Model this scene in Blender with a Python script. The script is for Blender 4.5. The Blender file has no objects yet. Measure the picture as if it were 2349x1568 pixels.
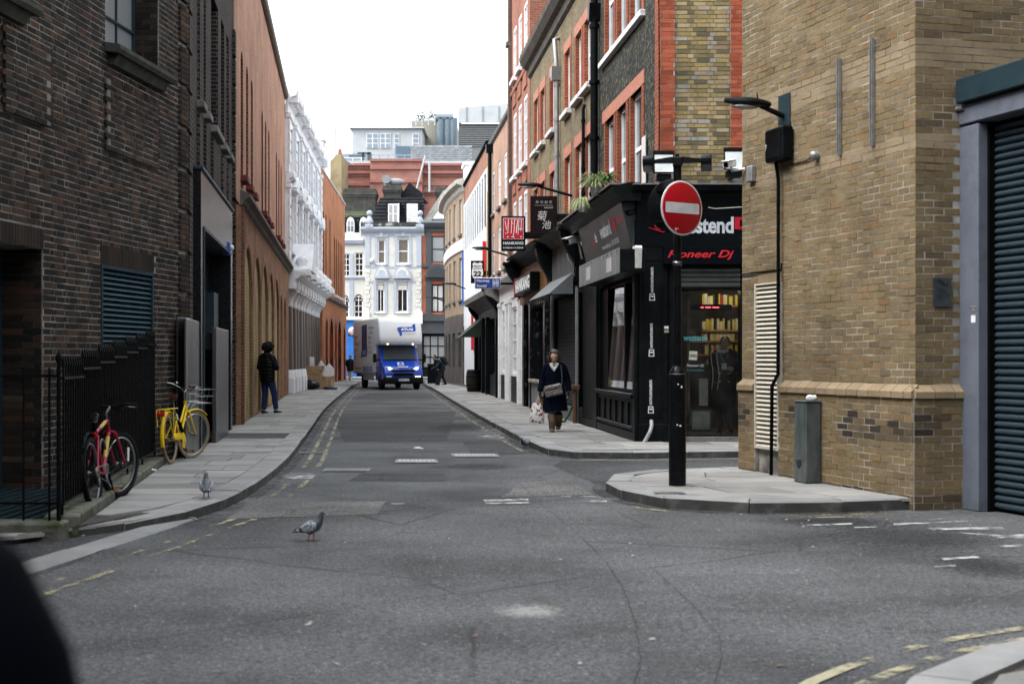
import bpy,math,random
from math import radians as R,sin,cos,pi,atan2,sqrt,hypot
from mathutils import Matrix,Vector
random.seed(7)
SC=bpy.context.scene
COL=SC.collection
# ---- camera, sky, sun, exposure
cam_d=bpy.data.cameras.new('camera')
cam=bpy.data.objects.new('camera',cam_d);COL.objects.link(cam)
cam.location=(0,0,1.55);cam.rotation_euler=(R(90),0,0)
cam_d.sensor_width=36;cam_d.lens=48.96;cam_d.shift_y=0.015
cam_d.clip_start=0.05;cam_d.clip_end=3000
cam_d.dof.use_dof=True;cam_d.dof.focus_distance=30;cam_d.dof.aperture_fstop=3.2
SC.camera=cam
SUN_EL,SUN_AZ=54,248
w=bpy.data.worlds.new('World');SC.world=w;w.use_nodes=True
nt=w.node_tree;bg=nt.nodes['Background']
sky=nt.nodes.new('ShaderNodeTexSky');sky.sky_type='NISHITA';sky.sun_disc=False
sky.sun_elevation=R(SUN_EL);sky.sun_rotation=R(SUN_AZ);sky.dust_density=6;sky.air_density=1.0;sky.ozone_density=1
hs=nt.nodes.new('ShaderNodeHueSaturation');hs.inputs['Saturation'].default_value=0.22
mx=nt.nodes.new('ShaderNodeMix');mx.data_type='RGBA';mx.inputs[0].default_value=0.6
mx.inputs[7].default_value=(7.5,8.0,8.55,1)
nt.links.new(sky.outputs[0],hs.inputs['Color']);nt.links.new(hs.outputs[0],mx.inputs[6])
nt.links.new(mx.outputs[2],bg.inputs[0]);bg.inputs[1].default_value=0.15
sd=bpy.data.lights.new('sun','SUN');sd.energy=1.3;sd.angle=R(40);sd.color=(1,.98,.95)
sun=bpy.data.objects.new('sun',sd);COL.objects.link(sun)
_sd=Vector((sin(R(SUN_AZ))*cos(R(SUN_EL)),cos(R(SUN_AZ))*cos(R(SUN_EL)),sin(R(SUN_EL))))
sun.rotation_euler=_sd.to_track_quat('Z','Y').to_euler();sun.location=(0,-20,60)
SC.view_settings.view_transform='Standard';SC.view_settings.look='None'
SC.view_settings.exposure=1.62;SC.view_settings.gamma=1;SC.view_settings.use_curve_mapping=False
SC.render.engine='CYCLES'
SC.cycles.use_denoising=True
SC.cycles.max_bounces=8;SC.cycles.diffuse_bounces=3;SC.cycles.glossy_bounces=3
SC.cycles.transparent_max_bounces=12;SC.cycles.transmission_bounces=6;SC.cycles.caustics_reflective=False
# ---- survey helpers (camera rays meeting real planes)
CX,HY,FD,CH=1174.5,819.4,3195.0,1.55
def gp(x,y,h=0.0):
 Y=FD*(CH-h)/(y-HY);return((x-CX)/FD*Y,Y)
def at(x,y,Y):return Vector(((x-CX)/FD*Y,Y,CH+(HY-y)/FD*Y))
def lerp(a,b,t):return a+(b-a)*t
def interp(pts,y):
 if y<=pts[0][1]:return pts[0][0]
 for(x0,y0),(x1,y1)in zip(pts,pts[1:]):
  if y<=y1:return lerp(x0,x1,(y-y0)/(y1-y0))
 return pts[-1][0]
def frame(x,y,z=0.0,dx=1.0,dy=0.0):
 return Matrix.Translation((x,y,z))@Matrix.Rotation(atan2(dy,dx),4,'Z')
class Fac:
 """a vertical facade plane: local x along the wall (rightwards seen from the street), y into the building, z up"""
 def __init__(s,x0,y0,dx,dy):
  l=hypot(dx,dy);s.o=(x0,y0);s.u=(dx/l,dy/l);s.F=frame(x0,y0,0,dx,dy)
 def px(s,x,y,d=0.0):
  ux,uy=s.u;ox,oy=s.o[0]-uy*d,s.o[1]+ux*d
  r=(x-CX)/FD
  k=(ox*uy-oy*ux)/(r*uy-ux)
  return(r*k-ox)*ux+(k-oy)*uy,CH+(HY-y)/FD*k
 def x(s,X,d=0.0):return s.px(X,HY,d)[0]
 def z(s,X,Yp,d=0.0):return s.px(X,Yp,d)[1]
 def rect(s,x0,x1,yt,yb,d=0.0):
  """opening from image columns x0..x1; heights read at x0"""
  return s.x(x0,d),s.x(x1,d),s.z(x0,yb,d),s.z(x0,yt,d)
# ---- mesh builder
class MB:
 def __init__(s):s.v=[];s.f=[];s.m=[];s.sm=[];s.T=None;s.mi=0;s.smooth=False;s.attr=None;s.cur=0.0;s.av=[]
 def add(s,vs,fs,smooth=None):
  b=len(s.v)
  s.v+=[tuple(s.T@Vector(p))for p in vs]if s.T is not None else[tuple(p)for p in vs]
  for f in fs:
   s.f.append(tuple(i+b for i in f));s.m.append(s.mi);s.sm.append(s.smooth if smooth is None else smooth);s.av.append(s.cur)
  return s
 def quad(s,a,b,c,d):return s.add([a,b,c,d],[(0,1,2,3)])
 def poly(s,pts):return s.add(pts,[tuple(range(len(pts)))])
 def box(s,x0,x1,y0,y1,z0,z1,faces='xXyYzZ'):
  if x0>x1:x0,x1=x1,x0
  if y0>y1:y0,y1=y1,y0
  if z0>z1:z0,z1=z1,z0
  vs=[(x0,y0,z0),(x1,y0,z0),(x1,y1,z0),(x0,y1,z0),(x0,y0,z1),(x1,y0,z1),(x1,y1,z1),(x0,y1,z1)]
  F={'z':(0,3,2,1),'Z':(4,5,6,7),'y':(0,1,5,4),'X':(1,2,6,5),'Y':(2,3,7,6),'x':(3,0,4,7)}
  return s.add(vs,[F[c]for c in faces],False)
 def bbox(s,x0,x1,y0,y1,z0,z1,b=.01):
  """bevelled box"""
  if x0>x1:x0,x1=x1,x0
  if y0>y1:y0,y1=y1,y0
  if z0>z1:z0,z1=z1,z0
  b=min(b,(x1-x0)*.45,(y1-y0)*.45,(z1-z0)*.45)
  X=(x0,x1);Y=(y0,y1);Z=(z0,z1);vs=[];idx={}
  sg=(1,-1)
  for i in(0,1):
   for j in(0,1):
    for k in(0,1):
     for ax in range(3):
      p=[X[i]+sg[i]*b,Y[j]+sg[j]*b,Z[k]+sg[k]*b]
      p[ax]=(X[i],Y[j],Z[k])[ax]
      idx[i,j,k,ax]=len(vs);vs.append(p)
  fs=[]
  for ax in range(3):
   o1,o2=[a for a in range(3)if a!=ax]
   for side in(0,1):
    def K(a,c):
     t=[0,0,0];t[ax]=side;t[o1]=a;t[o2]=c;return idx[t[0],t[1],t[2],ax]
    q=[K(0,0),K(1,0),K(1,1),K(0,1)]
    fs.append(q)
   for a in(0,1):
    for c in(0,1):
     def K2(e,axx):
      t=[0,0,0];t[ax]=e;t[o1]=a;t[o2]=c;return idx[t[0],t[1],t[2],axx]
     fs.append([K2(0,o1),K2(1,o1),K2(1,o2),K2(0,o2)])
  for i in(0,1):
   for j in(0,1):
    for k in(0,1):fs.append([idx[i,j,k,0],idx[i,j,k,1],idx[i,j,k,2]])
  c=Vector(((x0+x1)/2,(y0+y1)/2,(z0+z1)/2));out=[]
  for f in fs:
   P=[Vector(vs[i])for i in f];n=(P[1]-P[0]).cross(P[2]-P[0])
   ctr=sum(P,Vector())/len(P)
   out.append(tuple(f)if n.dot(ctr-c)>0 else tuple(reversed(f)))
  return s.add(vs,out,False)
 def prism(s,pts,a0,a1,axis='y'):
  """polygon pts in the two other axes, extruded along axis from a0 to a1"""
  def P(p,a):
   return{'y':(p[0],a,p[1]),'x':(a,p[0],p[1]),'z':(p[0],p[1],a)}[axis]
  n=len(pts);vs=[P(p,a0)for p in pts]+[P(p,a1)for p in pts]
  ar=sum(pts[i][0]*pts[(i+1)%n][1]-pts[(i+1)%n][0]*pts[i][1]for i in range(n))
  fs=[tuple(range(n)),tuple(range(2*n-1,n-1,-1))]
  for i in range(n):j=(i+1)%n;fs.append((j,i,i+n,j+n))
  flip=(ar<0)^(a1<a0)^(axis in 'xz')
  if flip:fs=[tuple(reversed(f))for f in fs]
  return s.add(vs,fs,False)
 def ring(s,rings,closed=False,capa=True,capb=True,smooth=True):
  n=len(rings[0]);vs=[p for r in rings for p in r];fs=[]
  m=len(rings)
  for i in range(m if closed else m-1):
   a,b=i*n,((i+1)%m)*n
   for j in range(n):k=(j+1)%n;fs.append((a+j,a+k,b+k,b+j))
  s.add(vs,fs,smooth)
  if not closed:
   if capa:s.add(rings[0],[tuple(range(n-1,-1,-1))],False)
   if capb:s.add(rings[-1],[tuple(range(n))],False)
  return s
 def cyl(s,p0,p1,r0,r1=None,n=12,caps=True,smooth=True):
  return s.tube([p0,p1],[r0,r0 if r1 is None else r1],n,caps,smooth)
 def tube(s,path,r,n=8,caps=True,smooth=True,closed=False):
  P=[Vector(p)for p in path];m=len(P)
  rs=r if isinstance(r,(list,tuple))else[r]*m
  tan=[]
  for i in range(m):
   a=P[(i-1)%m]if(closed or i>0)else P[i];b=P[(i+1)%m]if(closed or i<m-1)else P[i]
   t=(b-a);tan.append(t.normalized()if t.length>1e-9 else Vector((0,0,1)))
  ref=Vector((0,0,1))if abs(tan[0].z)<.9 else Vector((1,0,0))
  nrm=(ref-tan[0]*ref.dot(tan[0])).normalized();rings=[]
  for i in range(m):
   nrm=(nrm-tan[i]*nrm.dot(tan[i]))
   nrm=nrm.normalized()if nrm.length>1e-6 else tan[i].orthogonal().normalized()
   bi=tan[i].cross(nrm)
   rings.append([P[i]+nrm*(rs[i]*cos(2*pi*k/n))+bi*(rs[i]*sin(2*pi*k/n))for k in range(n)])
  return s.ring(rings,closed,caps,caps,smooth)
 def lathe(s,prof,o=(0,0,0),n=20,smooth=True,axis='z',cap=True):
  rings=[]
  for r,h in prof:
   rg=[]
   for k in range(n):
    c,q=r*cos(2*pi*k/n),r*sin(2*pi*k/n)
    p={'z':(c,q,h),'y':(c,h,-q),'x':(h,c,q)}[axis]
    rg.append((o[0]+p[0],o[1]+p[1],o[2]+p[2]))
   rings.append(rg)
  return s.ring(rings,False,cap and prof[0][0]>1e-5,cap and prof[-1][0]>1e-5,smooth)
 def ell(s,c,rx,ry,rz,n=14,m=9,rot=None,fn=None):
  rings=[]
  for i in range(m+1):
   a=-pi/2+pi*i/m;rg=[]
   for k in range(n):
    b=2*pi*k/n
    d=Vector((cos(a)*cos(b),cos(a)*sin(b),sin(a)))
    sc=fn(d)if fn else 1.0
    p=Vector((d.x*rx,d.y*ry,d.z*rz))*sc
    if rot is not None:p=rot@p
    rg.append(Vector(c)+p)
   rings.append(rg)
  return s.ring(rings,False,False,False,True)
 def torus(s,c,Rr,r,axis='y',n=40,m=8,a0=0,a1=2*pi):
  full=abs(a1-a0-2*pi)<1e-6
  pts=[]
  for i in range(n if full else n+1):
   a=a0+(a1-a0)*i/n
   p={'y':(Rr*cos(a),0,Rr*sin(a)),'x':(0,Rr*cos(a),Rr*sin(a)),'z':(Rr*cos(a),Rr*sin(a),0)}[axis]
   pts.append(Vector(c)+Vector(p))
  return s.tube(pts,r,m,not full,True,full)
 def build(s,name,mat,parent=None,F=None,attr=None):
  me=bpy.data.meshes.new(name)
  me.from_pydata(s.v,[],s.f)
  for mm in(mat if isinstance(mat,(list,tuple))else[mat]):me.materials.append(mm)
  me.polygons.foreach_set('material_index',s.m)
  me.polygons.foreach_set('use_smooth',s.sm)
  if attr:
   at_=me.attributes.new(attr,'FLOAT','FACE');at_.data.foreach_set('value',s.av)
  me.update()
  return link(name,me,parent,F)
WM={}
def link(name,me,parent=None,F=None):
 o=bpy.data.objects.new(name,me);COL.objects.link(o)
 if parent is not None:
  o.parent=parent
  if F is not None:
   o.matrix_parent_inverse=WM[parent.name].inverted();o.matrix_basis=F;WM[o.name]=F.copy()
  else:WM[o.name]=WM[parent.name]
 else:
  if F is not None:o.matrix_basis=F
  WM[o.name]=F.copy()if F is not None else Matrix.Identity(4)
 return o
def thing(name,label,cat,F=None,group=None):
 o=bpy.data.objects.new(name,None);COL.objects.link(o);o.empty_display_size=.2
 if F is not None:o.matrix_basis=F
 WM[o.name]=F.copy()if F is not None else Matrix.Identity(4)
 return tag(o,label,cat,group)
def tag(o,label=None,cat=None,group=None,kind=None):
 if label:o['label']=label
 if cat:o['category']=cat
 if group:o['group']=group
 if kind:o['kind']=kind
 return o
def kids(o):return[c for c in COL.objects if c.parent==o]
def copy_tree(o,F,label=None,parent=None,ch=None):
 if ch is None:
  ch={}
  for c in COL.objects:
   if c.parent:ch.setdefault(c.parent.name,[]).append(c)
 c=o.copy();COL.objects.link(c)
 if parent is None:c.matrix_basis=F
 else:c.parent=parent;c.matrix_parent_inverse=o.matrix_parent_inverse.copy()
 WM[c.name]=F
 if label:c['label']=label
 for k in ch.get(o.name,[]):copy_tree(k,F,None,c,ch)
 return c
def frame3(o,fwd,up=(0,0,1)):
 """frame with local x = fwd, local z close to up"""
 x=Vector(fwd).normalized();y=Vector(up).cross(x).normalized();z=x.cross(y)
 return Matrix.Translation(o)@Matrix((x,y,z)).transposed().to_4x4()
# ---- materials
def _n(nt,t,**kw):
 n=nt.nodes.new(t)
 for k,v in kw.items():setattr(n,k,v)
 return n
def _c(c,a=1.0):return(c[0],c[1],c[2],a)
def newmat(name):
 m=bpy.data.materials.new(name);m.use_nodes=True
 nt=m.node_tree;return m,nt,nt.nodes['Principled BSDF'],nt.links.new
def objco(nt,sc=(1,1,1)):
 tc=_n(nt,'ShaderNodeTexCoord');mp=_n(nt,'ShaderNodeMapping');mp.inputs['Scale'].default_value=sc
 nt.links.new(tc.outputs['Object'],mp.inputs[0]);return mp.outputs[0]
def ramp(nt,fac,stops):
 r=_n(nt,'ShaderNodeValToRGB');e=r.color_ramp.elements
 while len(e)<len(stops):e.new(.5)
 for q,(p,c)in zip(e,stops):q.position=p;q.color=_c(c)if len(c)==3 else c
 nt.links.new(fac,r.inputs[0]);return r.outputs[0]
def noise(nt,co,scale,detail=4,rough=.55,dist=0):
 n=_n(nt,'ShaderNodeTexNoise');n.inputs['Scale'].default_value=scale;n.inputs['Detail'].default_value=detail
 n.inputs['Roughness'].default_value=rough;n.inputs['Distortion'].default_value=dist
 if co is not None:nt.links.new(co,n.inputs['Vector'])
 return n.outputs['Fac']
def mixc(nt,fac,a,b,mode='MIX'):
 m=_n(nt,'ShaderNodeMix',data_type='RGBA',blend_type=mode)
 for v,i in((fac,0),(a,6),(b,7)):
  if isinstance(v,(int,float)):m.inputs[i].default_value=v
  elif isinstance(v,tuple):m.inputs[i].default_value=_c(v)
  else:nt.links.new(v,m.inputs[i])
 return m.outputs[2]
def math_(nt,op,a,b=None):
 m=_n(nt,'ShaderNodeMath',operation=op)
 for v,i in((a,0),(b,1)):
  if v is None:continue
  if isinstance(v,(int,float)):m.inputs[i].default_value=v
  else:nt.links.new(v,m.inputs[i])
 return m.outputs[0]
def bump(nt,b,h,dist=.004,st=.6):
 n=_n(nt,'ShaderNodeBump');n.inputs['Strength'].default_value=st;n.inputs['Distance'].default_value=dist
 nt.links.new(h,n.inputs['Height']);nt.links.new(n.outputs[0],b.inputs['Normal'])
def M(name,col,rough=.6,metal=0,col2=None,scale=8,lo=.35,hi=.7,bmp=0,bscale=80,spec=.25,rvar=0,sc=(1,1,1),rnd=None,dirt=None,em=None):
 m,nt,b,L=newmat(name)
 b.inputs['Roughness'].default_value=rough;b.inputs['Metallic'].default_value=metal
 b.inputs['Specular IOR Level'].default_value=spec
 co=objco(nt,sc);c=None
 if col2 is None:col2=tuple(v*.72 for v in col)
 c=ramp(nt,noise(nt,co,scale),[(lo,col),(hi,col2)])
 if dirt:
  c=mixc(nt,math_(nt,'MULTIPLY',ramp(nt,noise(nt,co,dirt[1],6,.65),[(.5,(0,0,0)),(.72,(1,1,1))]),dirt[2]if len(dirt)>2 else .8),c,dirt[0])
 if rnd:
  oi=_n(nt,'ShaderNodeObjectInfo')
  c=mixc(nt,1.0,c,ramp(nt,oi.outputs['Random'],[(0,(rnd[0],)*3),(1,(rnd[1],)*3)]),'MULTIPLY')
 L(c,b.inputs['Base Color'])
 if rvar:L(math_(nt,'ADD',rough-rvar/2,math_(nt,'MULTIPLY',noise(nt,co,scale*2.3),rvar)),b.inputs['Roughness'])
 if bmp:bump(nt,b,noise(nt,co,bscale,5),bmp)
 if em:b.inputs['Emission Color'].default_value=_c(em[0]);b.inputs['Emission Strength'].default_value=em[1]
 return m
def brick_geo(name,pal,grain=.35,soot=None,obj=False):
 """bricks that are geometry: each brick's own tint from its 'tint' value"""
 m,nt,b,L=newmat(name)
 if obj:f=_n(nt,'ShaderNodeObjectInfo').outputs['Random']
 else:f=_n(nt,'ShaderNodeAttribute',attribute_name='tint').outputs['Fac']
 c=ramp(nt,f,pal)
 co=objco(nt)
 tc=_n(nt,'ShaderNodeTexCoord');ge=_n(nt,'ShaderNodeNewGeometry');co=ge.outputs['Position']
 g=noise(nt,co,30,8,.75)
 c=mixc(nt,grain,c,ramp(nt,g,[(.3,(.25,.23,.22)),(.62,(1,1,1))]),'MULTIPLY')
 c=mixc(nt,.5,c,ramp(nt,noise(nt,co,1.3,3),[(.35,(.6,.58,.56)),(.6,(1.12,1.1,1.05))]),'MULTIPLY')
 if soot:
  c=mixc(nt,math_(nt,'MULTIPLY',ramp(nt,noise(nt,co,soot[1],5,.6),[(.52,(0,0,0)),(.7,(1,1,1))]),soot[2]),c,soot[0])
 L(c,b.inputs['Base Color']);b.inputs['Roughness'].default_value=.88;b.inputs['Specular IOR Level'].default_value=.12
 bump(nt,b,noise(nt,co,110,5,.7),.006,.8)
 return m
def brick_tex(name,c1,c2,mortar,w=.225,h=.075,soot=None,bm=.012,ms=.012,vary=None):
 """brickwork too far away to tell bricks apart"""
 m,nt,b,L=newmat(name)
 tc=_n(nt,'ShaderNodeTexCoord');sp=_n(nt,'ShaderNodeSeparateXYZ');L(tc.outputs['Object'],sp.inputs[0])
 cb=_n(nt,'ShaderNodeCombineXYZ');L(math_(nt,'ADD',sp.outputs[0],sp.outputs[1]),cb.inputs[0]);L(sp.outputs[2],cb.inputs[1])
 t=_n(nt,'ShaderNodeTexBrick');L(cb.outputs[0],t.inputs['Vector'])
 t.inputs['Color1'].default_value=_c(c1);t.inputs['Color2'].default_value=_c(c2);t.inputs['Mortar'].default_value=_c(mortar)
 t.inputs['Scale'].default_value=1;t.inputs['Mortar Size'].default_value=ms/2;t.inputs['Mortar Smooth'].default_value=.1
 t.inputs['Brick Width'].default_value=w;t.inputs['Row Height'].default_value=h;t.inputs['Bias'].default_value=0
 co=tc.outputs['Object'];c=t.outputs['Color']
 c=mixc(nt,.5,c,ramp(nt,noise(nt,co,14,5,.7),[(.3,(.45,.43,.42)),(.65,(1.1,1.1,1.1))]),'MULTIPLY')
 c=mixc(nt,.6,c,ramp(nt,noise(nt,co,.7,4),[(.35,(.6,.58,.57)),(.62,(1.12,1.1,1.08))]),'MULTIPLY')
 if vary:c=mixc(nt,math_(nt,'MULTIPLY',ramp(nt,noise(nt,co,9,2),[(.55,(0,0,0)),(.62,(1,1,1))]),.7),c,vary)
 if soot:c=mixc(nt,math_(nt,'MULTIPLY',ramp(nt,noise(nt,co,soot[1],5,.6),[(.48,(0,0,0)),(.7,(1,1,1))]),soot[2]),c,soot[0])
 L(c,b.inputs['Base Color']);b.inputs['Roughness'].default_value=.9;b.inputs['Specular IOR Level'].default_value=.1
 bump(nt,b,math_(nt,'SUBTRACT',1.0,t.outputs['Fac']),bm,.8)
 return m
def glass_dark(name,col=(.012,.016,.018),rough=.04,wav=.0006):
 m,nt,b,L=newmat(name)
 b.inputs['Base Color'].default_value=_c(col);b.inputs['Roughness'].default_value=rough;b.inputs['Specular IOR Level'].default_value=.8
 b.inputs['Coat Weight'].default_value=.3
 if wav:bump(nt,b,noise(nt,objco(nt),3,2),wav*10,.5)
 return m
def glass_clear(name,tint=(.9,.95,.94),refl=1.0):
 m,nt,b,L=newmat(name)
 nt.nodes.remove(b);out=nt.nodes['Material Output']
 tr=_n(nt,'ShaderNodeBsdfTransparent');tr.inputs[0].default_value=_c(tint)
 gl=_n(nt,'ShaderNodeBsdfGlossy');gl.inputs['Roughness'].default_value=.02
 fr=_n(nt,'ShaderNodeFresnel');fr.inputs[0].default_value=1.52
 mxs=_n(nt,'ShaderNodeMixShader')
 L(math_(nt,'MULTIPLY',fr.outputs[0],1.9*refl),mxs.inputs[0]);L(tr.outputs[0],mxs.inputs[1]);L(gl.outputs[0],mxs.inputs[2])
 L(mxs.outputs[0],out.inputs[0]);return m
def worn_paint(name,col,thr=(.45,.6),scale=9):
 """road paint with bare asphalt showing where it has worn off"""
 m,nt,b,L=newmat(name)
 ge=_n(nt,'ShaderNodeNewGeometry');co=ge.outputs['Position'];out=nt.nodes['Material Output']
 b.inputs['Base Color'].default_value=_c(col);b.inputs['Roughness'].default_value=.75
 L(mixc(nt,.6,col,ramp(nt,noise(nt,co,70,4,.7),[(.3,(.4,.4,.4)),(.7,(1,1,1))]),'MULTIPLY'),b.inputs['Base Color'])
 tr=_n(nt,'ShaderNodeBsdfTransparent');mxs=_n(nt,'ShaderNodeMixShader')
 f=math_(nt,'ADD',math_(nt,'MULTIPLY',noise(nt,co,scale,8,.75),.6),math_(nt,'MULTIPLY',noise(nt,co,1.1,2),.4))
 L(ramp(nt,f,[(thr[0],(0,0,0)),(thr[1],(1,1,1))]),mxs.inputs[0])
 L(b.outputs[0],mxs.inputs[1]);L(tr.outputs[0],mxs.inputs[2]);L(mxs.outputs[0],out.inputs[0])
 return m
# ---- lettering (flat print or thin raised letters)
def lettering(s,parent,x,z,h,mat,y=-.004,w=None,off=0.0,shear=0.0,align='CENTER',F=None,ext=.0015,name='lettering',rot=0.0,sp=1.0):
 cu=bpy.data.curves.new('lettering','FONT');cu.body=s;cu.size=1.0;cu.offset=off;cu.shear=shear
 cu.extrude=0.0;cu.align_x='LEFT';cu.resolution_u=3;cu.space_character=sp
 t=bpy.data.objects.new('lettering',cu);COL.objects.link(t)
 dg=bpy.context.evaluated_depsgraph_get()
 me=bpy.data.meshes.new_from_object(t.evaluated_get(dg));bpy.data.objects.remove(t)
 if not me.vertices:return None
 xs=[v.co.x for v in me.vertices];ys=[v.co.y for v in me.vertices]
 x0,x1,y0,y1=min(xs),max(xs),min(ys),max(ys)
 sy=h/(y1-y0);sx=(w/(x1-x0))if w else sy
 ca,sa=cos(rot),sin(rot)
 ax={'CENTER':(x0+x1)/2,'LEFT':x0,'RIGHT':x1}[align]
 vs=[]
 for v in me.vertices:
  a,b=(v.co.x-ax)*sx,(v.co.y-(y0+y1)/2)*sy
  vs.append((x+a*ca-b*sa,y,z+a*sa+b*ca))
 fs=[tuple(p.vertices)for p in me.polygons]
 mb=MB();mb.add(vs,fs,False)
 bpy.data.meshes.remove(me)
 return mb.build(name,mat,parent,F)
# ==== ground materials
def asphalt(name,a=.085,seed=0.0,crack=True,tint=(.97,1,1.04)):
 m,nt,b,L=newmat(name)
 ge=_n(nt,'ShaderNodeNewGeometry');mp=_n(nt,'ShaderNodeMapping');mp.inputs['Location'].default_value=(seed,seed*2,0)
 L(ge.outputs['Position'],mp.inputs[0]);co=mp.outputs[0]
 T=lambda v:tuple(v*t for t in tint)
 c=ramp(nt,noise(nt,co,.55,5,.6),[(.34,T(a*.55)),(.5,T(a)),(.66,T(a*1.4))])
 c=mixc(nt,.75,c,ramp(nt,noise(nt,co,130,3,.8),[(.36,(.2,.2,.21)),(.5,(.95,.95,.95)),(.64,(2.7,2.68,2.62))]),'MULTIPLY')
 c=mixc(nt,.8,c,ramp(nt,noise(nt,co,24,4,.75),[(.36,(.4,.4,.42)),(.52,(1.0,1.0,1.0)),(.66,(1.5,1.49,1.46))]),'MULTIPLY')
 c=mixc(nt,.8,c,ramp(nt,noise(nt,co,58,3,.7),[(.38,(.45,.45,.46)),(.52,(1.0,1.0,1.0)),(.66,(1.6,1.59,1.57))]),'MULTIPLY')
 v=_n(nt,'ShaderNodeTexVoronoi');v.inputs['Scale'].default_value=26;L(co,v.inputs['Vector'])
 chip=math_(nt,'MULTIPLY',ramp(nt,v.outputs['Distance'],[(.16,(1,1,1)),(.24,(0,0,0))]),ramp(nt,noise(nt,co,7,3),[(.45,(0,0,0)),(.6,(1,1,1))]))
 c=mixc(nt,math_(nt,'MULTIPLY',chip,.75),c,(.30,.295,.28))
 v3=_n(nt,'ShaderNodeTexVoronoi');v3 .inputs['Scale'].default_value=7;L(mixc(nt,.12,co,_n(nt,'ShaderNodeTexNoise').outputs['Color'],'ADD'),v3 .inputs['Vector'])
 pit=math_(nt,'MULTIPLY',ramp(nt,v3 .outputs['Distance'],[(.10,(1,1,1)),(.2,(0,0,0))]),ramp(nt,noise(nt,co,1.6,3),[(.44,(0,0,0)),(.56,(1,1,1))]))
 c=mixc(nt,math_(nt,'MULTIPLY',pit,.7),c,T(a*.28))
 gr=ramp(nt,noise(nt,co,11,7,.8),[(.55,(0,0,0)),(.66,(1,1,1))])
 c=mixc(nt,math_(nt,'MULTIPLY',gr,.6),c,T(a*.35))
 g2=math_(nt,'MULTIPLY',ramp(nt,noise(nt,co,34,5,.8),[(.54,(0,0,0)),(.62,(1,1,1))]),ramp(nt,noise(nt,co,1.1,5,.65),[(.44,(0,0,0)),(.6,(1,1,1))]))
 c=mixc(nt,math_(nt,'MULTIPLY',g2,.7),c,T(a*.25))
 g3=math_(nt,'MULTIPLY',ramp(nt,noise(nt,co,40,5,.8),[(.56,(0,0,0)),(.64,(1,1,1))]),ramp(nt,noise(nt,co,2.3,4),[(.48,(0,0,0)),(.6,(1,1,1))]))
 c=mixc(nt,math_(nt,'MULTIPLY',g3,.5),c,T(a*2.4))
 st=ramp(nt,noise(nt,co,.9,6,.7,.6),[(.55,(0,0,0)),(.72,(1,1,1))])
 c=mixc(nt,math_(nt,'MULTIPLY',st,.55),c,T(a*.45))
 if crack:
  ds=_n(nt,'ShaderNodeTexNoise');ds.inputs['Scale'].default_value=.8;ds.inputs['Detail'].default_value=6;L(co,ds.inputs['Vector'])
  ad=mixc(nt,.22,co,ds.outputs['Color'],'ADD')
  v2=_n(nt,'ShaderNodeTexVoronoi',feature='DISTANCE_TO_EDGE');v2 .inputs['Scale'].default_value=.33;L(ad,v2 .inputs['Vector'])
  k=math_(nt,'MULTIPLY',ramp(nt,v2 .outputs[0],[(.002,(1,1,1)),(.0055,(0,0,0))]),ramp(nt,noise(nt,co,.5,4),[(.46,(0,0,0)),(.56,(1,1,1))]))
  c=mixc(nt,math_(nt,'MULTIPLY',k,.8),c,T(a*.28))
 L(c,b.inputs['Base Color']);b.inputs['Roughness'].default_value=.85;b.inputs['Specular IOR Level'].default_value=.2
 bump(nt,b,math_(nt,'ADD',noise(nt,co,95,4,.7),math_(nt,'MULTIPLY',noise(nt,co,9,4),1.2)),.012,.9)
 return m
def stone_mat(name,col,lo=.72,hi=1.12,spots=True):
 m,nt,b,L=newmat(name)
 ge=_n(nt,'ShaderNodeNewGeometry');co=ge.outputs['Position']
 oi=_n(nt,'ShaderNodeObjectInfo')
 c=mixc(nt,1.0,col,ramp(nt,oi.outputs['Random'],[(0,(lo,lo,lo*.98)),(.5,(1,1,1)),(1,(hi,hi*.985,hi*.95))]),'MULTIPLY')
 c=mixc(nt,.55,c,ramp(nt,noise(nt,co,120,4,.75),[(.3,(.55,.55,.56)),(.7,(1.25,1.25,1.24))]),'MULTIPLY')
 c=mixc(nt,.7,c,ramp(nt,noise(nt,co,1.4,6,.65),[(.35,(.66,.66,.68)),(.62,(1.1,1.1,1.08))]),'MULTIPLY')
 if spots:
  v=_n(nt,'ShaderNodeTexVoronoi');v.inputs['Scale'].default_value=5;L(co,v.inputs['Vector'])
  c=mixc(nt,math_(nt,'MULTIPLY',ramp(nt,v.outputs['Distance'],[(.05,(1,1,1)),(.09,(0,0,0))]),.5),c,tuple(q*.4 for q in col))
 L(c,b.inputs['Base Color']);b.inputs['Roughness'].default_value=.8;b.inputs['Specular IOR Level'].default_value=.35
 bump(nt,b,math_(nt,'ADD',noise(nt,co,60,5,.7),math_(nt,'MULTIPLY',noise(nt,co,5,3),2)),.008,.6)
 return m
M_ASPH=asphalt('asphalt');M_ASPH2=asphalt('asphalt_dark',.05,7.0);M_ASPH3=asphalt('asphalt_pale',.115,3.0,True,(1.02,1,.97))
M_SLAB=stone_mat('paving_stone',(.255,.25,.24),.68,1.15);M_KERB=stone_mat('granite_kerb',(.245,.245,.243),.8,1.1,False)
M_KERBF=M('dark_kerb_face',(.05,.05,.048),.9,col2=(.11,.11,.105),scale=6,lo=.5,hi=.75,bmp=.01,bscale=40,dirt=((.02,.022,.018),5,.7))  # road-facing kerb sides, much darker than the stone tops
M_BED=M('paving_bed',(.035,.033,.03),.95,col2=(.06,.055,.05),scale=20)
M_YEL=worn_paint('yellow_line_paint',(.27,.245,.16),(.44,.58),6)
M_YELF=worn_paint('faded_yellow_paint',(.40,.35,.2),(.38,.50),5)
M_YELN=worn_paint('broken_yellow_paint',(.34,.31,.2),(.42,.53),5)
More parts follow.
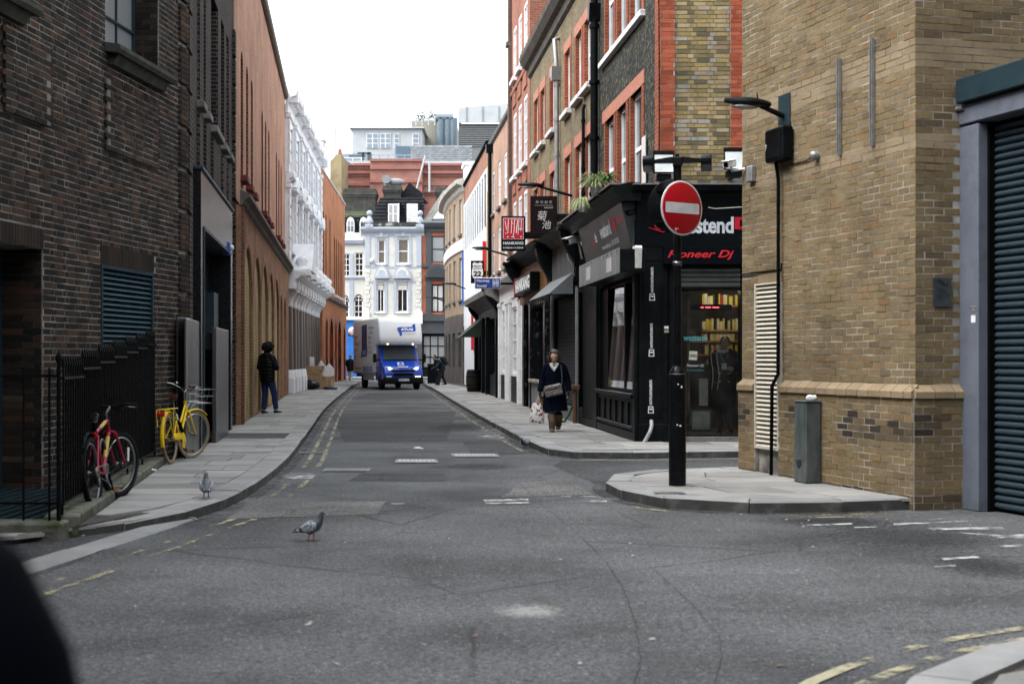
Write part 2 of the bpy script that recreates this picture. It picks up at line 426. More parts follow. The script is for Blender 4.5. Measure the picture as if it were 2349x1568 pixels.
M_WHI=worn_paint('white_line_paint',(.46,.46,.44),(.42,.55),7)
M_WHIF=worn_paint('faded_white_paint',(.5,.5,.48),(.40,.52),7)
M_MOSS=M('mossy_stone',(.12,.12,.1),.95,col2=(.035,.05,.012),scale=4,lo=.48,hi=.66,bmp=.02,bscale=30,dirt=((.03,.035,.02),9,.6))
mb=MB();mb.quad((-900,-300,0),(900,-300,0),(900,1500,0),(-900,1500,0))
tag(mb.build('road',M_ASPH),kind='structure')
def sheet(name,pts,mat,h=.004,kind='structure',parent=None):
 b=MB();b.poly([(p[0],p[1],h)for p in pts]);o=b.build(name,mat,parent)
 if kind and parent is None:tag(o,kind=kind)
 return o
def pxs(pts,h=0.0):return[gp(x,y,h)for x,y in pts]
def wob(pts,n=6,a=.02):
 out=[]
 for(x0,y0),(x1,y1)in zip(pts,pts[1:]+pts[:1]):
  for i in range(n):
   t=i/n;out.append((lerp(x0,x1,t)+random.uniform(-a,a),lerp(y0,y1,t)+random.uniform(-a,a)))
 return out
sheet('road_patch',wob([(-4.9,38),(-3.1,25.6),(-1.2,25.8),(-1.6,40)],8),M_ASPH2)
sheet('road_patch',wob(pxs([(590,1152),(888,1150),(866,1180),(520,1190)]),6),M_ASPH3)
sheet('road_patch',wob(pxs([(1150,1140),(1195,1108),(1290,1098),(1365,1135)]),6),M_ASPH3)
sheet('road_patch',wob(pxs([(1085,1046),(1230,1040),(1215,1010),(1060,1012)]),6),M_ASPH2)
sheet('road_patch',wob(pxs([(1270,1068),(1365,1110),(1720,1078),(1700,1054),(1290,1057)]),6),M_ASPH2)
sheet('road_patch',wob(pxs([(800,1103),(1020,1103),(1020,1086),(830,1086)]),6),M_ASPH2)
sheet('road_patch',wob([(-6.2,60),(-6.0,52),(-2.6,52),(-3.2,60)],6,.05),M_ASPH2)
sheet('road_patch',wob([(-4.3,11.2),(-3.25,12.75),(-3.3,10.6),(-3.55,8.6),(-6.5,8.6),(-6.5,10.6)],4,.01),M_ASPH2)
# ---- kerbs and slabs
def arc_pts(pl,step):
 out=[pl[0]];acc=0.0
 for a,b in zip(pl,pl[1:]):
  L=hypot(b[0]-a[0],b[1]-a[1]);pos=0.0
  while acc+(L-pos)>=step:
   pos+=step-acc;acc=0.0
   t=pos/L;out.append((lerp(a[0],b[0],t),lerp(a[1],b[1],t)))
  acc+=L-pos
 out.append(pl[-1]);return out
def smooth_pl(pl,it=2):
 for _ in range(it):
  q=[pl[0]]
  for a,b in zip(pl,pl[1:]):
   q+=[(lerp(a[0],b[0],.25),lerp(a[1],b[1],.25)),(lerp(a[0],b[0],.75),lerp(a[1],b[1],.75))]
  q.append(pl[-1]);pl=q
 return pl
def offs(pl,d):
 out=[]
 for i,p in enumerate(pl):
  a=pl[max(i-1,0)];b=pl[min(i+1,len(pl)-1)]
  tx,ty=b[0]-a[0],b[1]-a[1];l=hypot(tx,ty)or 1
  out.append((p[0]-ty/l*d,p[1]+tx/l*d))
 return out
def kerb(parent,pl,wd,h=.12,step=.9,hs=None):
 """granite kerb stones along pl, wd to the left of its direction (negative: right)"""
 P=arc_pts(pl,step);I=offs(P,wd);Q=offs(P,wd*.10)
 for i in range(len(P)-1):
  a,b,ia,ib,qa,qb=P[i],P[i+1],I[i],I[i+1],Q[i],Q[i+1]
  g=.006/max(hypot(b[0]-a[0],b[1]-a[1]),.05);dz=random.uniform(-.006,.006);j=random.uniform(-.006,.006)
  hh=h if hs is None else hs(a);h2=h if hs is None else hs(b)
  def L2(u,v,t):return(lerp(u[0],v[0],t),lerp(u[1],v[1],t))
  a_,b_,ia_,ib_,qa_,qb_=L2(a,b,g),L2(b,a,g),L2(ia,ib,g),L2(ib,ia,g),L2(qa,qb,g),L2(qb,qa,g)
  vs=[(a_[0],a_[1],-.05),(b_[0],b_[1],-.05),(a_[0]+j,a_[1],hh-.02+dz),(b_[0]+j,b_[1],h2-.02+dz),(qa_[0],qa_[1],hh+dz),(qb_[0],qb_[1],h2+dz),(ia_[0],ia_[1],hh+dz),(ib_[0],ib_[1],h2+dz),(ia_[0],ia_[1],-.05),(ib_[0],ib_[1],-.05)]
  fs=[(0,1,3,2),(2,3,5,4),(4,5,7,6),(6,7,9,8),(0,2,4,6,8),(1,9,7,5,3)]
  if wd>0:fs=[tuple(reversed(f))for f in fs]
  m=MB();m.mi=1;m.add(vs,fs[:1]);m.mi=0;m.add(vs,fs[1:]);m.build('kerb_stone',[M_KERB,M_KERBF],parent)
def slab(parent,q,h=.12,mat=None,g=.007):
 cx=sum(p[0]for p in q)/4;cy=sum(p[1]for p in q)/4
 dz=random.uniform(-.003,.003);tx,ty=random.uniform(-.004,.004),random.uniform(-.004,.004);P=[]
 for p in q:
  l=hypot(p[0]-cx,p[1]-cy)or 1;s=1-g*1.4/l
  P.append((cx+(p[0]-cx)*s,cy+(p[1]-cy)*s))
 ar=sum(P[i][0]*P[(i+1)%4][1]-P[(i+1)%4][0]*P[i][1]for i in range(4))
 if ar<0:P.reverse()
 vs=[(p[0],p[1],h-.03)for p in P]+[(p[0],p[1],h+dz+tx*(p[0]-cx)+ty*(p[1]-cy))for p in P]
 m=MB();m.add(vs,[(4,5,6,7),(0,1,5,4),(1,2,6,5),(2,3,7,6),(3,0,4,7)])
 return m.build('paving_slab',mat or M_SLAB,parent)
def pave(parent,y0,y1,lf,rf,rows=(.5,.85),widths=(.55,1.0),h=.12):
 y=y0
 while y<y1-.02:
  ny=min(y+random.uniform(*rows),y1)
  if y1-ny<.25:ny=y1
  a0,b0,a1,b1=lf(y),rf(y),lf(ny),rf(ny)
  wm=(b0-a0+b1-a1)/2
  if wm>.08:
   ts=[0.0]
   while True:
    t=ts[-1]+random.uniform(*widths)/wm
    if t>1-.3/wm:break
    ts.append(t)
   ts.append(1.0)
   for t0,t1 in zip(ts,ts[1:]):
    s0,s1=random.uniform(-.02,.02)/wm*(t0>0),random.uniform(-.02,.02)/wm*(t1<1)
    slab(parent,[(lerp(a0,b0,t0),y),(lerp(a0,b0,t1),y),(lerp(a1,b1,t1),ny),(lerp(a1,b1,t0),ny)],h)
  y=ny
LK=smooth_pl([(-5.6,11.05),(-4.3,11.3),(-3.95,11.75),(-3.5,12.35),(-3.15,12.95),(-2.97,13.7),(-2.92,14.6),(-2.96,16.3),(-3.22,20),(-3.53,22.9),(-4.17,28.9),(-5.05,36.8),(-6.12,47.8),(-7.5,63.4),(-8.2,71),(-8.75,79),(-9.4,84.5),(-10.6,86),(-13,86.3)],2)
KX=interp
WL=[(-3.8,11.9),(-4.81,18.9),(-4.9,20.3),(-5.37,25.2),(-5.9,29.6),(-8.7,53.6),(-10.0,72),(-10.9,90)]
lp=sheet('pavement',[(-3.5,12.7),(-3.05,13.9),(-3.1,16.3),(-3.4,20),(-4.35,29),(-6.3,48),(-8.4,71),(-9.6,84.4),(-11.5,85),(-11.5,72),(-9.2,53.6),(-6.3,29.6),(-4.9,18.9),(-3.75,11.95)],M_BED,.098)
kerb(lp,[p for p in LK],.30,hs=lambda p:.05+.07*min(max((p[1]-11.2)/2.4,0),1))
lkf=lambda y:interp([p for p in offs(LK,.30)if p[1]>11.9],y)
pave(lp,12.0,24.6,lambda y:interp(WL,y)+.12,lkf)
pave(lp,26.4,84.2,lambda y:interp(WL,y)-.05,lkf,rows=(.7,1.1),widths=(.7,1.3))
sheet('pavement_crossing',[(interp(WL,24.6),24.6),(lkf(24.6),24.6),(lkf(26.4),26.4),(interp(WL,26.4),26.4)],M_ASPH2,.118)
slab(lp,[(-3.8,11.93),(-3.42,12.5),(-3.15,13.15),(-3.95,12.9)],.088);slab(lp,[(-4.9,11.35),(-4.1,11.5),(-3.82,11.85),(-4.9,11.86)],.075);slab(lp,[(-4.1,11.52),(-3.78,11.95),(-3.72,12.3),(-3.75,12.0)],.09)
STRIP=[(-3.0,13.3),(-3.13,12.4),(-3.25,11.5),(-3.42,10.2),(-3.65,8.6),(-4.0,6.8),(-4.6,4.6)]
ks=sheet('kerb_strip',[(p[0]-.02,p[1])for p in STRIP]+[(p[0]-.24,p[1])for p in reversed(STRIP)],M_BED,.006)
kerb(ks,list(reversed(STRIP)),.26,.022,1.1)
RK=smooth_pl([(9,21.9),(3.57,21.65),(2.43,21.35),(1.43,21.2),(.88,21.35),(.6,21.95),(.42,23.1),(.18,25.1),(-.05,27.4),(-.62,32.9),(-1.71,44),(-3.6,64.6),(-4.6,74),(-5.3,84),(-5.7,96)],2)
wr=lambda y:(4.5 if y<67 else 4.5-.05*(y-67))-.1*y
rp=sheet('pavement',[(8,21.9),(2,21.5),(1.1,21.5),(.8,22.5),(.2,27),(-1.4,44),(-3.3,64.6),(-5.2,90),(-2.8,90),(-2.2,67),(2.3,28),(2.8,23.9),(8,23.9)],M_BED,.098)
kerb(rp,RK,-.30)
RKI=[p for p in offs(RK,-.30)if p[0]<1.2 and p[1]>21.5]
rkf=lambda y:interp(RKI,y)
pave(rp,21.75,23.62,rkf,lambda y:7.5,widths=(.6,1.1))
pave(rp,23.62,89,rkf,lambda y:wr(y)-.03,rows=(.7,1.05),widths=(.6,1.15))
NK=smooth_pl([(4.2,14.22),(3.7,14.02),(3.16,13.9),(2.53,13.8),(1.87,14.0),(1.4,14.45),(1.12,15.4),(1.07,16.5),(1.2,17.05),(1.5,17.55),(2.16,18.05),(3.0,18.25),(6.5,18.3)],2)
npv=sheet('pavement',[(4.1,14.25),(3.1,14.1),(2,14.2),(1.4,15.2),(1.3,16.7),(1.7,17.5),(2.3,17.95),(6.5,18.15),(6.5,17.5),(3.3,17.4)],M_BED,.098)
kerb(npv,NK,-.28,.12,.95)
NKI=offs(NK,-.28)
lo_=[p for p in NKI if p[0]<1.95]
def nkl(y):
 c=[p for p in NKI if True]
 best=9
 for a,b in zip(c,c[1:]):
  if(a[1]-y)*(b[1]-y)<=0 and a[1]!=b[1]:best=min(best,lerp(a[0],b[0],(y-a[1])/(b[1]-a[1])))
 return best
for(ya,yb)in((14.14,14.75),(14.75,15.45),(15.45,16.05),(16.05,16.7),(16.7,17.35),(17.35,17.9)):
 xa,xb=min(nkl(ya),3.6),min(nkl(yb),3.6)
 wx=lambda y:4.08-.304*(y-14.15)
 ea,eb=wx(ya),wx(yb)
 n=3 if ya<16 else 2
 cuts=[0]+sorted(random.uniform(i/n-.08,i/n+.08)for i in range(1,n))+[1]
 for t0,t1 in zip(cuts,cuts[1:]):slab(npv,[(lerp(xa,ea,t0),ya),(lerp(xa,ea,t1),ya),(lerp(xb,eb,t1),yb),(lerp(xb,eb,t0),yb)])
BK=smooth_pl([(1.2,4.6),(1.38,5.4),(1.66,6.1),(2.05,6.65),(2.68,7.25),(3.6,7.75),(5.5,8.2)],2)
bp=sheet('pavement',[(1.5,4.6),(1.66,5.4),(1.95,6.05),(2.3,6.5),(2.85,7.0),(3.7,7.45),(6,7.9),(6,4.6)],M_BED,.098)
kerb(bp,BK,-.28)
for q in([(1.62,4.7),(2.6,4.7),(2.6,5.6),(1.78,5.5)],[(1.8,5.52),(2.6,5.62),(2.62,6.55),(2.2,6.3)],[(2.62,4.7),(3.6,4.7),(3.6,5.6),(2.62,5.6)],[(2.64,5.62),(3.6,5.62),(3.62,7.1),(2.66,6.6)],[(3.62,5.0),(4.8,5.0),(4.8,7.4),(3.64,7.1)]):slab(bp,q)
fp=sheet('pavement',[(-22,99.4),(4,99.4),(4,102.2),(-22,102.2)],M_BED,.098)
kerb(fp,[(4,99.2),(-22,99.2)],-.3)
for i in range(12):slab(fp,[(-16+i*1.5,99.5),(-14.5+i*1.5,99.5),(-14.5+i*1.5,102.1),(-16+i*1.5,102.1)])
# ---- painted lines
def ribbon(name,pl,wd,mat,h=.0085):
 P=arc_pts(pl,.05 if name=='road_crack' else .35);A=offs(P,-wd/2);B=offs(P,wd/2);m=MB()
 for i in range(len(P)-1):m.quad((*A[i],h),(*A[i+1],h),(*B[i+1],h),(*B[i],h))
 return tag(m.build(name,mat),kind='structure')
lkl=[p for p in LK if 15.2<p[1]<80]
for k,d in((0,-.27),(1,-.47)):
 ribbon('yellow_line',[p for p in offs(lkl,d)if p[1]>19],.065,M_YEL)
 ribbon('yellow_line',[p for p in offs(lkl,d)if p[1]<=18.6],.065,M_YELF)
 ribbon('yellow_line',[(p[0]+.34+k*.2,p[1])for p in STRIP[:5]],.065,M_YELF)
ribbon('yellow_line',offs([p for p in RK if p[1]>23 and p[1]<90],.27),.06,M_YEL)
ribbon('yellow_line',offs([p for p in RK if p[0]>1.0 and p[1]<22.5],.3),.07,M_YEL)
ribbon('yellow_line',offs([p for p in NK if p[0]>1.3 and p[1]<15],.22),.06,M_YELF)
ribbon('yellow_line',offs([p for p in NK if p[0]>2.5 and p[1]<15],.42),.06,M_YELF)
for d in(.28,.5):ribbon('yellow_line',offs(BK,d),.075,M_YELN)
for q in([(1108,1147),(1210,1145),(1215,1149),(1112,1151)],[(1112,1154),(1212,1152.5),(1217,1155.5),(1118,1157.5)],[(895,1156),(928,1155),(928,1157),(895,1158)],[(1287,1139),(1310,1139),(1310,1142),(1287,1142)],[(1330,1139),(1365,1139),(1385,1142),(1335,1143)],[(1350,1148),(1392,1148),(1392,1153),(1350,1152)]):
 sheet('white_marking',pxs(q),M_WHI,.0085)
for q in([(1840,1205),(1955,1201),(1955,1204),(1840,1208)],[(2050,1202),(2220,1195),(2225,1198),(2050,1206)],[(2130,1212),(2300,1210),(2305,1215),(2140,1217)],[(2190,1222),(2349,1232),(2349,1238),(2240,1228)],[(2270,1232),(2349,1226),(2349,1230),(2300,1236)],[(2140,1190),(2240,1187),(2240,1190),(2140,1193)],[(2160,1282),(2240,1277),(2250,1281),(2165,1286)],[(2290,1252),(2349,1250),(2349,1255),(2300,1257)],[(1960,1210),(2010,1209),(2010,1211),(1960,1212)],[(2140,1300),(2190,1297),(2195,1301),(2145,1303)]):
 sheet('white_marking',pxs(q),M_WHI,.0085)
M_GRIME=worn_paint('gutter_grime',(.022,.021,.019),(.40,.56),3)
M_OIL=worn_paint('oil_stain',(.02,.021,.023),(.40,.60),2.2)
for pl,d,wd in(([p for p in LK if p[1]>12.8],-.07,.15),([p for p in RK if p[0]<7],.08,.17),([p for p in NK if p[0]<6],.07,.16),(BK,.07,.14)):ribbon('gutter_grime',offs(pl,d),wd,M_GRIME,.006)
M_CRK=worn_paint('crack_dark',(.016,.016,.016),(.50,.60),5)
for pl,wd in(([(1195,1110),(1232,1150),(1290,1195),(1345,1240),(1390,1290),(1425,1340),(1450,1400),(1466,1470),(1470,1520),(1455,1568)],.012),([(1480,1290),(1540,1340),(1600,1400),(1645,1450),(1660,1500),(1640,1568)],.010),([(1040,1022),(1085,1060),(1120,1082),(1150,1100),(1168,1140),(1195,1150)],.014),([(520,1189),(640,1191),(760,1190),(868,1181)],.009),([(1290,1100),(1345,1135),(1420,1175),(1500,1215)],.012),([(830,1103),(930,1103.5),(1022,1102)],.014)):
 P=[gp(x,y)for x,y in pl];P=arc_pts(smooth_pl(P),.06);P=[(x+random.uniform(-.009,.009),y+random.uniform(-.009,.009))for x,y in P]
 ribbon('road_crack',P,wd*.5,M_CRK,.0062)
def stain_mat(name,col,amt,sc):
 m,nt,b,L=newmat(name);tc=_n(nt,'ShaderNodeTexCoord');ge=_n(nt,'ShaderNodeNewGeometry');out=nt.nodes['Material Output']
 b.inputs['Base Color'].default_value=_c(col);b.inputs['Roughness'].default_value=.8;b.inputs['Specular IOR Level'].default_value=.15
 ln=_n(nt,'ShaderNodeVectorMath',operation='LENGTH');L(tc.outputs['Object'],ln.inputs[0])
 f=math_(nt,'ADD',math_(nt,'MULTIPLY',math_(nt,'SUBTRACT',1.0,ln.outputs['Value']),.9),math_(nt,'SUBTRACT',math_(nt,'MULTIPLY',noise(nt,ge.outputs['Position'],sc,8,.78),2.0),1.18))
 tr=_n(nt,'ShaderNodeBsdfTransparent');mxs=_n(nt,'ShaderNodeMixShader');L(math_(nt,'MULTIPLY',ramp(nt,f,[(.05,(0,0,0)),(.5,(1,1,1))]),amt),mxs.inputs[0]);L(tr.outputs[0],mxs.inputs[1]);L(b.outputs[0],mxs.inputs[2]);L(mxs.outputs[0],out.inputs[0]);return m
M_OIL=stain_mat('oil_stain',(.022,.023,.025),.5,14);M_OIL2=stain_mat('damp_stain',(.025,.026,.028),.5,11);M_PALE=stain_mat('pale_scuff',(.30,.30,.29),.6,16)
def stain(name,cx,cy,rx,ry,mat,rot=0.0,h=.0048):
 p=gp(cx,cy);q=gp(cx+rx,cy);a=gp(cx,cy-ry);m=MB();m.poly([(cos(2*pi*i/24),sin(2*pi*i/24),0)for i in range(24)])
 tag(m.build(name,mat,None,Matrix.Translation((p[0],p[1],h))@Matrix.Rotation(rot,4,'Z')@Matrix.Diagonal((q[0]-p[0],a[1]-p[1],1,1))),kind='structure')
for k,a in enumerate(((2080,1232,330,45),(2260,1300,180,40),(1900,1196,220,16),(1050,980,110,14),(1100,1070,140,12))):stain('oil_stain',*a,M_OIL if k<2 else M_OIL2,0,.0046+.00006*k)
def splash(cx,cy,rx,ry,n=26,mat=M_WHIF,h=.0085):
 pts=[(cx+rx*cos(2*pi*i/n)*random.uniform(.75,1.1),cy+ry*sin(2*pi*i/n)*random.uniform(.75,1.1))for i in range(n)]
 return sheet('white_stain',pxs(pts),mat,h)
splash(686,1092,40,9,mat=M_WHI);stain('pale_scuff',1215,1403,120,24,M_PALE);splash(1140,987,45,6);splash(1130,1004,40,5,mat=M_WHI)
M_IRON=M('cast_iron',(.2,.2,.2),.55,.3,col2=(.1,.1,.1),scale=30,bmp=.01,bscale=60)
M_IRONL=M('worn_iron',(.42,.42,.42),.45,.5,col2=(.25,.25,.25),scale=30)
def cover(q,label,nx,ny,bright):
 P=pxs(q);t=thing('access_cover',label,'manhole cover',group='iron covers in the road')
 m=MB();m.poly([(p[0],p[1],.0125)for p in P]);m.build('cover_frame',M_IRON,t)
 b=MB()
 def bl(u,v):
  a=(lerp(P[0][0],P[1][0],u),lerp(P[0][1],P[1][1],u));d=(lerp(P[3][0],P[2][0],u),lerp(P[3][1],P[2][1],u));return(lerp(a[0],d[0],v),lerp(a[1],d[1],v))
 for i in range(nx):
  for j in range(ny):
   q4=[bl(.06+.88*(i+e)/nx,.08+.84*(j+f)/ny)for e,f in((.12,.15),(.88,.15),(.88,.85),(.12,.85))]
   b.add([(x,y,.013)for x,y in q4]+[(x,y,.017)for x,y in q4],[(4,5,6,7),(0,1,5,4),(1,2,6,5),(2,3,7,6),(3,0,4,7)])
 tag(b.build('tread_plates',M_IRONL if bright else M_IRON,t),kind='stuff')
cover([(906,1062),(1006,1062),(1001,1054.5),(908,1054.5)],'bright worn square iron cover in the middle of the road',9,5,True)
cover([(738,1082),(846,1082),(852,1075.5),(748,1075.5)],'grey chequered iron cover near the left kerb line',12,4,False)
cover([(1040,1049),(1148,1049),(1140,1041.5),(1033,1041.5)],'long pale iron cover towards the right hand pavement',10,3,True)
for q,l in(([(683,1041),(742,1041),(748,1037.5),(686,1037.5)],'dark slotted drain grating by the left kerb'),([(1225,1031),(1262,1031),(1258,1028),(1222,1028)],'dark slotted drain grating by the right kerb')):
 P=pxs(q);t=thing('drain_grating',l,'drain',group='drain gratings at the kerbs')
 m=MB();m.poly([(p[0],p[1],.0125)for p in P]);m.build('grating_frame',M('drain_black',(.02,.02,.02),.7),t)
 for i in range(9):
  u0,u1=(i+.25)/9,(i+.75)/9;m=MB()
  m.poly([(lerp(P[0][0],P[1][0],u),lerp(P[0][1],P[1][1],u),.016)for u in(u0,u1)]+[(lerp(P[3][0],P[2][0],u),lerp(P[3][1],P[2][1],u),.016)for u in(u1,u0)])
  m.build('bar',M_IRON,t)
# ==== walls with openings
class Op:
 def __init__(s,x0,x1,z0,z1,depth=.2,arch=0.0):
  s.x0,s.x1=(x0,x1)if x0<x1 else(x1,x0);s.z0,s.z1=(z0,z1)if z0<z1 else(z1,z0);s.depth=depth;s.arch=arch
def wall_mesh(m,W0,W1,H0,H1,ops,back=4.0,shell=True,y=0.0,reveal_mi=None,profile=None):
 xs=sorted({W0,W1,*[max(W0,min(W1,v))for o in ops for v in(o.x0,o.x1)]});zs=sorted({H0,H1,*[max(H0,min(H1,v))for o in ops for v in(o.z0,o.z1)]})
 for a,b in zip(xs,xs[1:]):
  run=None
  for c,d in zip(zs,zs[1:]):
   if b-a<1e-4 or d-c<1e-4:continue
   mx_,mz=(a+b)/2,(c+d)/2
   if any(o.x0<mx_<o.x1 and o.z0<mz<o.z1 for o in ops):
    if run:m.quad((a,y,run[0]),(b,y,run[0]),(b,y,run[1]),(a,y,run[1]));run=None
    continue
   run=(run[0],d)if run else(c,d)
  if run:m.quad((a,y,run[0]),(b,y,run[0]),(b,y,run[1]),(a,y,run[1]))
 mi=m.mi
 for o in ops:
  if reveal_mi is not None:m.mi=reveal_mi
  d=y+o.depth
  zt=o.z1-(o.arch if o.arch else 0)
  m.quad((o.x0,y,o.z0),(o.x0,y,zt),(o.x0,d,zt),(o.x0,d,o.z0))
  m.quad((o.x1,y,o.z0),(o.x1,d,o.z0),(o.x1,d,zt),(o.x1,y,zt))
  m.quad((o.x0,y,o.z0),(o.x0,d,o.z0),(o.x1,d,o.z0),(o.x1,y,o.z0))
  if not o.arch:m.quad((o.x0,y,o.z1),(o.x1,y,o.z1),(o.x1,d,o.z1),(o.x0,d,o.z1))
  else:
   n=10;cx=(o.x0+o.x1)/2;hw=(o.x1-o.x0)/2
   arc=[(cx-hw*cos(pi*i/n),zt+o.arch*sin(pi*i/n))for i in range(n+1)]
   for(xa,za),(xb,zb)in zip(arc,arc[1:]):
    m.quad((xa,y,za),(xb,y,zb),(xb,d,zb),(xa,d,za))
   m.mi=mi
   for(xa,za),(xb,zb)in zip(arc,arc[1:]):
    m.quad((xa,y,za),(xb,y,zb),(xb,y,o.z1),(xa,y,o.z1))
  m.mi=mi
 if shell:
  m.quad((W0,y,H0),(W0,y,H1),(W0,back,H1),(W0,back,H0));m.quad((W1,y,H0),(W1,back,H0),(W1,back,H1),(W1,y,H1))
  m.quad((W0,y,H1),(W1,y,H1),(W1,back,H1),(W0,back,H1));m.quad((W0,back,H0),(W0,back,H1),(W1,back,H1),(W1,back,H0))
 return m
def arc_poly(x0,x1,z0,z1,arch,n=10):
 zt=z1-arch;cx=(x0+x1)/2;hw=(x1-x0)/2
 return[(x0,z0),(x1,z0)]+[(cx+hw*cos(pi*i/n),zt+arch*sin(pi*i/n))for i in range(n+1)]
def window(root,o,fm,gm,nx=1,nz=2,fw=.05,bw=.025,F=None,inset=0.0,blind=None,name='window',panes=False):
 """frame with glazing bars and panes set at the back of an opening"""
 y=o.depth-.06-inset;x0,x1,z0,z1=o.x0,o.x1,o.z0,o.z1
 m=MB()
 m.box(x0,x0+fw,y-.03,y+.05,z0,z1);m.box(x1-fw,x1,y-.03,y+.05,z0,z1)
 m.box(x0+fw,x1-fw,y-.03,y+.05,z0,z0+fw);m.box(x0+fw,x1-fw,y-.03,y+.05,z1-fw-(o.arch*.25),z1)
 if o.arch:
  n=8;zt=z1-o.arch;cx=(x0+x1)/2;hw=(x1-x0)/2
  for i in range(n):
   a0,a1=pi*i/n,pi*(i+1)/n
   m.add([(cx-hw*cos(a),y-.03,zt+o.arch*sin(a))for a in(a0,a1)]+[(cx-(hw-fw)*cos(a),y-.03,zt+(o.arch-fw)*sin(a))for a in(a1,a0)],[(0,1,2,3)])
 zm=[lerp(z0,z1,k/nz)for k in range(1,nz)];xm=[lerp(x0,x1,k/nx)for k in range(1,nx)]
 for k,z in enumerate(zm):
  h=bw*(1.0 if nz!=2 else 1.25);m.box(x0+fw,x1-fw,y-.02,y+.03,z-h/2,z+h/2)
 for x in xm:
  zz=[z0+fw]+[v for z in zm for v in(z-bw/2,z+bw/2)]+[z1-fw]
  for a,b in zip(zz[::2],zz[1::2]):m.box(x-bw/2,x+bw/2,y-.015,y+.025,a,b)
 f=m.build(name,fm,root,F)
 if panes:
  XX=[x0+fw]+xm+[x1-fw];ZZ=[z0+fw]+zm+[z1-fw]
  for a,b in zip(XX,XX[1:]):
   for c,d in zip(ZZ,ZZ[1:]):g=MB();g.quad((a,y+.01,c),(b,y+.01,c),(b,y+.01,d),(a,y+.01,d));g.build('pane',gm,f)
 else:
  g=MB();g.quad((x0+.01,y+.01,z0+.01),(x1-.01,y+.01,z0+.01),(x1-.01,y+.01,z1-.01),(x0+.01,y+.01,z1-.01));g.build('pane',gm,f)
 if blind:
  g=MB();hb=blind[1];g.quad((x0+.02,y+.005,lerp(z1,z0,hb)),(x1-.02,y+.005,lerp(z1,z0,hb)),(x1-.02,y+.005,z1-.02),(x0+.02,y+.005,z1-.02));g.build('blind',blind[0],f)
 return f
def sill(root,x0,x1,z,mat,out=.12,th=.1,F=None,name='sill',y=0.0,over=.06):
 m=MB();m.bbox(x0-over,x1+over,y-out,y+.05,z-th,z,.012);return m.build(name,mat,root,F)
def band(root,x0,x1,prof,mat,F=None,name='cornice',y=0.0,ends=True):
 """moulding swept along x; prof = [(out, z)...] from bottom to top"""
 m=MB();n=len(prof);vs=[(x,y-o,z)for x in(x0,x1)for o,z in prof]
 for i in range(n-1):m.add([vs[i],vs[n+i],vs[n+i+1],vs[i+1]],[(0,1,2,3)])
 zt,zb=prof[-1][1],prof[0][1]
 m.quad((x0,y-prof[-1][0],zt),(x1,y-prof[-1][0],zt),(x1,y+.02,zt),(x0,y+.02,zt))
 m.quad((x0,y+.02,zb),(x1,y+.02,zb),(x1,y-prof[0][0],zb),(x0,y-prof[0][0],zb))
 if ends:
  m.poly([(x0,y-o,z)for o,z in prof]+[(x0,y+.02,zt),(x0,y+.02,zb)])
  m.poly([(x1,y-o,z)for o,z in reversed(prof)]+[(x1,y+.02,zb),(x1,y+.02,zt)])
 return m.build(name,mat,root,F)
PROJ=Matrix
def pscale(F,x,z):
 """image size of one metre at a wall point, to find the bricks that show largest"""
 p=F@Vector((x,0,z));d=p-Vector((0,0,CH))
 if d.y<.5:return 0.0
 sx=abs(p.x/d.y*FD)<1180 and-760<(p.z-CH)/d.y*FD<830
 n=(F.to_3x3()@Vector((0,-1,0)));return(abs(n.dot(d.normalized()))/d.length_squared*1e3)if sx else 0.0
BRK={}
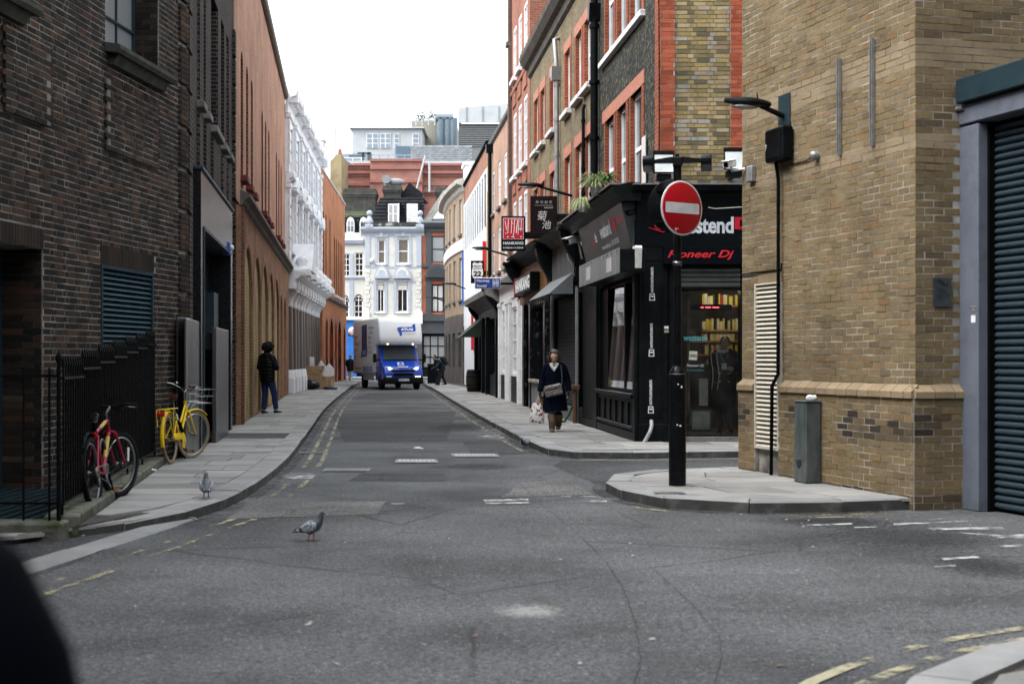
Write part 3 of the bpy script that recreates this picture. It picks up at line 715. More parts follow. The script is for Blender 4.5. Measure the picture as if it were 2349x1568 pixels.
def brick_face(root,F,W0,W1,H0,H1,ops,gmat,omat,bond='flemish',course=.075,ln=.225,limit=300,depth=.012,gap=.010,zoff=0.0,back=.02,name='brick',keep=None,tintf=None,y=0.0,relief=None):
 """courses of separate bricks standing proud of the mortar plane y; the largest-showing ones are objects, the rest one mesh"""
 bricks=[];nz=int((H1-H0)/course+.5);k=0
 for c in range(nz):
  z0=H0+c*course;z1=min(z0+course,H1);zc=(z0+z1)/2
  x=W0-(random.uniform(0,.02)+{0:0,1:ln/2,2:ln/4}[(c%2)if bond=='stretcher' else(2*(c%2))])
  j=0;hdr_row=bond=='english' and c%2
  while x<W1-.01:
   if bond=='flemish':l=ln if(j+c)%2==0 else ln/2
   elif bond=='mixed':l=random.choice((ln,ln,ln/2))
   elif hdr_row:l=ln/2
   else:l=ln
   j+=1;a,b=max(x,W0),min(x+l,W1);x+=l
   segs=[(a,b)]
   for o in ops:
    if o.z0-.01<zc<o.z1+.01:
     ox0,ox1=o.x0,o.x1
     if o.arch and zc>o.z1-o.arch:
      q=sqrt(max(0,1-((zc-(o.z1-o.arch))/o.arch)**2));cx=(ox0+ox1)/2;hw=(ox1-ox0)/2*q;ox0,ox1=cx-hw,cx+hw
     ns=[]
     for s0,s1 in segs:
      if ox1<=s0 or ox0>=s1:ns.append((s0,s1));continue
      if ox0>s0:ns.append((s0,ox0))
      if ox1<s1:ns.append((ox1,s1))
     segs=ns
   for s0,s1 in segs:
    if s1-s0>.03 and(keep is None or keep((s0+s1)/2,zc)):bricks.append((s0,s1,z0,z1))
 sc=sorted(range(len(bricks)),key=lambda i:-pscale(F,(bricks[i][0]+bricks[i][1])/2,(bricks[i][2]+bricks[i][3])/2)*(bricks[i][1]-bricks[i][0])**.5)
 big=set(sc[:limit]);st=MB();q=gap/2
 for i,(a,b,z0,z1)in enumerate(bricks):
  d=depth+random.uniform(-.003,.003)+(relief((a+b)/2,(z0+z1)/2)if relief else 0)
  jx,jz=random.uniform(-.002,.002),random.uniform(-.0025,.0025)
  a2,b2,c2,d2=a+q+jx,b-q+jx,z0+q+jz,z1-q+jz
  e1,e2=random.uniform(-.0015,.0015),random.uniform(-.0015,.0015)
  tn=tintf((a+b)/2,(z0+z1)/2)if tintf else random.random()
  if i in big:
   key=(round(b2-a2,2),i%5)
   w_,h_=round(b2-a2,2),course-gap
   if key not in BRK or BRK[key][1]!=h_:
    m=MB();e3=random.uniform(-.002,.002)
    m.add([(-w_/2,.03,-h_/2),(w_/2,.03,-h_/2),(w_/2,.03,h_/2),(-w_/2,.03,h_/2),(-w_/2,0,-h_/2+e1),(w_/2,0,-h_/2+e3),(w_/2,0,h_/2+e2),(-w_/2,0,h_/2-e3)],[(4,5,6,7),(0,1,5,4),(1,2,6,5),(2,3,7,6),(3,0,4,7)])
    o=m.build(name,omat,root,F);BRK[key]=(o.data,h_)
    o.data.materials.clear();o.data.materials.append(omat)
    me=o.data
   else:
    me=BRK[key][0]
    o=link(name,me,root,F)
    if me.materials[0]is not omat:o.material_slots[0].link='OBJECT';o.material_slots[0].material=omat
   o.matrix_basis=F@Matrix.Translation(((a2+b2)/2,y-d,(c2+d2)/2))
   o['tint']=tn
  else:
   st.cur=tn
   st.add([(a2,y+.01,c2),(b2,y+.01,c2),(b2,y+.01,d2),(a2,y+.01,d2),(a2,y-d,c2+e1),(b2,y-d,c2+e2),(b2,y-d,d2+e1),(a2,y-d,d2-e2)],[(4,5,6,7),(0,1,5,4),(1,2,6,5),(2,3,7,6),(3,0,4,7)])
 if st.v:tag(st.build('brick_courses',gmat,root,F,attr='tint'),kind='stuff')
def brick_pair(name,pal,**kw):
 g=brick_geo(name,pal,**kw);o=brick_geo(name+'_single',pal,**kw)
 nd=next(n for n in o.node_tree.nodes if n.type=='ATTRIBUTE');nd.attribute_type='OBJECT'
 return g,o
def louvre(root,x0,x1,z0,z1,n,fm,sm,F,depth=.06,fw=.045,slope=.05,y=0.0):
 m=MB();m.box(x0,x0+fw,y-.015,y+depth,z0,z1);m.box(x1-fw,x1,y-.015,y+depth,z0,z1);m.box(x0+fw,x1-fw,y-.015,y+depth,z0,z0+fw);m.box(x0+fw,x1-fw,y-.015,y+depth,z1-fw,z1)
 f=m.build('louvre_vent',fm,root,F)
 g=MB();g.quad((x0,y+depth,z0),(x1,y+depth,z0),(x1,y+depth,z1),(x0,y+depth,z1));g.build('vent_back',MBLACK,f)
 h=(z1-z0-2*fw)/n;me=None
 for i in range(n):
  zb=z0+fw+i*h
  if me is None:
   s=MB();s.add([(x0+fw,y+.0,0),(x1-fw,y+.0,0),(x1-fw,y-.006,.012),(x0+fw,y-.006,.012),(x1-fw,y+slope,h*.92),(x0+fw,y+slope,h*.92)],[(0,1,2,3),(3,2,4,5),(5,4,1,0)])
   o=s.build('slat',sm,f);me=o.data
  else:o=link('slat',me,f)
  o.location.z=zb
 return f
MBLACK=M('matt_black',(.003,.003,.0035),.8,spec=.04)
M_BLK=M('black_paint',(.003,.0035,.004),.4,col2=(.007,.008,.009),scale=5,bmp=.002,bscale=40,spec=.06)
M_BLKS=M('black_shop_paint',(.003,.004,.0045),.42,col2=(.006,.008,.009),scale=3,dirt=((.02,.022,.023),5,.35),spec=.07)
M_WHT=M('white_paint',(.74,.75,.76),.55,col2=(.62,.63,.64),scale=3,dirt=((.3,.3,.29),4,.35))
M_WINW=M('white_window_paint',(.76,.77,.78),.4,col2=(.62,.63,.64),scale=6)
M_TEAL=M('teal_metal',(.009,.023,.031),.45,col2=(.013,.030,.038),scale=5,dirt=((.04,.045,.045),7,.4))
M_GLS=glass_dark('dark_glass');M_GLSB=glass_dark('bluish_glass',(.05,.06,.068),.06);M_GLSL=glass_dark('pale_curtained_glass',(.2,.21,.215),.15)
M_CLR=glass_clear('clear_glass')
M_STONE=M('sooty_stone',(.16,.155,.145),.85,col2=(.085,.085,.08),scale=4,bmp=.01,bscale=40,dirt=((.03,.03,.03),6,.7))
M_STEEL=M('brushed_steel',(.17,.17,.17),.34,.9,col2=(.09,.09,.09),scale=3,sc=(12,12,.6))
# ==== dark brick building, left
DK_G,DK_O=brick_pair('dark_brick',[(0,(.013,.0115,.011)),(.3,(.022,.0175,.0155)),(.55,(.034,.025,.019)),(.78,(.05,.032,.0235)),(.93,(.064,.034,.024)),(1,(.068,.052,.039))],grain=.5)
M_MORT=M('pale_mortar',(.24,.23,.21),.95,col2=(.075,.07,.064),scale=2.2,lo=.36,hi=.66,bmp=.01,bscale=60)
M_DKFAR=brick_tex('dark_brick_far',(.016,.014,.015),(.042,.025,.02),(.13,.125,.115),soot=((.007,.007,.009),.8,.5),ms=.014)
L1=Fac(-5.8,10.0,.1,.995)
db=thing('brick_building','tall dark sooty brick building with teal louvre behind black railings','building',L1 .F)
H1=11.0;cor=hypot(20.3-10,-4.77+5.8)
doorL=Op(L1 .x(-130),L1 .x(98),0,L1 .z(98,572),.55)
vx0,vx1=L1 .x(231),L1 .x(350)
ventO=Op(vx0,vx1,L1 .z(232,830),L1 .z(232,606),.1)
winU=Op(L1 .x(241),L1 .x(364),L1 .z(241,112),L1 .z(241,112)+2.5,.42)
winU2=Op(L1 .x(-150),L1 .x(40),L1 .z(40,20),L1 .z(40,20)+2.5,.42)
OPS1=[doorL,ventO,winU,winU2]
m=MB();wall_mesh(m,0,cor,0,H1,OPS1,back=6);m.build('wall',[M_MORT],db,L1 .F)
panA=(L1 .x(241),L1 .x(357),L1 .z(241,340),L1 .z(241,180));panB=(L1 .x(8),L1 .x(110),L1 .z(110,290),L1 .z(110,110))
for(a,b,c,d)in(panA,panB):
 m=MB();m.box(a,b,-.034,.01,c,d);m.build('brick_panel',M_MORT,db,L1 .F)
def rel1(x,z):
 for(a,b,c,d)in(panA,panB):
  if a<x<b and c<z<d:return .035
 return 0.0
sold=[(doorL.x0,doorL.x1,doorL.z1,doorL.z1+.23),(ventO.x0-.02,ventO.x1+.02,ventO.z1,ventO.z1+.24)]
def keep1(x,z):return not any(a<x<b and c<z<d for a,b,c,d in sold)
brick_face(db,L1 .F,.5,cor-.30,.0,7.6,OPS1,DK_G,DK_O,gap=.015,depth=.004,keep=keep1,relief=rel1,tintf=lambda x,z:random.random()**1.25)
for(a,b,c,d)in sold:
 x=max(a,.5);i=0
 while x<b:
  m=MB();m.box(x+.005,min(x+.07,b),-.012,.02,c+.006,d-.004,'xXyzZ');o=m.build('soldier_brick',DK_O,db,L1 .F);o['tint']=.25+.4*random.random();x+=.075
def reveal_bricks(o,side,F,z0,z1,dep):
 st=MB();k=0;z=z0
 while z<z1:
  h=min(.075,z1-z);cuts=[0.01,.11,dep]if k%2 else[0.01,.225,dep]
  for a,b in zip(cuts,cuts[1:]):
   st.cur=random.random();x=o.x1 if side>0 else o.x0;s=-side
   st.box(x,x+s*.012,a+.005,b-.005,z+.005,z+h-.005)
  z+=h;k+=1
 tag(st.build('brick_courses',DK_G,db,F,attr='tint'),kind='stuff')
reveal_bricks(winU,1,L1 .F,winU.z0,winU.z1,.40);reveal_bricks(doorL,1,L1 .F,0,doorL.z1,.53)
qx0=cor-.30
for k in range(int(9.5/.6)):
 z0=k*.6+.1
 m=MB();m.box(qx0,cor+.035,-.035,.4,z0,z0+.53);m.build('quoin_block',M_DKFAR,db,L1 .F)
 for c in range(7):
  zz=z0+c*.075
  for(a,b)in(((qx0,cor+.035),)if c%2 else((qx0,cor-.11),(cor-.11,cor+.035))):
   m=MB();m.box(a+.004,b-.004,-.047,-.03,zz+.005,zz+.07);o=m.build('brick',DK_O,db,L1 .F);o['tint']=random.random()
for o,l in((winU,''),(winU2,'')):
 m=MB();a,b,z=o.x0-.02,o.x1+.2,o.z0
 m.prism([(-.2,z),(-.2,z+.05),(.1,z+.1),(.1,z-.02),(-.17,z-.05)],a,b,'x');m.prism([(-.13,z-.05),(.02,z-.05),(.02,z-.17),(-.07,z-.17)],a+.12,b-.14,'x')
 m.build('sill',M('mossy_sill_stone',(.05,.05,.042),.9,col2=(.02,.024,.014),scale=5,bmp=.01,bscale=30),db,L1 .F)
window(db,winU,M_TEAL,M_GLSL,3,4,.05,.03,L1 .F,panes=True);window(db,winU2,M_TEAL,M_GLSL,3,4,.05,.03,L1 .F)
louvre(db,ventO.x0,ventO.x1,ventO.z0,ventO.z1,17,M_TEAL,M('teal_slat',(.012,.036,.05),.4,col2=(.016,.045,.06),scale=4),L1 .F,.09)
f=window(db,Op(doorL.x0+.02,doorL.x1-.02,.05,doorL.z1-.02,.55),M_TEAL,glass_dark('teal_glass',(.006,.03,.04),.12),6,3,.08,.04,L1 .F,name='glazed_door')
L2=Fac(-4.77,20.3,-.123,.992);e2=hypot(9.3,1.14)
def rop(F_,a,b,t,bt,dep,arch=0):return Op(F_.x(a),F_.x(b),F_.z(a,bt),F_.z(a,t),dep,arch)
ops2=[]
for(a,b,zt,zb)in((452,458.5,8.7,0),(467,472,8.7,0),(484,500,8.6,0),(507,514,8.7,0),(519,525,8.7,0)):
 ops2 .append(Op(L2 .x(a),L2 .x(b),5.62,8.0,.3))
door2=Op(L2 .x(463),L2 .x(531),0.1,L2 .z(463,470),.5);ops2 .append(door2)
m=MB();wall_mesh(m,0,e2,0,H1,ops2,back=6.5);m.build('wall',M_DKFAR,db,L2 .F)
for o in ops2[:-1]:
 window(db,o,M_TEAL,M_GLSB,1,4,.04,.03,L2 .F)
 sill(db,o.x0,o.x1,o.z0,M_STONE,.12,.12,L2 .F)
 m=MB();m.box(o.x0-.05,o.x1+.05,-.05,.02,4.5,5.4);m.build('apron_panel',M_DKFAR,db,L2 .F)
for k in range(14):
 z0=k*.6+.1
 for a,b,o_ in((e2-.35,e2+.03,.06),(.3,.75,.04)):m=MB();m.box(a,b,-o_,.06,z0,z0+.53);m.build('quoin_block',M_DKFAR,db,L2 .F)
M_GRAN=M('polished_black_granite',(.006,.007,.008),.25,col2=(.018,.019,.021),scale=40,lo=.4,hi=.65,spec=.12)
p0,p1=L2 .x(461,-.12),L2 .x(533,-.12);pt=L2 .z(461,380,-.12);m=MB()
jw=.42
for a,b in((p0,p0+jw),(p1-jw,p1)):m=MB();m.box(a,b,-.12,.5,0,pt-.9);m.build('portal_jamb',M_GRAN,db,L2 .F)
m=MB();m.box(p0,p1,-.12,.5,pt-.9,pt-.06);m.build('portal_lintel',M_GRAN,db,L2 .F)
m=MB();m.bbox(p0-.03,p1+.03,-.16,.0,pt-.06,pt,.01);m.build('portal_cap',M_TEAL,db,L2 .F)
m=MB();m.box(p0+jw,p1-jw,-.14,.45,pt-.95,pt-.9);m.box(p0+jw-.05,p0+jw,-.14,-.12,.1,pt-.95);m.build('portal_trim',M_TEAL,db,L2 .F)
m=MB();m.box(p0+jw,p1-jw,.3,.4,.1,pt-.8);d_=m.build('door',M('dark_steel_door',(.008,.011,.013),.35,col2=(.014,.018,.02),scale=2),db,L2 .F)
for xx in(lerp(p0,p1,.36),lerp(p0,p1,.62)):
 m=MB();m.box(xx-.015,xx+.015,.285,.3,.1,pt-.8);m.build('door_joint',MBLACK,d_)
m=MB();m.box(lerp(p0,p1,.66),lerp(p0,p1,.80),.05,.3,2.0,2.75);m.build('hood_light',M_TEAL,db,L2 .F)
m=MB();m.box(lerp(p0,p1,.70),lerp(p0,p1,.86),.1,.3,.2,1.7);m.build('entry_panel',MBLACK,db,L2 .F)
m=MB();a=L1 .x(404,-.05);m.bbox(a,cor+.05,-.075,-.05,.12,2.12,.004);m.build('steel_panel',M_STEEL,db,L1 .F)
for(xa,xb,zt)in((-.02,L2 .x(441,-.1),2.12),(L2 .x(445,-.2),L2 .x(474,-.2),2.1),(L2 .x(497,-.2),L2 .x(524,-.2),2.05)):
 m=MB();m.bbox(xa,xb,-.2 if xa>.5 else-.1,-.122 if xa>.5 else-.06,.12,zt,.01);m.build('steel_panel',M_STEEL,db,L2 .F)
al=thing('alarm_box','small blue alarm box with white lens at end of dark building','alarm',L2 .F)
x,z=L2 .px(533,570,-.2);m=MB();m.bbox(x-.1,x+.1,-.16,0,z-.13,z+.13,.03);m.build('box',M('alarm_blue',(.03,.09,.35),.4),al,L2 .F)
m=MB();m.ell((x+.07,-.18,z+.02),.055,.05,.055);m.build('lens',M_WHT,al,L2 .F)
for zz,nm in((641,'lower'),(535,'upper')):
 b=thing('alarm_bell','small red alarm bell %s the blue alarm box'%('below' if nm=='lower' else 'above'),'bell',L2 .F)
 x,z=L2 .px(533,zz,-.12);m=MB();m.lathe([(.0,-.12),(.06,-.11),(.09,-.06),(.1,0.0)],(x,0,z),12,axis='y');m.build('gong',M('bell_red',(.35,.01,.015),.4),b,L2 .F)
 m=MB();m.box(x-.04,x+.04,-.02,.0,z-.13,z+.13);m.build('mount',MBLACK,b,L2 .F)
# ==== railings on a mossy plinth
FA,FB=Vector((-3.86,11.95,0)),Vector((-4.86,18.95,0));fdir=(FB-FA).normalized();flen=(FB-FA).length
FF=frame(FA.x,FA.y,0,fdir.x,fdir.y)
rl=thing('iron_railings','long black spear topped railings stepping up along the left pavement','railings',FF)
m=MB();x=0
while x<flen:
 nx=min(x+1.15,flen);m.bbox(x+.004,nx-.004,-.13,.16,-.02,.2,.02);x=nx
m.build('plinth',M_MOSS,rl)
M_RAIL=M('railing_black',(.003,.0032,.0035),.35,col2=(.006,.0065,.007),scale=30,spec=.08)
nst=7;stp=flen/nst;bar=None
for s in range(nst):
 zr=1.36+.055*s+(.02 if s else 0)
 m=MB();m.box(s*stp,(s+1)*stp+.05,-.022,.022,zr,zr+.02);m.build('top_rail',M_RAIL,rl)
 n=int(stp/.115)
 for i in range(n):
  m=MB();m.cyl((0,0,.28),(0,0,zr+.1),.0105,n=6,caps=False);m.lathe([(.0105,zr+.1),(.02,zr+.13),(.0,zr+.21)],n=6)
  o=m.build('bar',M_RAIL,rl)if i==0 else link('bar',bar,rl);bar=o.data;o.location=(s*stp+(i+.5)*stp/n,0,0)
m=MB();m.box(0,flen,-.022,.022,.28,.30);m.build('bottom_rail',M_RAIL,rl)
for i in range(6):
 m=MB();xx=i*flen/5;m.cyl((xx,0,.2),(xx,0,.28),.014,n=6);m.build('foot',M_RAIL,rl)
rr=thing('iron_railings','short low run of black railings closing off the basement area at the lower left','railings',frame(-6.9,11.86,0))
m=MB();m.bbox(0,3.1,-.14,.14,-.02,.16,.02);m.build('plinth',M_MOSS,rr)
m=MB();m.box(0,3.05,-.02,.02,1.38,1.405);m.box(0,3.05,-.02,.02,.3,.32);m.build('rail',M_RAIL,rr)
bar=None
for i in range(14):
 if bar is None:m=MB();m.cyl((0,0,.15),(0,0,1.46),.011,n=6);o=m.build('bar',M_RAIL,rr);bar=o.data
 else:o=link('bar',bar,rr)
 o.location.x=.1+i*.22
m=MB();m.cyl((3.04,0,.1),(3.04,0,1.5),.02,n=8);m.lathe([(.02,1.5),(.035,1.54),(0,1.62)],(3.04,0,0),8);m.build('end_post',M_RAIL,rr)
gr=thing('area_grating','dark iron grating over the light well behind the short railings','grating',frame(-6.2,12.1,0))
m=MB();m.box(0,2.3,0,4,.05,.07);m.build('pit_cover',MBLACK,gr)
for i in range(16):
 m=MB();m.box(.02+i*.14,.05+i*.14,0,3.5,.075,.1);m.build('grating_bar',M_TEAL,gr)
# ==== red-brown brick hall
L3=Fac(-5.9,29.6,-.1175,.993);e3=hypot(24,2.82);HB=11.7
M_RB=brick_tex('red_brown_brick',(.50,.28,.19),(.42,.22,.145),(.48,.37,.29),soot=((.29,.18,.13),.5,.5))
M_RBD=brick_tex('pier_and_reveal_shade_brick',(.16,.06,.035),(.11,.042,.028),(.22,.16,.12))
M_YB=brick_tex('yellow_infill_brick',(.52,.42,.20),(.44,.34,.15),(.24,.2,.14),soot=((.07,.06,.04),.6,.5),bm=.02,ms=.018)
bh=thing('brick_building','long red brown brick hall with narrow arched slits, man leaning at its foot','building',L3 .F)
ops=[]
for g0 in(31.7,39.3,47.2):
 for j in range(3):
  x=(g0+j*1.66-29.6)*1.007;ops.append(Op(x-.36,x+.36,5.65,8.5,.42,.36))
m=MB();wall_mesh(m,0,e3,4.95,HB,ops,back=8,reveal_mi=1);m.build('upper_wall',[M_RB,M_RBD],bh)  # slit reveals take the darker brick to paint in their shade
for o in ops:
 m=MB();m.quad((o.x0,o.depth,o.z0),(o.x1,o.depth,o.z0),(o.x1,o.depth,o.z1),(o.x0,o.depth,o.z1));m.build('slit_infill',M('recess_shade',(.03,.018,.012),.9),bh)  # slit backs coloured near black, standing in for shade in the recess
 sill(bh,o.x0,o.x1,o.z0,M('red_sill',(.12,.025,.018),.7),.16,.14)
band(bh,-.02,e3,[(.05,HB-.25),(.12,HB-.2),(.14,HB-.02),(.1,HB)],M('coping_brown',(.12,.1,.08),.9),name='coping')
ops=[]
for i in range(5):
 x=.75+i*3.25;ops.append(Op(x,x+2.75,.15,4.05,.05,1.3))
for i in range(2):
 x=17.6+i*2.6;ops.append(Op(x,x+1.6,.12,3.7,.35,.8))
FL3=L3 .F@Matrix.Translation((0,-.14,0))
m=MB();wall_mesh(m,0,e3,0,4.8,ops,back=8.14);m.build('lower_wall',brick_tex('mixed_red_brick',(.29,.15,.09),(.34,.20,.11),(.2,.15,.11),soot=((.06,.045,.035),.5,.55)),bh,FL3)
for o in ops[:5]:
 m=MB();m.quad((o.x0,.06,o.z0),(o.x1,.06,o.z0),(o.x1,.06,o.z1),(o.x0,.06,o.z1));m.build('infill_panel',M_YB,bh,FL3)
 m=MB();n=12;cx=(o.x0+o.x1)/2;hw=1.375;zt=o.z1-1.3
 for i in range(n):
  a0,a1=pi*(i+.06)/n,pi*(i+.94)/n
  m.add([(cx-r*cos(a),-.012,zt+r*sin(a))for r,a in((hw,a0),(hw,a1),(hw+.26,a1),(hw+.26,a0))],[(0,1,2,3)])
 m.build('arch_ring',M('arch_red',(.32,.15,.10),.85,col2=(.24,.11,.07),scale=12),bh,FL3)
for o in ops[5:]:
 m=MB();m.box(o.x0,o.x1,.2,.3,.12,o.z1);m.box((o.x0+o.x1)/2-.03,(o.x0+o.x1)/2+.03,.17,.2,.12,o.z1-.5);m.build('white_door',M_WHT,bh,FL3)
band(bh,-.05,e3,[(0,4.78),(.06,4.82),(.09,4.9),(.2,4.95),(.2,5.03),(0,5.1)],M('ledge_stone',(.14,.12,.1),.85,col2=(.05,.05,.045),scale=3),FL3,'string_course')
m=MB();m.box(.02,.38,-.05,.02,0,4.76);m.build('end_pier',M_RBD,bh,FL3)
# ==== white classical building
L4=Fac(-8.7,53.6,-.069,.9976);e4=18.6;HW=11.9
wb=thing('white_building','white stuccoed building with brown granite columns and pedimented windows','building',L4 .F)
M_STUC=M('white_stucco',(.70,.715,.735),.6,col2=(.60,.615,.635),scale=2,dirt=((.35,.35,.36),3,.3))
M_COLM=M('brown_granite',(.13,.1,.088),.3,col2=(.075,.06,.055),scale=60,lo=.4,hi=.6)
nb=6;bw_=e4/nb;ops=[]
for i in range(nb):
 xc=(i+.5)*bw_;ops+=[Op(xc-.55,xc+.55,5.75,7.85,.3),Op(xc-.5,xc+.5,8.9,10.6,.3)]
m=MB();wall_mesh(m,0,e4,4.7,11.3,ops,back=8);m.build('wall',M_STUC,wb)
for o in ops:
 window(wb,o,M_WINW,M_GLSB,2,2,.06,.04,None)
 xc,hw=(o.x0+o.x1)/2,(o.x1-o.x0)/2;m=MB()
 m.box(o.x0-.18,o.x0,-.08,.02,o.z0,o.z1);m.box(o.x1,o.x1+.18,-.08,.02,o.z0,o.z1);m.box(o.x0-.18,o.x1+.18,-.08,.02,o.z1,o.z1+.16);m.build('architrave',M_STUC,wb)
 sill(wb,o.x0,o.x1,o.z0,M_STUC,.22,.14,over=.25)
 if o.z0<6:
  m=MB();z=o.z1+.2;m.box(o.x0-.3,o.x1+.3,-.35,.02,z,z+.12)
  if int(xc/bw_)%2==0:m.prism([(o.x0-.34,z+.12),(o.x1+.34,z+.12),(xc,z+.62)],-.36,.02)
  else:m.prism([(xc-(hw+.34)*cos(pi*k/8),z+.12+.42*sin(pi*k/8))for k in range(9)],-.36,.02)
  m.build('window_pediment',M_STUC,wb)
for i in range(nb+1):
 x=min(max(i*bw_,.22),e4-.22)
 for(z0,z1)in((4.95,8.25),(8.7,10.95)):
  m=MB();m.box(x-.2,x+.2,-.13,.02,z0,z1)
  k=z0+.35
  while k<z1-.3:m.bbox(x-.23,x+.23,-.17,-.1,k,k+.36,.02);k+=.42
  m.box(x-.27,x+.27,-.2,.02,z1-.16,z1);m.build('pilaster',M_STUC,wb)
band(wb,0,e4,[(0,8.25),(.1,8.32),(.12,8.45),(.3,8.5),(.3,8.6),(0,8.68)],M_STUC,name='string_course')
band(wb,-.1,e4,[(0,10.95),(.08,11.0),(.1,11.3),(.18,11.4),(.22,11.55),(.4,11.62),(.44,11.8),(.3,11.86),(.1,11.9)],M_STUC,name='cornice')
for i in range(nb+1):
 x=min(max(i*bw_,.22),e4-.22);m=MB();m.bbox(x-.2,x+.2,-.47,.02,11.35,11.93,.02);m.build('cornice_block',M_STUC,wb)
for i in range(30):
 x=.3+i*e4/30;m=MB();m.box(x-.07,x+.07,-.36,-.2,11.42,11.6);m.build('bracket',M_STUC,wb)
m=MB();wall_mesh(m,0,e4,0,4.7,[Op(i*bw_+.55,(i+1)*bw_-.55,.3,3.5,.6)for i in range(nb)],back=8,y=.5);m.build('ground_wall',M_STUC,wb)
for i in range(nb):
 m=MB();m.box(i*bw_+.6,(i+1)*bw_-.6,1.0,1.06,.3,3.5);m.build('pane',M_GLSB,wb)
for i in range(nb*2-1):
 x=(i+1)*bw_/2+(.22 if i%2 else 0);
 if x>e4-.4:continue
 c=MB();c.lathe([(.27,1.05),(.26,2.2),(.235,3.55)],(x,.12,0),18);co_=c.build('column',M_COLM,wb)
 c=MB();c.bbox(x-.33,x+.33,-.2,.42,.12,.75,.02);c.lathe([(.32,.75),(.33,.82),(.30,.88),(.31,.95),(.27,1.05)],(x,.12,0),18);c.build('column_base',M_STUC,co_)
 c=MB();c.lathe([(.24,3.55),(.27,3.6),(.25,3.66),(.27,3.8),(.36,3.98),(.42,4.1)],(x,.12,0),18);c.bbox(x-.44,x+.44,-.34,.5,4.1,4.2,.02);c.bbox(x-.36,x+.36,-.38,.4,4.2,4.75,.02);c.build('capital',M_STUC,co_)
band(wb,0,e4,[(.3,4.2),(.34,4.3),(.34,4.55),(.45,4.6),(.6,4.72),(.65,4.85),(.3,4.92),(0,4.95)],M_STUC,name='entablature')
for i in range(nb):
 x=(i+.5)*bw_;c=MB();c.bbox(x-.5,x+.5,-.85,-.2,4.75,5.05,.03);c.lathe([(.3,5.05),(.2,5.2),(.26,5.4),(.1,5.55)],(x,-.5,0),10);c.build('balcony_urn',M_STUC,wb)
m=MB();m.prism([(1.2,4.95),(3.6,4.95),(2.4,6.1)],-.9,.05);m.build('porch_pediment',M_STUC,wb)
ch=thing('chimney_stack','pale rendered chimney stack rising behind the white cornice','chimney',frame(-10.9,75.5))
m=MB();p=at(718,320,75.5)-Vector((-10.9,75.5,0));q=at(741,310,75.5)-Vector((-10.9,75.5,0));m.bbox(p.x,q.x+.0,.1,1.0,5,13.3,.02);m.bbox(p.x-.05,q.x+.05,.05,1.05,13.3,13.45,.02);m.build('stack',M('pale_render',(.56,.55,.53),.8),ch)
for i in range(3):m=MB();m.lathe([(.09,13.45),(.08,13.6)],(lerp(p.x,q.x,.2+.3*i),.5,0),8);m.build('chimney_pot',M_STUC,ch)
# ==== orange brick building
L5=Fac(-9.9,72.0,-.9,18.0);e5=18.02;HO=11.35
ob=thing('brick_building','bright orange brick building with slit windows and painted red base','building',L5 .F)
M_OB=brick_tex('orange_brick',(.48,.20,.10),(.40,.155,.075),(.45,.28,.17),soot=((.2,.08,.045),.5,.35))
M_OBD=brick_tex('dark_orange_brick',(.2,.06,.03),(.15,.05,.025),(.2,.12,.08))
ops=[]
for x0,n in((1.6,2),(5.8,1),(9.0,5)):
 for j in range(n):ops.append(Op(x0+j*1.5,x0+j*1.5+.6,5.4 if x0<8 else 5.2,9.3 if x0<8 else 8.6,.25,.3))
m=MB();wall_mesh(m,0,e5,4.75,HO,ops,back=7,reveal_mi=1);m.build('upper_wall',[M_OB,M_OBD],ob)
for o in ops:
 m=MB();m.quad((o.x0,.25,o.z0),(o.x1,.25,o.z0),(o.x1,.25,o.z1),(o.x0,.25,o.z1));m.build('slit_infill',M_OBD,ob);sill(ob,o.x0,o.x1,o.z0,M_WHT,.14,.14)
F5=L5 .F@Matrix.Translation((0,-.1,0))
ops=[Op(2.0,3.2,.14,3.6,.3,.6),Op(4.6,7.0,.14,3.75,.5,1.2),Op(8.4,9.6,.14,3.6,.3,.6),Op(10.6,13.2,.14,3.75,.5,1.3),Op(15.3,16.8,.14,3.4,.4,.7)]
m=MB();wall_mesh(m,0,e5,1.4,4.65,ops,back=7);m.build('lower_wall',M_OB,ob,F5)
m=MB();wall_mesh(m,0,e5,0,1.4,ops,back=7,y=-.02);m.build('plinth',M('painted_red_base',(.28,.065,.03),.5,col2=(.22,.05,.025),scale=2),ob,F5)
for o in ops:m=MB();m.quad((o.x0,o.depth,0),(o.x1,o.depth,0),(o.x1,o.depth,o.z1),(o.x0,o.depth,o.z1));m.build('doorway',MBLACK if o.x1-o.x0>2 else M_OBD,ob,F5)
for o in ops:
 m=MB();n=10;cx=(o.x0+o.x1)/2;hw=(o.x1-o.x0)/2;zt=o.z1-o.arch
 for i in range(n):
  a0,a1=pi*(i+.05)/n,pi*(i+.95)/n
  m.add([(cx-r*cos(a),-.012,zt+(o.arch+r-hw)*sin(a))for r,a in((hw,a0),(hw,a1),(hw+.24,a1),(hw+.24,a0))],[(0,1,2,3)])
 m.build('arch_ring',M('orange_arch',(.36,.11,.05),.85),ob,F5)
band(ob,-.02,e5,[(0,4.62),(.08,4.68),(.16,4.76),(.16,4.84),(-.1,4.95)],M('grey_ledge',(.16,.15,.14),.8),F5,'string_course')
band(ob,-.02,e5,[(.02,HO),(.06,HO+.03),(.06,HO+.1),(0,HO+.12)],M('pale_coping',(.5,.5,.5),.8),None,'coping')
for px_,pz in((745,748),(761,770)):
 pass
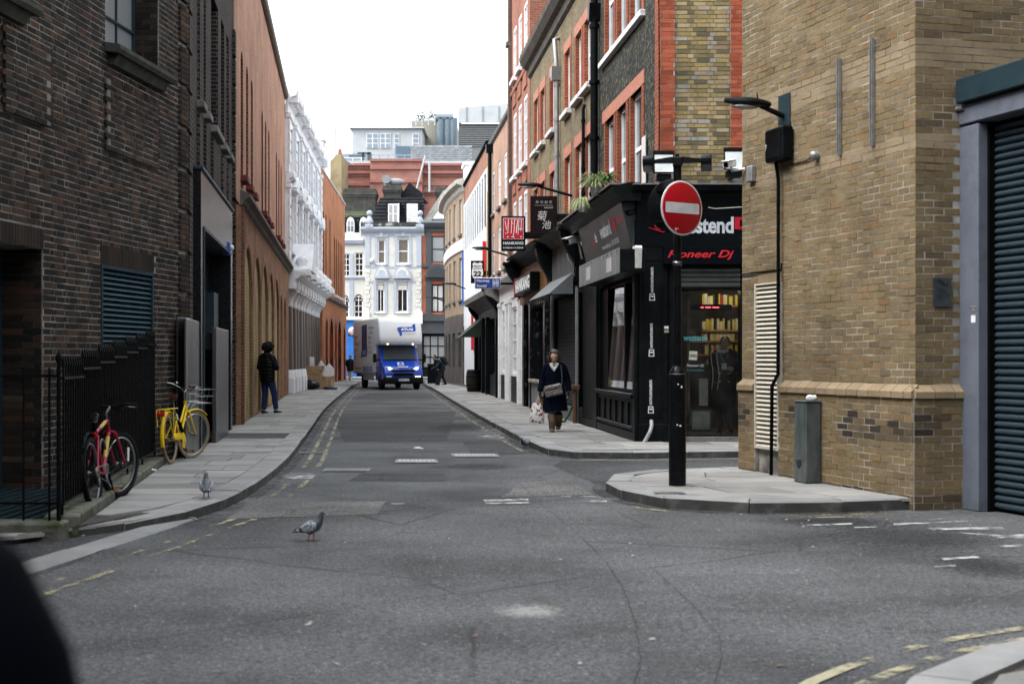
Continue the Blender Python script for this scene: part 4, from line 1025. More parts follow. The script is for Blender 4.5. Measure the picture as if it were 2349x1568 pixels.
# ==== buff brick building, right
BF_G,BF_O=brick_pair('buff_brick',[(0,(.018,.016,.014)),(.08,(.05,.04,.03)),(.14,(.11,.082,.05)),(.24,(.155,.115,.064)),(.4,(.188,.14,.076)),(.6,(.205,.153,.083)),(.8,(.228,.17,.09)),(.9,(.222,.14,.068)),(1,(.19,.152,.10))],grain=.6,soot=((.04,.036,.03),1.1,.2))
BL_G,BL_O=brick_pair('pale_buff_brick',[(0,(.225,.172,.11)),(1,(.265,.205,.132))],grain=.3)
M_MORTB=M('grey_mortar',(.36,.345,.315),.95,col2=(.07,.063,.055),scale=2.5,bmp=.01,bscale=60)
YL=Fac(2.96,17.9,1.14,-3.75);yl=hypot(1.14,3.75)
YR=Fac(4.1,14.15,.967,.255)
yb=thing('brick_building','buff brick corner building with black lamp and cream louvre strip','building',YL.F)
lv=Op(YL.x(1741),YL.x(1795),.42,YL.z(1741,652),.08)
m=MB();wall_mesh(m,0,yl,0,9.5,[lv],back=3.5,shell=False);m.build('wall',M_MORTB,yb,YL.F)
m=MB();wall_mesh(m,0,3.4,0,9.5,[],back=3.5,shell=False);m.build('wall',M_MORTB,yb,YR.F)
m=MB();m.quad((0,0,0),(0,3.4,0),(0,3.4,9.5),(0,0,9.5));m.quad((0,0,9.5),(yl,0,9.5),(yl,3.3,9.5),(0,3.4,9.5));m.build('rear_wall',M_MORTB,yb,YL.F)
LB=lambda z:4.535<z<4.765 or 3.675<z<3.83
STN=[(YL.x(1965,-.05),.80,.55,.20),(YL.x(2060,-.05),.78,.35,.14),(YL.x(1822,-.05),.85,.25,.16),(.10,.85,.18,.2)]
def tb(x,z):
 t=.2+.8*random.betavariate(2.0,1.8)
 if z<1.1:
  for a,b,c,d in STN:
   q=((x-a)/c)**2+((z-b)/d)**2
   if q<1.3*random.uniform(.6,1.1):t=random.uniform(.05,.2)if q<.5 else random.uniform(.12,.4)
  if z<.12:t=random.uniform(.05,.25)
 return t
tr=lambda x,z:random.uniform(.03,.16)if z>4.0 and .7<x<2.5 and z<4.75 else .14+.7*random.betavariate(1.5,1.8)
for Fc,W1,lim in((YL,yl,150),(YR,3.4,60)):
 kp=(lambda x,z:not LB(z))if Fc is YL else(lambda x,z:not LB(z)and(x<.53 or z>4.3))
 kb=(lambda x,z:LB(z))if Fc is YL else(lambda x,z:LB(z)and(x<.53 or z>4.3))
 brick_face(yb,Fc.F,0 if Fc is YL else-.007,W1+(.006 if Fc is YL else 0),1.275,7.3,[lv]if Fc is YL else[],BF_G,BF_O,'stretcher',limit=lim,depth=.003,gap=.012,keep=kp,tintf=tb if Fc is YL else tr)
 brick_face(yb,Fc.F,0 if Fc is YL else-.007,W1+(.006 if Fc is YL else 0),1.275,7.3,[lv]if Fc is YL else[],BL_G,BL_O,'stretcher',limit=12,depth=.004,gap=.009,keep=kb)
for Fc,W1,lim,x0 in((YL,yl+.05,70,0),(YR,.55,20,-.05)):
 FP=Fc.F@Matrix.Translation((0,-.055,0))
 o2=[Op(lv.x0-.0,lv.x1+.0,0,3)]if Fc is YL else[]
 brick_face(yb,FP,x0,W1,0.0,1.125,o2,BF_G,BF_O,'stretcher',limit=lim,depth=.003,gap=.011,tintf=tb)
 m=MB()
 for(a,b)in(((x0,lv.x0),(lv.x1,W1))if Fc is YL else((x0,W1),)):m.box(a,b,0,.05,0,1.13)
 m.build('plinth',M_MORTB,yb,FP)
 x=x0
 while x<W1-.02:
  nx=min(x+.225,W1)
  if not(Fc is YL and lv.x0-.2<x<lv.x1):
   m=MB();m.prism([(-.03,1.135),(-.03,1.20),(.06,1.275),(.06,1.135)],x+.005,nx-.005,'x');o=m.build('ledge_brick',BL_O,yb,FP);o['tint']=random.random()
  x=nx
M_CREAM=M('cream_louvre',(.56,.52,.44),.5,col2=(.44,.40,.33),scale=5,dirt=((.18,.15,.11),6,.4))
FV=YL.F@Matrix.Translation((0,-.05,0))
louvre(yb,lv.x0,lv.x1,lv.z0,lv.z1,36,M_CREAM,M_CREAM,FV,.05,.02,.035)
m=MB();m.box(lv.x0-.01,lv.x1+.01,-.012,.03,lv.z1+.01,lv.z1+.16);m.build('vent_cap',BL_G,yb,YL.F)
m=MB();z=YL.z(1720,628);m.tube([(0,-.02,z),(lv.x1,-.02,YL.z(1795,622)+.02),(lv.x1+.02,-.02,YL.z(1795,622)+.1)],.01,5);m.build('conduit',MBLACK,yb,YL.F)
M_GALV=M('galvanised_steel',(.30,.31,.31),.5,.5,col2=(.2,.2,.2),scale=12)
for X,t,b,l in((1930,135,357,'shorter galvanised channel fixed upright on the buff wall, farther from the corner'),(2006,90,335,'longer galvanised channel fixed upright on the buff wall, nearer the corner')):
 x,zt=YL.px(X,t);zb=YL.z(X,b);r=thing('wall_channel',l,'bracket',YL.F@Matrix.Translation((x,0,0)),'steel channels on the buff wall')
 m=MB();m.box(-.022,-.012,-.05,-.01,zb,zt);m.box(.012,.022,-.05,-.01,zb,zt);m.box(-.012,.012,-.02,-.01,zb,zt);m.build('channel',M_GALV,r)
 for i in range(5):m=MB();m.cyl((0,-.027,lerp(zb,zt,.08+.21*i)),(0,-.02,lerp(zb,zt,.08+.21*i)),.009,n=6);m.build('bolt',M_STEEL,r)
M_LAMP=M('lamp_black',(.004,.005,.006),.4,col2=(.008,.01,.011),scale=6,spec=.12)
M_LENS=M('lamp_lens',(.35,.36,.36),.2)
def street_lamp(label,F,reach=.9,z=0.0,plate=True,up=.0,group='wall lamps along the street',head=.62):
 """flat oval head on a short arm, F at the wall with -y out"""
 t=thing('wall_lamp',label,'street lamp',F,group);m=MB()
 if plate:m.bbox(-.14,.14,-.03,.0,z-.28,z+.22,.01);m.build('wall_plate',M_TEAL,t)
 m=MB();m.tube([(0,0,z-.05),(0,-.1,z-.02),(0,-(reach-head*.8),z+up)],[.035,.035,.028],8);m.build('arm',M_LAMP,t)
 m=MB();rings=[]
 for i in range(9):
  u=i/8;y=-(reach-head)-head*u;hw=.035+.105*sin(pi*min(1,u*1.15+.05))**.8 if u<.95 else .03;hh=.03+.045*sin(pi*(.12+.82*u))
  zc=z+up+.01+.02*u
  rings.append([(hw*cos(a),y,zc+hh*(sin(a)if sin(a)>0 else .45*sin(a)))for a in(2*pi*k/14 for k in range(14))])
 m.ring(rings);m.build('lamp_head',M_LAMP,t)
 m=MB();m.ell((0,-(reach-head*.45),z+up-.022),.085,head*.3,.03,12,6);m.build('lens',M_LENS,t)
 m=MB();m.cyl((0,-(reach-head*.75),z+up+.05),(0,-(reach-head*.72),z+up+.16),.012,.006,6);m.build('sensor',M_LAMP,t)
 return t
x,z=YL.px(1802,258);street_lamp('black oval street lamp on the buff brick wall above the box numbered 7',YL.F@Matrix.Translation((x,0,0)),.80,z,True,.06,head=.58)
x0,x1,z0,z1=YL.rect(1766,1806,300,376,-.1);xb=thing('cable_box','black numbered cable box below the lamp on the buff wall','box',YL.F)
m=MB();m.bbox(x0,x1,-.17,-.015,z0,z1,.02);m.build('box',M_BLK,xb);m=MB();m.box(x0+.03,x1-.03,-.178,-.17,z0+.04,z1-.04);m.build('lid',M_BLK,xb)
lettering('7',xb,x0+.05,lerp(z0,z1,.45),.07,M_WHT,-.180)
cb=tag(MB().tube([YL.F@Vector(p)for p in((x0+.12,-.08,z0),(x0+.14,-.06,z0-.2),(lv.x1+.01,-.06,z0-.3),(lv.x1+.02,-.07,1.35),(lv.x1-.02,-.13,1.2),(lv.x1-.1,-.10,.12))],.022,6).build('cable',MBLACK),'thick black cable running down the cream louvre from the numbered box','cable')
sp_=thing('wall_sensor','small round grey fitting on the buff wall right of the numbered box','fitting',YL.F);x,z=YL.px(1878,357)
m=MB();m.lathe([(0,-.1),(.04,-.1),(.05,-.06),(.045,0)],(x,0,z),12,axis='y');m.build('cap',M_GALV,sp_);m=MB();m.tube([(x,-.03,z),(x-.3,-.02,z-.03),(x-.62,-.02,z-.02)],.008,5);m.build('lead',MBLACK,sp_)
x0,x1,z0,z1=YR.rect(2138,2180,636,704);ct=thing('warning_plate','grey camera warning plate on the narrow brick face beside the shutter','sign',YR.F)
m=MB();m.bbox(x0,x1,-.022,-.012,z0,z1,.003);m.build('plate',M('plate_grey',(.045,.055,.058),.4),ct)
MDK=M('dark_print',(.02,.025,.028),.5)
m=MB();xc=lerp(x0,x1,.45);zc=lerp(z0,z1,.84);m.T=Matrix.Translation((xc,0,zc))@Matrix.Rotation(.6,4,'Y');m.box(-.05,.03,-.026,-.022,-.014,.014);m.box(.03,.045,-.026,-.022,-.01,.01);m.T=None
m.box(x1-.045,x1-.04,-.025,-.022,zc-.045,zc+.01);m.box(x1-.065,x1-.04,-.025,-.022,zc-.02,zc-.013);m.build('camera_symbol',MDK,ct)
for i,wd in enumerate((.8,.9,.6,.85,.9,.75,.5)):
 m=MB();zz=lerp(z0,z1,.60-i*.06);xm=(x0+x1)/2;n=9
 for k in range(n):
  if random.random()<.85:m.box(xm-wd*.08+wd*.16*k/n,xm-wd*.08+wd*.16*(k+.75)/n,-.0235,-.022,zz,zz+.007)
 tag(m.build('small_print',MDK,ct),kind='stuff')
P0=YR.F@Vector((.56,0,0));DR=Fac(P0 .x,P0 .y,.30,-.954)
M_LAV=M('lavender_grey_paint',(.12,.135,.17),.5,col2=(.095,.108,.138),scale=3,bmp=.003,bscale=30,dirt=((.06,.055,.05),5,.45))
M_SHUT=M('slate_shutter',(.034,.054,.068),.36,.3,col2=(.045,.066,.08),scale=3,sc=(1,1,6),dirt=((.015,.03,.035),3,.5))
sb=thing('shutter_door','teal roller shutter in a lavender grey steel frame','shutter',DR.F)
m=MB();m.bbox(0,.31,-.06,.22,0,3.9,.01);m.build('post',M_LAV,sb)
m=MB();m.box(.31,.345,.05,.3,0,3.9);m.build('guide',MBLACK,sb)
m=MB();m.bbox(0,6,-.07,.2,3.92,4.12,.01);m.build('lintel',M_LAV,sb)
m=MB();m.bbox(.05,6,-.14,.6,4.13,4.38,.01);m.build('header_box',M_TEAL,sb)
m=MB();m.box(.0,6,.6,2.5,4.1,4.2);m.build('canopy_roof',M_TEAL,sb)
n=52;hs=3.86/n;me=None
for i in range(n):
 if me is None:
  m=MB();pr=[(.16,0),(.125,hs*.12),(.108,hs*.35),(.108,hs*.6),(.125,hs*.84),(.16,hs*.98)]
  for(a,b),(c,d)in zip(pr,pr[1:]):m.add([(.35,a,b),(5.6,a,b),(5.6,c,d),(.35,c,d)],[(0,1,2,3)],True)
  o=m.build('slat',M_SHUT,sb);me=o.data
 else:o=link('slat',me,sb)
 o.location.z=.03+i*hs
m=MB();m.quad((.3,.162,0),(5.6,.162,0),(5.6,.162,3.95),(.3,.162,3.95));m.build('shutter_back',MBLACK,sb)
m=MB();m.box(5.6,6,-.06,.22,0,3.9);m.build('post',M_LAV,sb)
for zz,hh,mm in((2.02,.05,M('sticker_grey',(.25,.25,.25),.5)),(1.9,.075,M_WHT)):
 m=MB();m.box(.2,.27,-.063,-.06,zz,zz+hh);m.build('sticker',mm,sb)
lettering('METRO',sb,.235,2.045,.02,MDK,-.0645)
lb=tag(MB().cyl(DR.F@Vector((-.3,-.08,4.09)),DR.F@Vector((.1,-.08,4.09)),.03,n=8).build('shutter_roller_end',M_GALV),'grey roller end sticking out over the shutter frame','fitting')
cbn=thing('street_cabinet','dented grey green utility cabinet with tissue on top','cabinet',YL.F);xa=YL.x(1825,-.25)
M_CAB=M('cabinet_grey',(.05,.06,.062),.5,col2=(.09,.10,.10),scale=6,lo=.4,hi=.6,bmp=.004,bscale=20,dirt=((.035,.04,.038),4,.7),sc=(1,1,.4))
m=MB();m.bbox(xa,xa+.27,-.27,-.07,.12,1.04,.012);m.build('body',M_CAB,cbn)
m=MB();m.bbox(xa-.01,xa+.28,-.28,-.065,1.04,1.06,.008);m.build('lid',M_CAB,cbn)
m=MB();m.box(xa+.02,xa+.25,-.276,-.27,.38,1.02);d_=m.build('door',M_CAB,cbn)
m=MB();m.cyl((xa+.12,-.28,.34),(xa+.12,-.27,.34),.045,n=14);m.build('lock',MDK,cbn)
ts=MB();ts.ell(YL.F@Vector((xa+.2,-.15,1.085)),.07,.05,.035,9,6,fn=lambda d:1+.35*sin(9*d.x+5*d.y)*cos(7*d.z));tag(ts.build('tissue',M_WHT),'crumpled white tissue lying on the street cabinet','tissue')
# ==== corner building with the music shop
UX=lambda Y:4.96-.1*Y
SXL=lambda Y:4.5-.1*Y
def ufac(y0,y1,d=0.0):return Fac(UX(y1)+d,y1,.0995,-.995),(y1-y0)*1.005
def sfac(y0,y1):return Fac(SXL(y1),y1,.0995,-.995),(y1-y0)*1.005
M_FLINT=brick_tex('sooty_stock_brick',(.022,.026,.028),(.06,.062,.052),(.02,.022,.023),soot=((.013,.016,.018),1.2,.5),ms=.016,bm=.03,vary=(.16,.13,.075))
M_STOCK=brick_tex('yellow_brown_stock',(.25,.20,.125),(.16,.135,.085),(.13,.115,.09),soot=((.07,.065,.055),.5,.45),bm=.03)
M_REDB=brick_tex('red_dressing_brick',(.30,.075,.035),(.20,.055,.03),(.28,.2,.15),ms=.010)
M_PINK=M('pink_lintel',(.38,.16,.11),.85,col2=(.28,.11,.075),scale=9)
RQ_G,RQ_O=brick_pair('red_quoin_brick',[(0,(.22,.055,.03)),(.5,(.32,.08,.042)),(1,(.38,.11,.06))],grain=.3)
YS_G,YS_O=brick_pair('yellow_stock_brick',[(0,(.09,.08,.055)),(.25,(.21,.165,.08)),(.5,(.31,.23,.10)),(.75,(.36,.28,.15)),(.9,(.30,.29,.27)),(1,(.30,.17,.06))],grain=.5,soot=((.05,.05,.04),1.6,.35))
# --- upper storeys, side to the street
U1,u1=ufac(24.0,31.25);cbd=thing('corner_building','dark stock brick corner building with red brick quoins over a black music shop','building',U1 .F)
ops=[]
for(a,b)in((1388,1409),(1416,1437),(1446,1473)):
 ops.append(Op(U1 .x(a),U1 .x(b),4.45,6.55,.17));ops.append(Op(U1 .x(a),U1 .x(b),7.9,10.2,.17))
m=MB();wall_mesh(m,0,u1-.002,4.3,13.5,ops,back=5);m.mi=0;m.build('wall',M_FLINT,cbd)
for o in ops:
 window(cbd,o,M_WINW,M_GLSB,1,2,.09,.06)
 for a,b in((o.x0-.06,o.x0+.06),(o.x1-.01,o.x1+.2)):m=MB();m.box(a,b,-.012,o.depth-.1,o.z0,o.z1,'xXyzZ');m.build('brick_jamb',M_REDB,cbd)
for zz in(6.55,10.2):
 m=MB();m.box(ops[0].x0-.25,ops[4].x1+.25,-.02,.1,zz,zz+.26);m.build('lintel_band',M_PINK,cbd)
m=MB();m.bbox(ops[0].x0-.35,ops[4].x1+.3,-.1,.05,7.76,7.88,.01);m.build('sill',M('sill_white',(.62,.62,.62),.7),cbd)
m=MB();m.box(u1-.30,u1-.003,-.04,.02,4.4,13.5);m.build('corner_pier',M_REDB,cbd)
m=MB();m.box(u1-.34,u1-.004,-.09,.02,8.0,8.1);m.build('pier_band',M_PINK,cbd)
x,z=U1 .px(1481,365);m=MB();m.box(x-.12,x+.22,-.05,-.035,z-.45,z+.4);m.build('wall_plaque',M('plaque_white',(.55,.55,.53),.7,col2=(.4,.4,.39),scale=14),cbd)
# --- upper storeys, front
U2=Fac(2.56,24.0,1,0);W2=4.2
m=MB();wall_mesh(m,.001,W2,4.3,13.5,[],back=3,shell=False);m.build('wall',M('stock_mortar',(.21,.2,.17),.95,col2=(.1,.1,.09),scale=3),cbd,U2 .F)
qa,qb=.245,1.20
brick_face(cbd,U2 .F,qa,qb,4.45,8.2,[],YS_G,YS_O,'flemish',limit=170,depth=.008,gap=.012)
brick_face(cbd,U2 .F@Matrix.Translation((0,-.03,0)),0,qa,4.9,8.2,[],RQ_G,RQ_O,'mixed',limit=70,depth=.006,gap=.006)
brick_face(cbd,U2 .F@Matrix.Translation((0,-.03,0)),qb,1.66,4.9,8.2,[],RQ_G,RQ_O,'mixed',limit=60,depth=.006,gap=.006)
m=MB();m.box(0,qa,-.03,.0,4.9,13);m.box(qb,1.66,-.03,0,4.9,13);m.build('quoin_backing',M_MORTB,cbd,U2 .F)
for k,X in enumerate((1511,)):
 x=U2 .x(X);m=MB();m.tube([(x,-.05,4.5),(x+.01,-.055,6),(x-.01,-.05,7.9)],.007,5);m.build('lead_wire',MBLACK,cbd,U2 .F)
# --- shop front facing the camera
SF=Fac(2.14,23.7,1,0);HK=lambda y:SF.z(1600,y)
SS,ss=Fac(1.54,30.4,.6,-6.7),hypot(.6,6.7)
m=MB();m.box(0.0,.72,0,.35,.0,4.2);m.box(1.76,5,0,.35,0,4.2);m.box(.72,1.76,0,.35,2.7,4.2);m.build('shop_wall',M_BLKS,cbd,SF.F)
m=MB();m.bbox(-.03,4.6,-.06,.0,3.42,4.24,.01);m.build('fascia',M('fascia_black',(.003,.004,.0055),.35,col2=(.005,.0065,.008),scale=2,spec=.06),cbd,SF.F)
band(cbd,-.12,4.6,[(.06,4.22),(.1,4.26),(.14,4.32),(.26,4.36),(.3,4.44),(.1,4.5)],M_BLKS,SF.F,'cornice')
m=MB();m.box(-.1,4.6,-.32,.4,4.45,4.475);m.build('lead_flashing',M('lead_grey',(.16,.17,.175),.5,col2=(.08,.085,.09),scale=6),cbd,SF.F)
m=MB();m.box(-.1,4.6,-.05,.01,3.36,3.42);m.build('fascia_trim',M_BLK,cbd,SF.F)
M_LW=M('white_letters',(.62,.64,.68),.4);M_LR=M('red_letters',(.50,.012,.03),.4);M_LRD=M('pioneer_red',(.55,.02,.03),.4)
xx=lambda D:SF.x(D,-.06)
lettering('westend',cbd,xx(1546),HK(517),.285,M_LW,-.0645,w=xx(1683)-xx(1546),off=.03,align='LEFT',F=SF.F,sp=.97)
lettering('DJ',cbd,xx(1685),HK(517),.27,M_LR,-.0645,w=.42,off=.045,align='LEFT',F=SF.F,sp=.9)
m=MB();m.T=Matrix.Translation((xx(1514),-.066,HK(521)))@Matrix.Diagonal((1,1,.75,1))
m.torus((0,0,.03),.085,.011,'y',24,5);m.tube([(-.2,0,-.02),(-.05,0,-.08),(.06,0,-.13),(.1,0,-.07),(.14,0,.0)],[.004,.014,.014,.012,.005],5);m.T=None;m.build('swirl_emblem',M_LR,cbd,SF.F)
m=MB();x=xx(1703);m.box(x,x+.30,-.066,-.06,HK(488),HK(471));m.build('number_plate',M_LW,cbd,SF.F);m=MB();m.box(x+.008,x+.292,-.069,-.066,HK(488)+.008,HK(471)-.008);m.build('number_ground',M_BLK,cbd,SF.F)
lettering('10',cbd,x+.08,HK(479.5),.085,M_LW,-.0705,off=.02,F=SF.F)
m=MB();m.bbox(.42,1.80,-.2,-.0,HK(608),HK(568),.01);m.build('sign_box',M('sign_black',(.003,.004,.006),.35,spec=.06),cbd,SF.F)
lettering('Pioneer Dj',cbd,(xx(1530)+xx(1680))/2,HK(587),.165,M_LRD,-.2035,w=1.12,off=.02,shear=.35,F=SF.F)
for i in range(4):
 m=MB();z0=2.74+i*.085;pr=[(-.0,0),(-.03,.02),(-.035,.05),(-.0,.083)]
 for(a,b),(c,d)in zip(pr,pr[1:]):m.add([(.74,a,z0+b),(1.74,a,z0+b),(1.74,c,z0+d),(.74,c,z0+d)],[(0,1,2,3)],True)
 m.build('shutter_slat',M('shutter_steel',(.15,.16,.155),.4,.6,col2=(.09,.1,.1),scale=4),cbd,SF.F)
for(a,b)in((.02,.50),(.53,.70),(1.77,1.93)):
 m=MB();m.bbox(a,b,-.05,.0,.12,3.36,.008);p=m.build('pilaster',M_BLKS,cbd,SF.F)
 if b-a>.3:
  m=MB();m.box(a+.07,a+.09,-.062,-.05,.55,3.2);m.box(b-.09,b-.07,-.062,-.05,.55,3.2);m.box(a+.09,b-.09,-.062,-.05,.53,.55);m.box(a+.09,b-.09,-.062,-.05,3.2,3.22);m.build('moulding',M_BLKS,p)
 m=MB();m.bbox(a-.02,b+.02,-.08,.0,.12,.42,.01);m.build('pilaster_base',M_BLKS,p)
for y0,y1 in((616,672),(744,800),(873,930)):
 xc=SF.x(1496-(y0-616)*.012,-.05)
 lettering('NATIVE INSTRUMENTS',cbd,xc,HK((y0+y1)/2-2),.045,M_WHT,-.054,w=.42,off=.03,rot=pi/2,F=SF.F)
 z=HK(y1+8);m=MB();m.prism([(xc-.05,z-.07),(xc+.05,z-.07),(xc+.042,z+.05),(xc-.042,z+.05)],-.054,-.051);m.build('device_emblem',M_WHT,cbd,SF.F)
 m=MB();m.prism([(xc-.033,z-.055),(xc+.033,z-.055),(xc+.028,z+.035),(xc-.028,z+.035)],-.0565,-.0545);m.box(xc-.02,xc+.02,-.058,-.0565,z-.03,z-.024);m.build('emblem_ground',M_BLK,cbd,SF.F)
 m=MB();m.box(xc-.022,xc+.022,-.0575,-.0565,z-.012,z+.012);m.build('emblem_bar',M_WHT,cbd,SF.F)
for y0,mm in((748,M_WHT),(757,M('old_sticker',(.4,.36,.25),.6))):
 m=MB();m.box(SF.x(1523),SF.x(1533),-.0535,-.05,HK(y0+6),HK(y0));m.build('sticker',mm,cbd,SF.F)
m=MB();m.bbox(SF.x(1703,-.05),SF.x(1713,-.05),-.075,-.05,HK(734),HK(723),.004);m.build('key_switch',M('switch_grey',(.5,.5,.5),.4),cbd,SF.F)
m=MB();m.box(.70,1.78,-.1,.5,.02,.2);m.build('door_step',M_STONE,cbd,SF.F)
dgl=MB();dgl.quad((.73,.12,.22),(1.76,.12,.22),(1.76,.12,2.68),(.73,.12,2.68));dg=dgl.build('glass_door',M_CLR,cbd,SF.F)
m=MB();xh=SF.x(1632,.1)
for s in(0,.1):m.tube([(xh+s+.02*sin(pi*t/6*2-.5),.05,1.0+t*.118)for t in range(7)],.011,6)
m.box(xh,xh+.12,.045,.055,1.12,1.13);m.box(xh,xh+.12,.045,.055,1.62,1.63);m.build('handle',M_STEEL,dg)
m=MB();m.box(.73,1.76,.1,.14,.2,.23);m.box(.70,.73,.08,.16,.2,2.7);m.build('door_rail',M_BLK,dg)
M_TEALP=M('teal_print',(.08,.26,.28),.5)
lettering('westend',dg,SF.x(1594,.11),HK(774),.11,M_TEALP,.112,w=.40,off=.03)
lettering('Pioneer Dj',dg,SF.x(1595,.11),HK(839),.055,M('pale_print',(.5,.52,.54),.5),.112,w=.3,off=.01,shear=.3)
lettering('AUTHORISED',dg,SF.x(1595,.11),HK(849),.026,M_TEALP,.112,w=.3)
os_=thing('open_sign','small cream hanging card reading OPEN inside the shop door','sign',SF.F);xo,zo=SF.px(1590,816,.11)
m=MB();m.T=Matrix.Translation((xo,.107,zo))@Matrix.Rotation(.06,4,'Y');m.box(-.07,.07,-.003,.0,-.07,.08);m.T=None;m.build('card',M('card_cream',(.5,.5,.42),.6),os_)
lettering('OPEN',os_,xo,zo,.05,MDK,.1025,w=.12,off=.02)
M_INT=M('shop_interior',(.05,.045,.035),.8,col2=(.07,.06,.045),scale=1)
m=MB();m.quad((.1,.36,.21),(4.5,.36,.21),(4.5,4.2,.21),(.1,4.2,.21));m.build('shop_floor',M('wood_floor',(.14,.09,.05),.4),cbd,SF.F)
m=MB();m.quad((.1,4.2,.2),(4.5,4.2,.2),(4.5,4.2,3.3),(.1,4.2,3.3));m.quad((2.6,.36,.2),(2.6,4.2,.2),(2.6,4.2,3.3),(2.6,.36,3.3));m.quad((.1,.36,3.3),(4.5,.36,3.3),(4.5,4.2,3.3),(.1,4.2,3.3));m.build('inner_wall',M_INT,cbd,SF.F)
shf=thing('shop_shelves','orange lit wooden shelves stacked with packets inside the music shop','shelves',SF.F)
M_SHF=M('shelf_wood',(.30,.14,.04),.6)
cols=[M('packet_yellow',(.50,.44,.05),.5),M('packet_pale',(.55,.53,.3),.5),M('packet_red',(.35,.03,.03),.5),M('packet_dark',(.05,.05,.05),.5),M('packet_white',(.55,.55,.5),.5)]
yb_=2.3
for i,yy in enumerate((700,781,757,812)):
 z=SF.z(1650,yy,yb_);m=MB();m.box(1.15 if i%2 else 1.4,2.5,yb_,yb_+.3,z-.03,z);m.build('shelf',M_SHF,shf)
 x=1.42
 while x<2.45:
  wd=random.choice((.03,.045,.07));hh=random.uniform(.16,.22);c_=random.choices(cols,(5,4,1,2,2))[0]
  if random.random()<.9:m=MB();m.box(x,x+wd-.006,yb_+.04,yb_+.22,z+.001,z+hh);m.build('packet',c_,shf)
  x+=wd
for i in range(7):
 x=random.uniform(.75,1.3);z=random.uniform(1.9,2.6);m=MB();m.box(x,x+.12,yb_+.3,yb_+.4,z,z+.1);m.build('packet',random.choice(cols),shf)
m=MB();m.box(.74,.9,1.4,1.45,1.55,2.25);m.build('poster',cols[0],shf)
led=thing('led_display','dark ticker display with red lit dashes above the shop door','display',SF.F);x0,x1,z0,z1=SF.rect(1585,1678,698,712,.6)
m=MB();m.box(x0,x1,.6,.66,z0,z1);m.build('display_case',MBLACK,led)
M_LED=M('red_led',(.4,.01,.02),.5,em=((1,.05,.08),2.2))
x=x0+.08
while x<x1-.1:
 wd=random.uniform(.03,.12)
 if random.random()<.75:m=MB();m.box(x,x+wd,.595,.6,(z0+z1)/2-.009,(z0+z1)/2+.009);m.build('lit_dash',M_LED,led)
 x+=wd+.03
lp_=thing('shop_light','warm strip lamp hanging inside the music shop','lamp',SF.F);m=MB();m.box(1.1,2.3,1.6,1.7,3.1,3.16);m.build('tube',M('lit_tube',(.9,.8,.6),.5,em=((1,.78,.45),2)),lp_)
la=bpy.data.lights.new('shop_bulb','POINT');la.energy=9;la.color=(1,.78,.45);la.shadow_soft_size=.15;lo2=bpy.data.objects.new('shop_bulb',la);COL.objects.link(lo2);lo2 .location=SF.F@Vector((1.7,1.5,2.9));
for(xa,xb,z0,z1,lbl)in((1588,1628,943,985,'square'),(1604,1624,868,930,'tall')):
 x0,x1,a,b=SF.rect(xa,xb,z0,z1,.5);pn=thing('display_board','%s pale board leaning inside the shop door'%lbl,'board',SF.F);m=MB();m.box(x0,x1,.5,.53,a,b);m.build('board',M('pale_board',(.42,.42,.38),.6),pn)
 if lbl=='square':m=MB();m.box(x0-.03,x1+.03,.53,.55,a-.03,b+.03);m.build('board_frame',M('board_frame',(.08,.12,.13),.5),pn)
# --- shop front along the street
wz0,wz1=0,0
wx0,wx1=SS.x(1376),SS.x(1458);wz0=SS.z(1458,903);wz1=SS.z(1458,640)
ops=[Op(wx0,wx1,wz0,2.95,.18)]
m=MB();wall_mesh(m,0,ss,0,4.2,ops,back=.3,shell=False);m.build('shop_wall',M_BLKS,cbd,SS.F)
m=MB();xm=SS.x(1426.5);xl=SS.x(1389)
for(a,b)in((wx0,xl),(xm-.06,xm+.06),(wx1-.06,wx1)):m.box(a,b,.05,.17,wz0+.06,wz1)
m.box(wx0,wx1,.05,.17,wz0,wz0+.06);fr=m.build('shop_window',M_BLK,cbd,SS.F)
m=MB();m.bbox(wx0-.08,wx1+.06,-.1,.17,wz0-.08,wz0,.01);m.build('sill',M_BLK,fr)
for a,b in((xl,xm-.06),(xm+.06,wx1-.06)):m=MB();dy=(b-a)*.028;m.quad((a,.1-dy,wz0+.06),(b,.1,wz0+.06),(b,.175,wz1),(a,.175-dy,wz1));m.build('pane',glass_clear('shop_window_glass',(.8,.85,.85),3.2),fr)
m=MB();m.box(wx0,wx1,.9,.95,.6,3);m.box(wx0,wx1,.25,.9,wz0,wz0+.02);m.build('window_back',M('window_display',(.06,.055,.05),.8,col2=(.14,.12,.05),scale=2.5,lo=.5,hi=.6),fr)
for i in range(3):
 m=MB();z0=wz1+i*(2.95-wz1)/3;h_=(2.95-wz1)/3;m.add([(wx0,.05,z0),(wx1,.05,z0),(wx1,.0,z0+h_*.5),(wx0,.0,z0+h_*.5),(wx1,.04,z0+h_*.96),(wx0,.04,z0+h_*.96)],[(0,1,3-1,3),(3,2,4,5)]);m.build('shutter_slat',M_BLK,fr)
np_=6
for i in range(np_):
 a,b=lerp(wx0,wx1,i/np_)+.03,lerp(wx0,wx1,(i+1)/np_)-.03
 m=MB();m.box(a-.03,a+.02,-.03,0,.32,wz0-.1);m.bbox(a-.03,b+.03,-.07,0,.3,.36,.01);m.box(a+.02,b+.03,-.03,0,wz0-.16,wz0-.1);m.build('riser_panel',M_BLKS,cbd,SS.F)
m=MB();m.box(0,ss,-.05,0,.1,.26);m.build('plinth',M_BLKS,cbd,SS.F)
for a,b,c in((wx1+.02,ss+.03,3.9),(wx0-.5,wx0-.1,3.4)):m=MB();m.bbox(a,b,-.06,0,.1,c,.01);m.build('pilaster',M_BLKS,cbd,SS.F)
fx0,fx1=SS.x(1360),ss
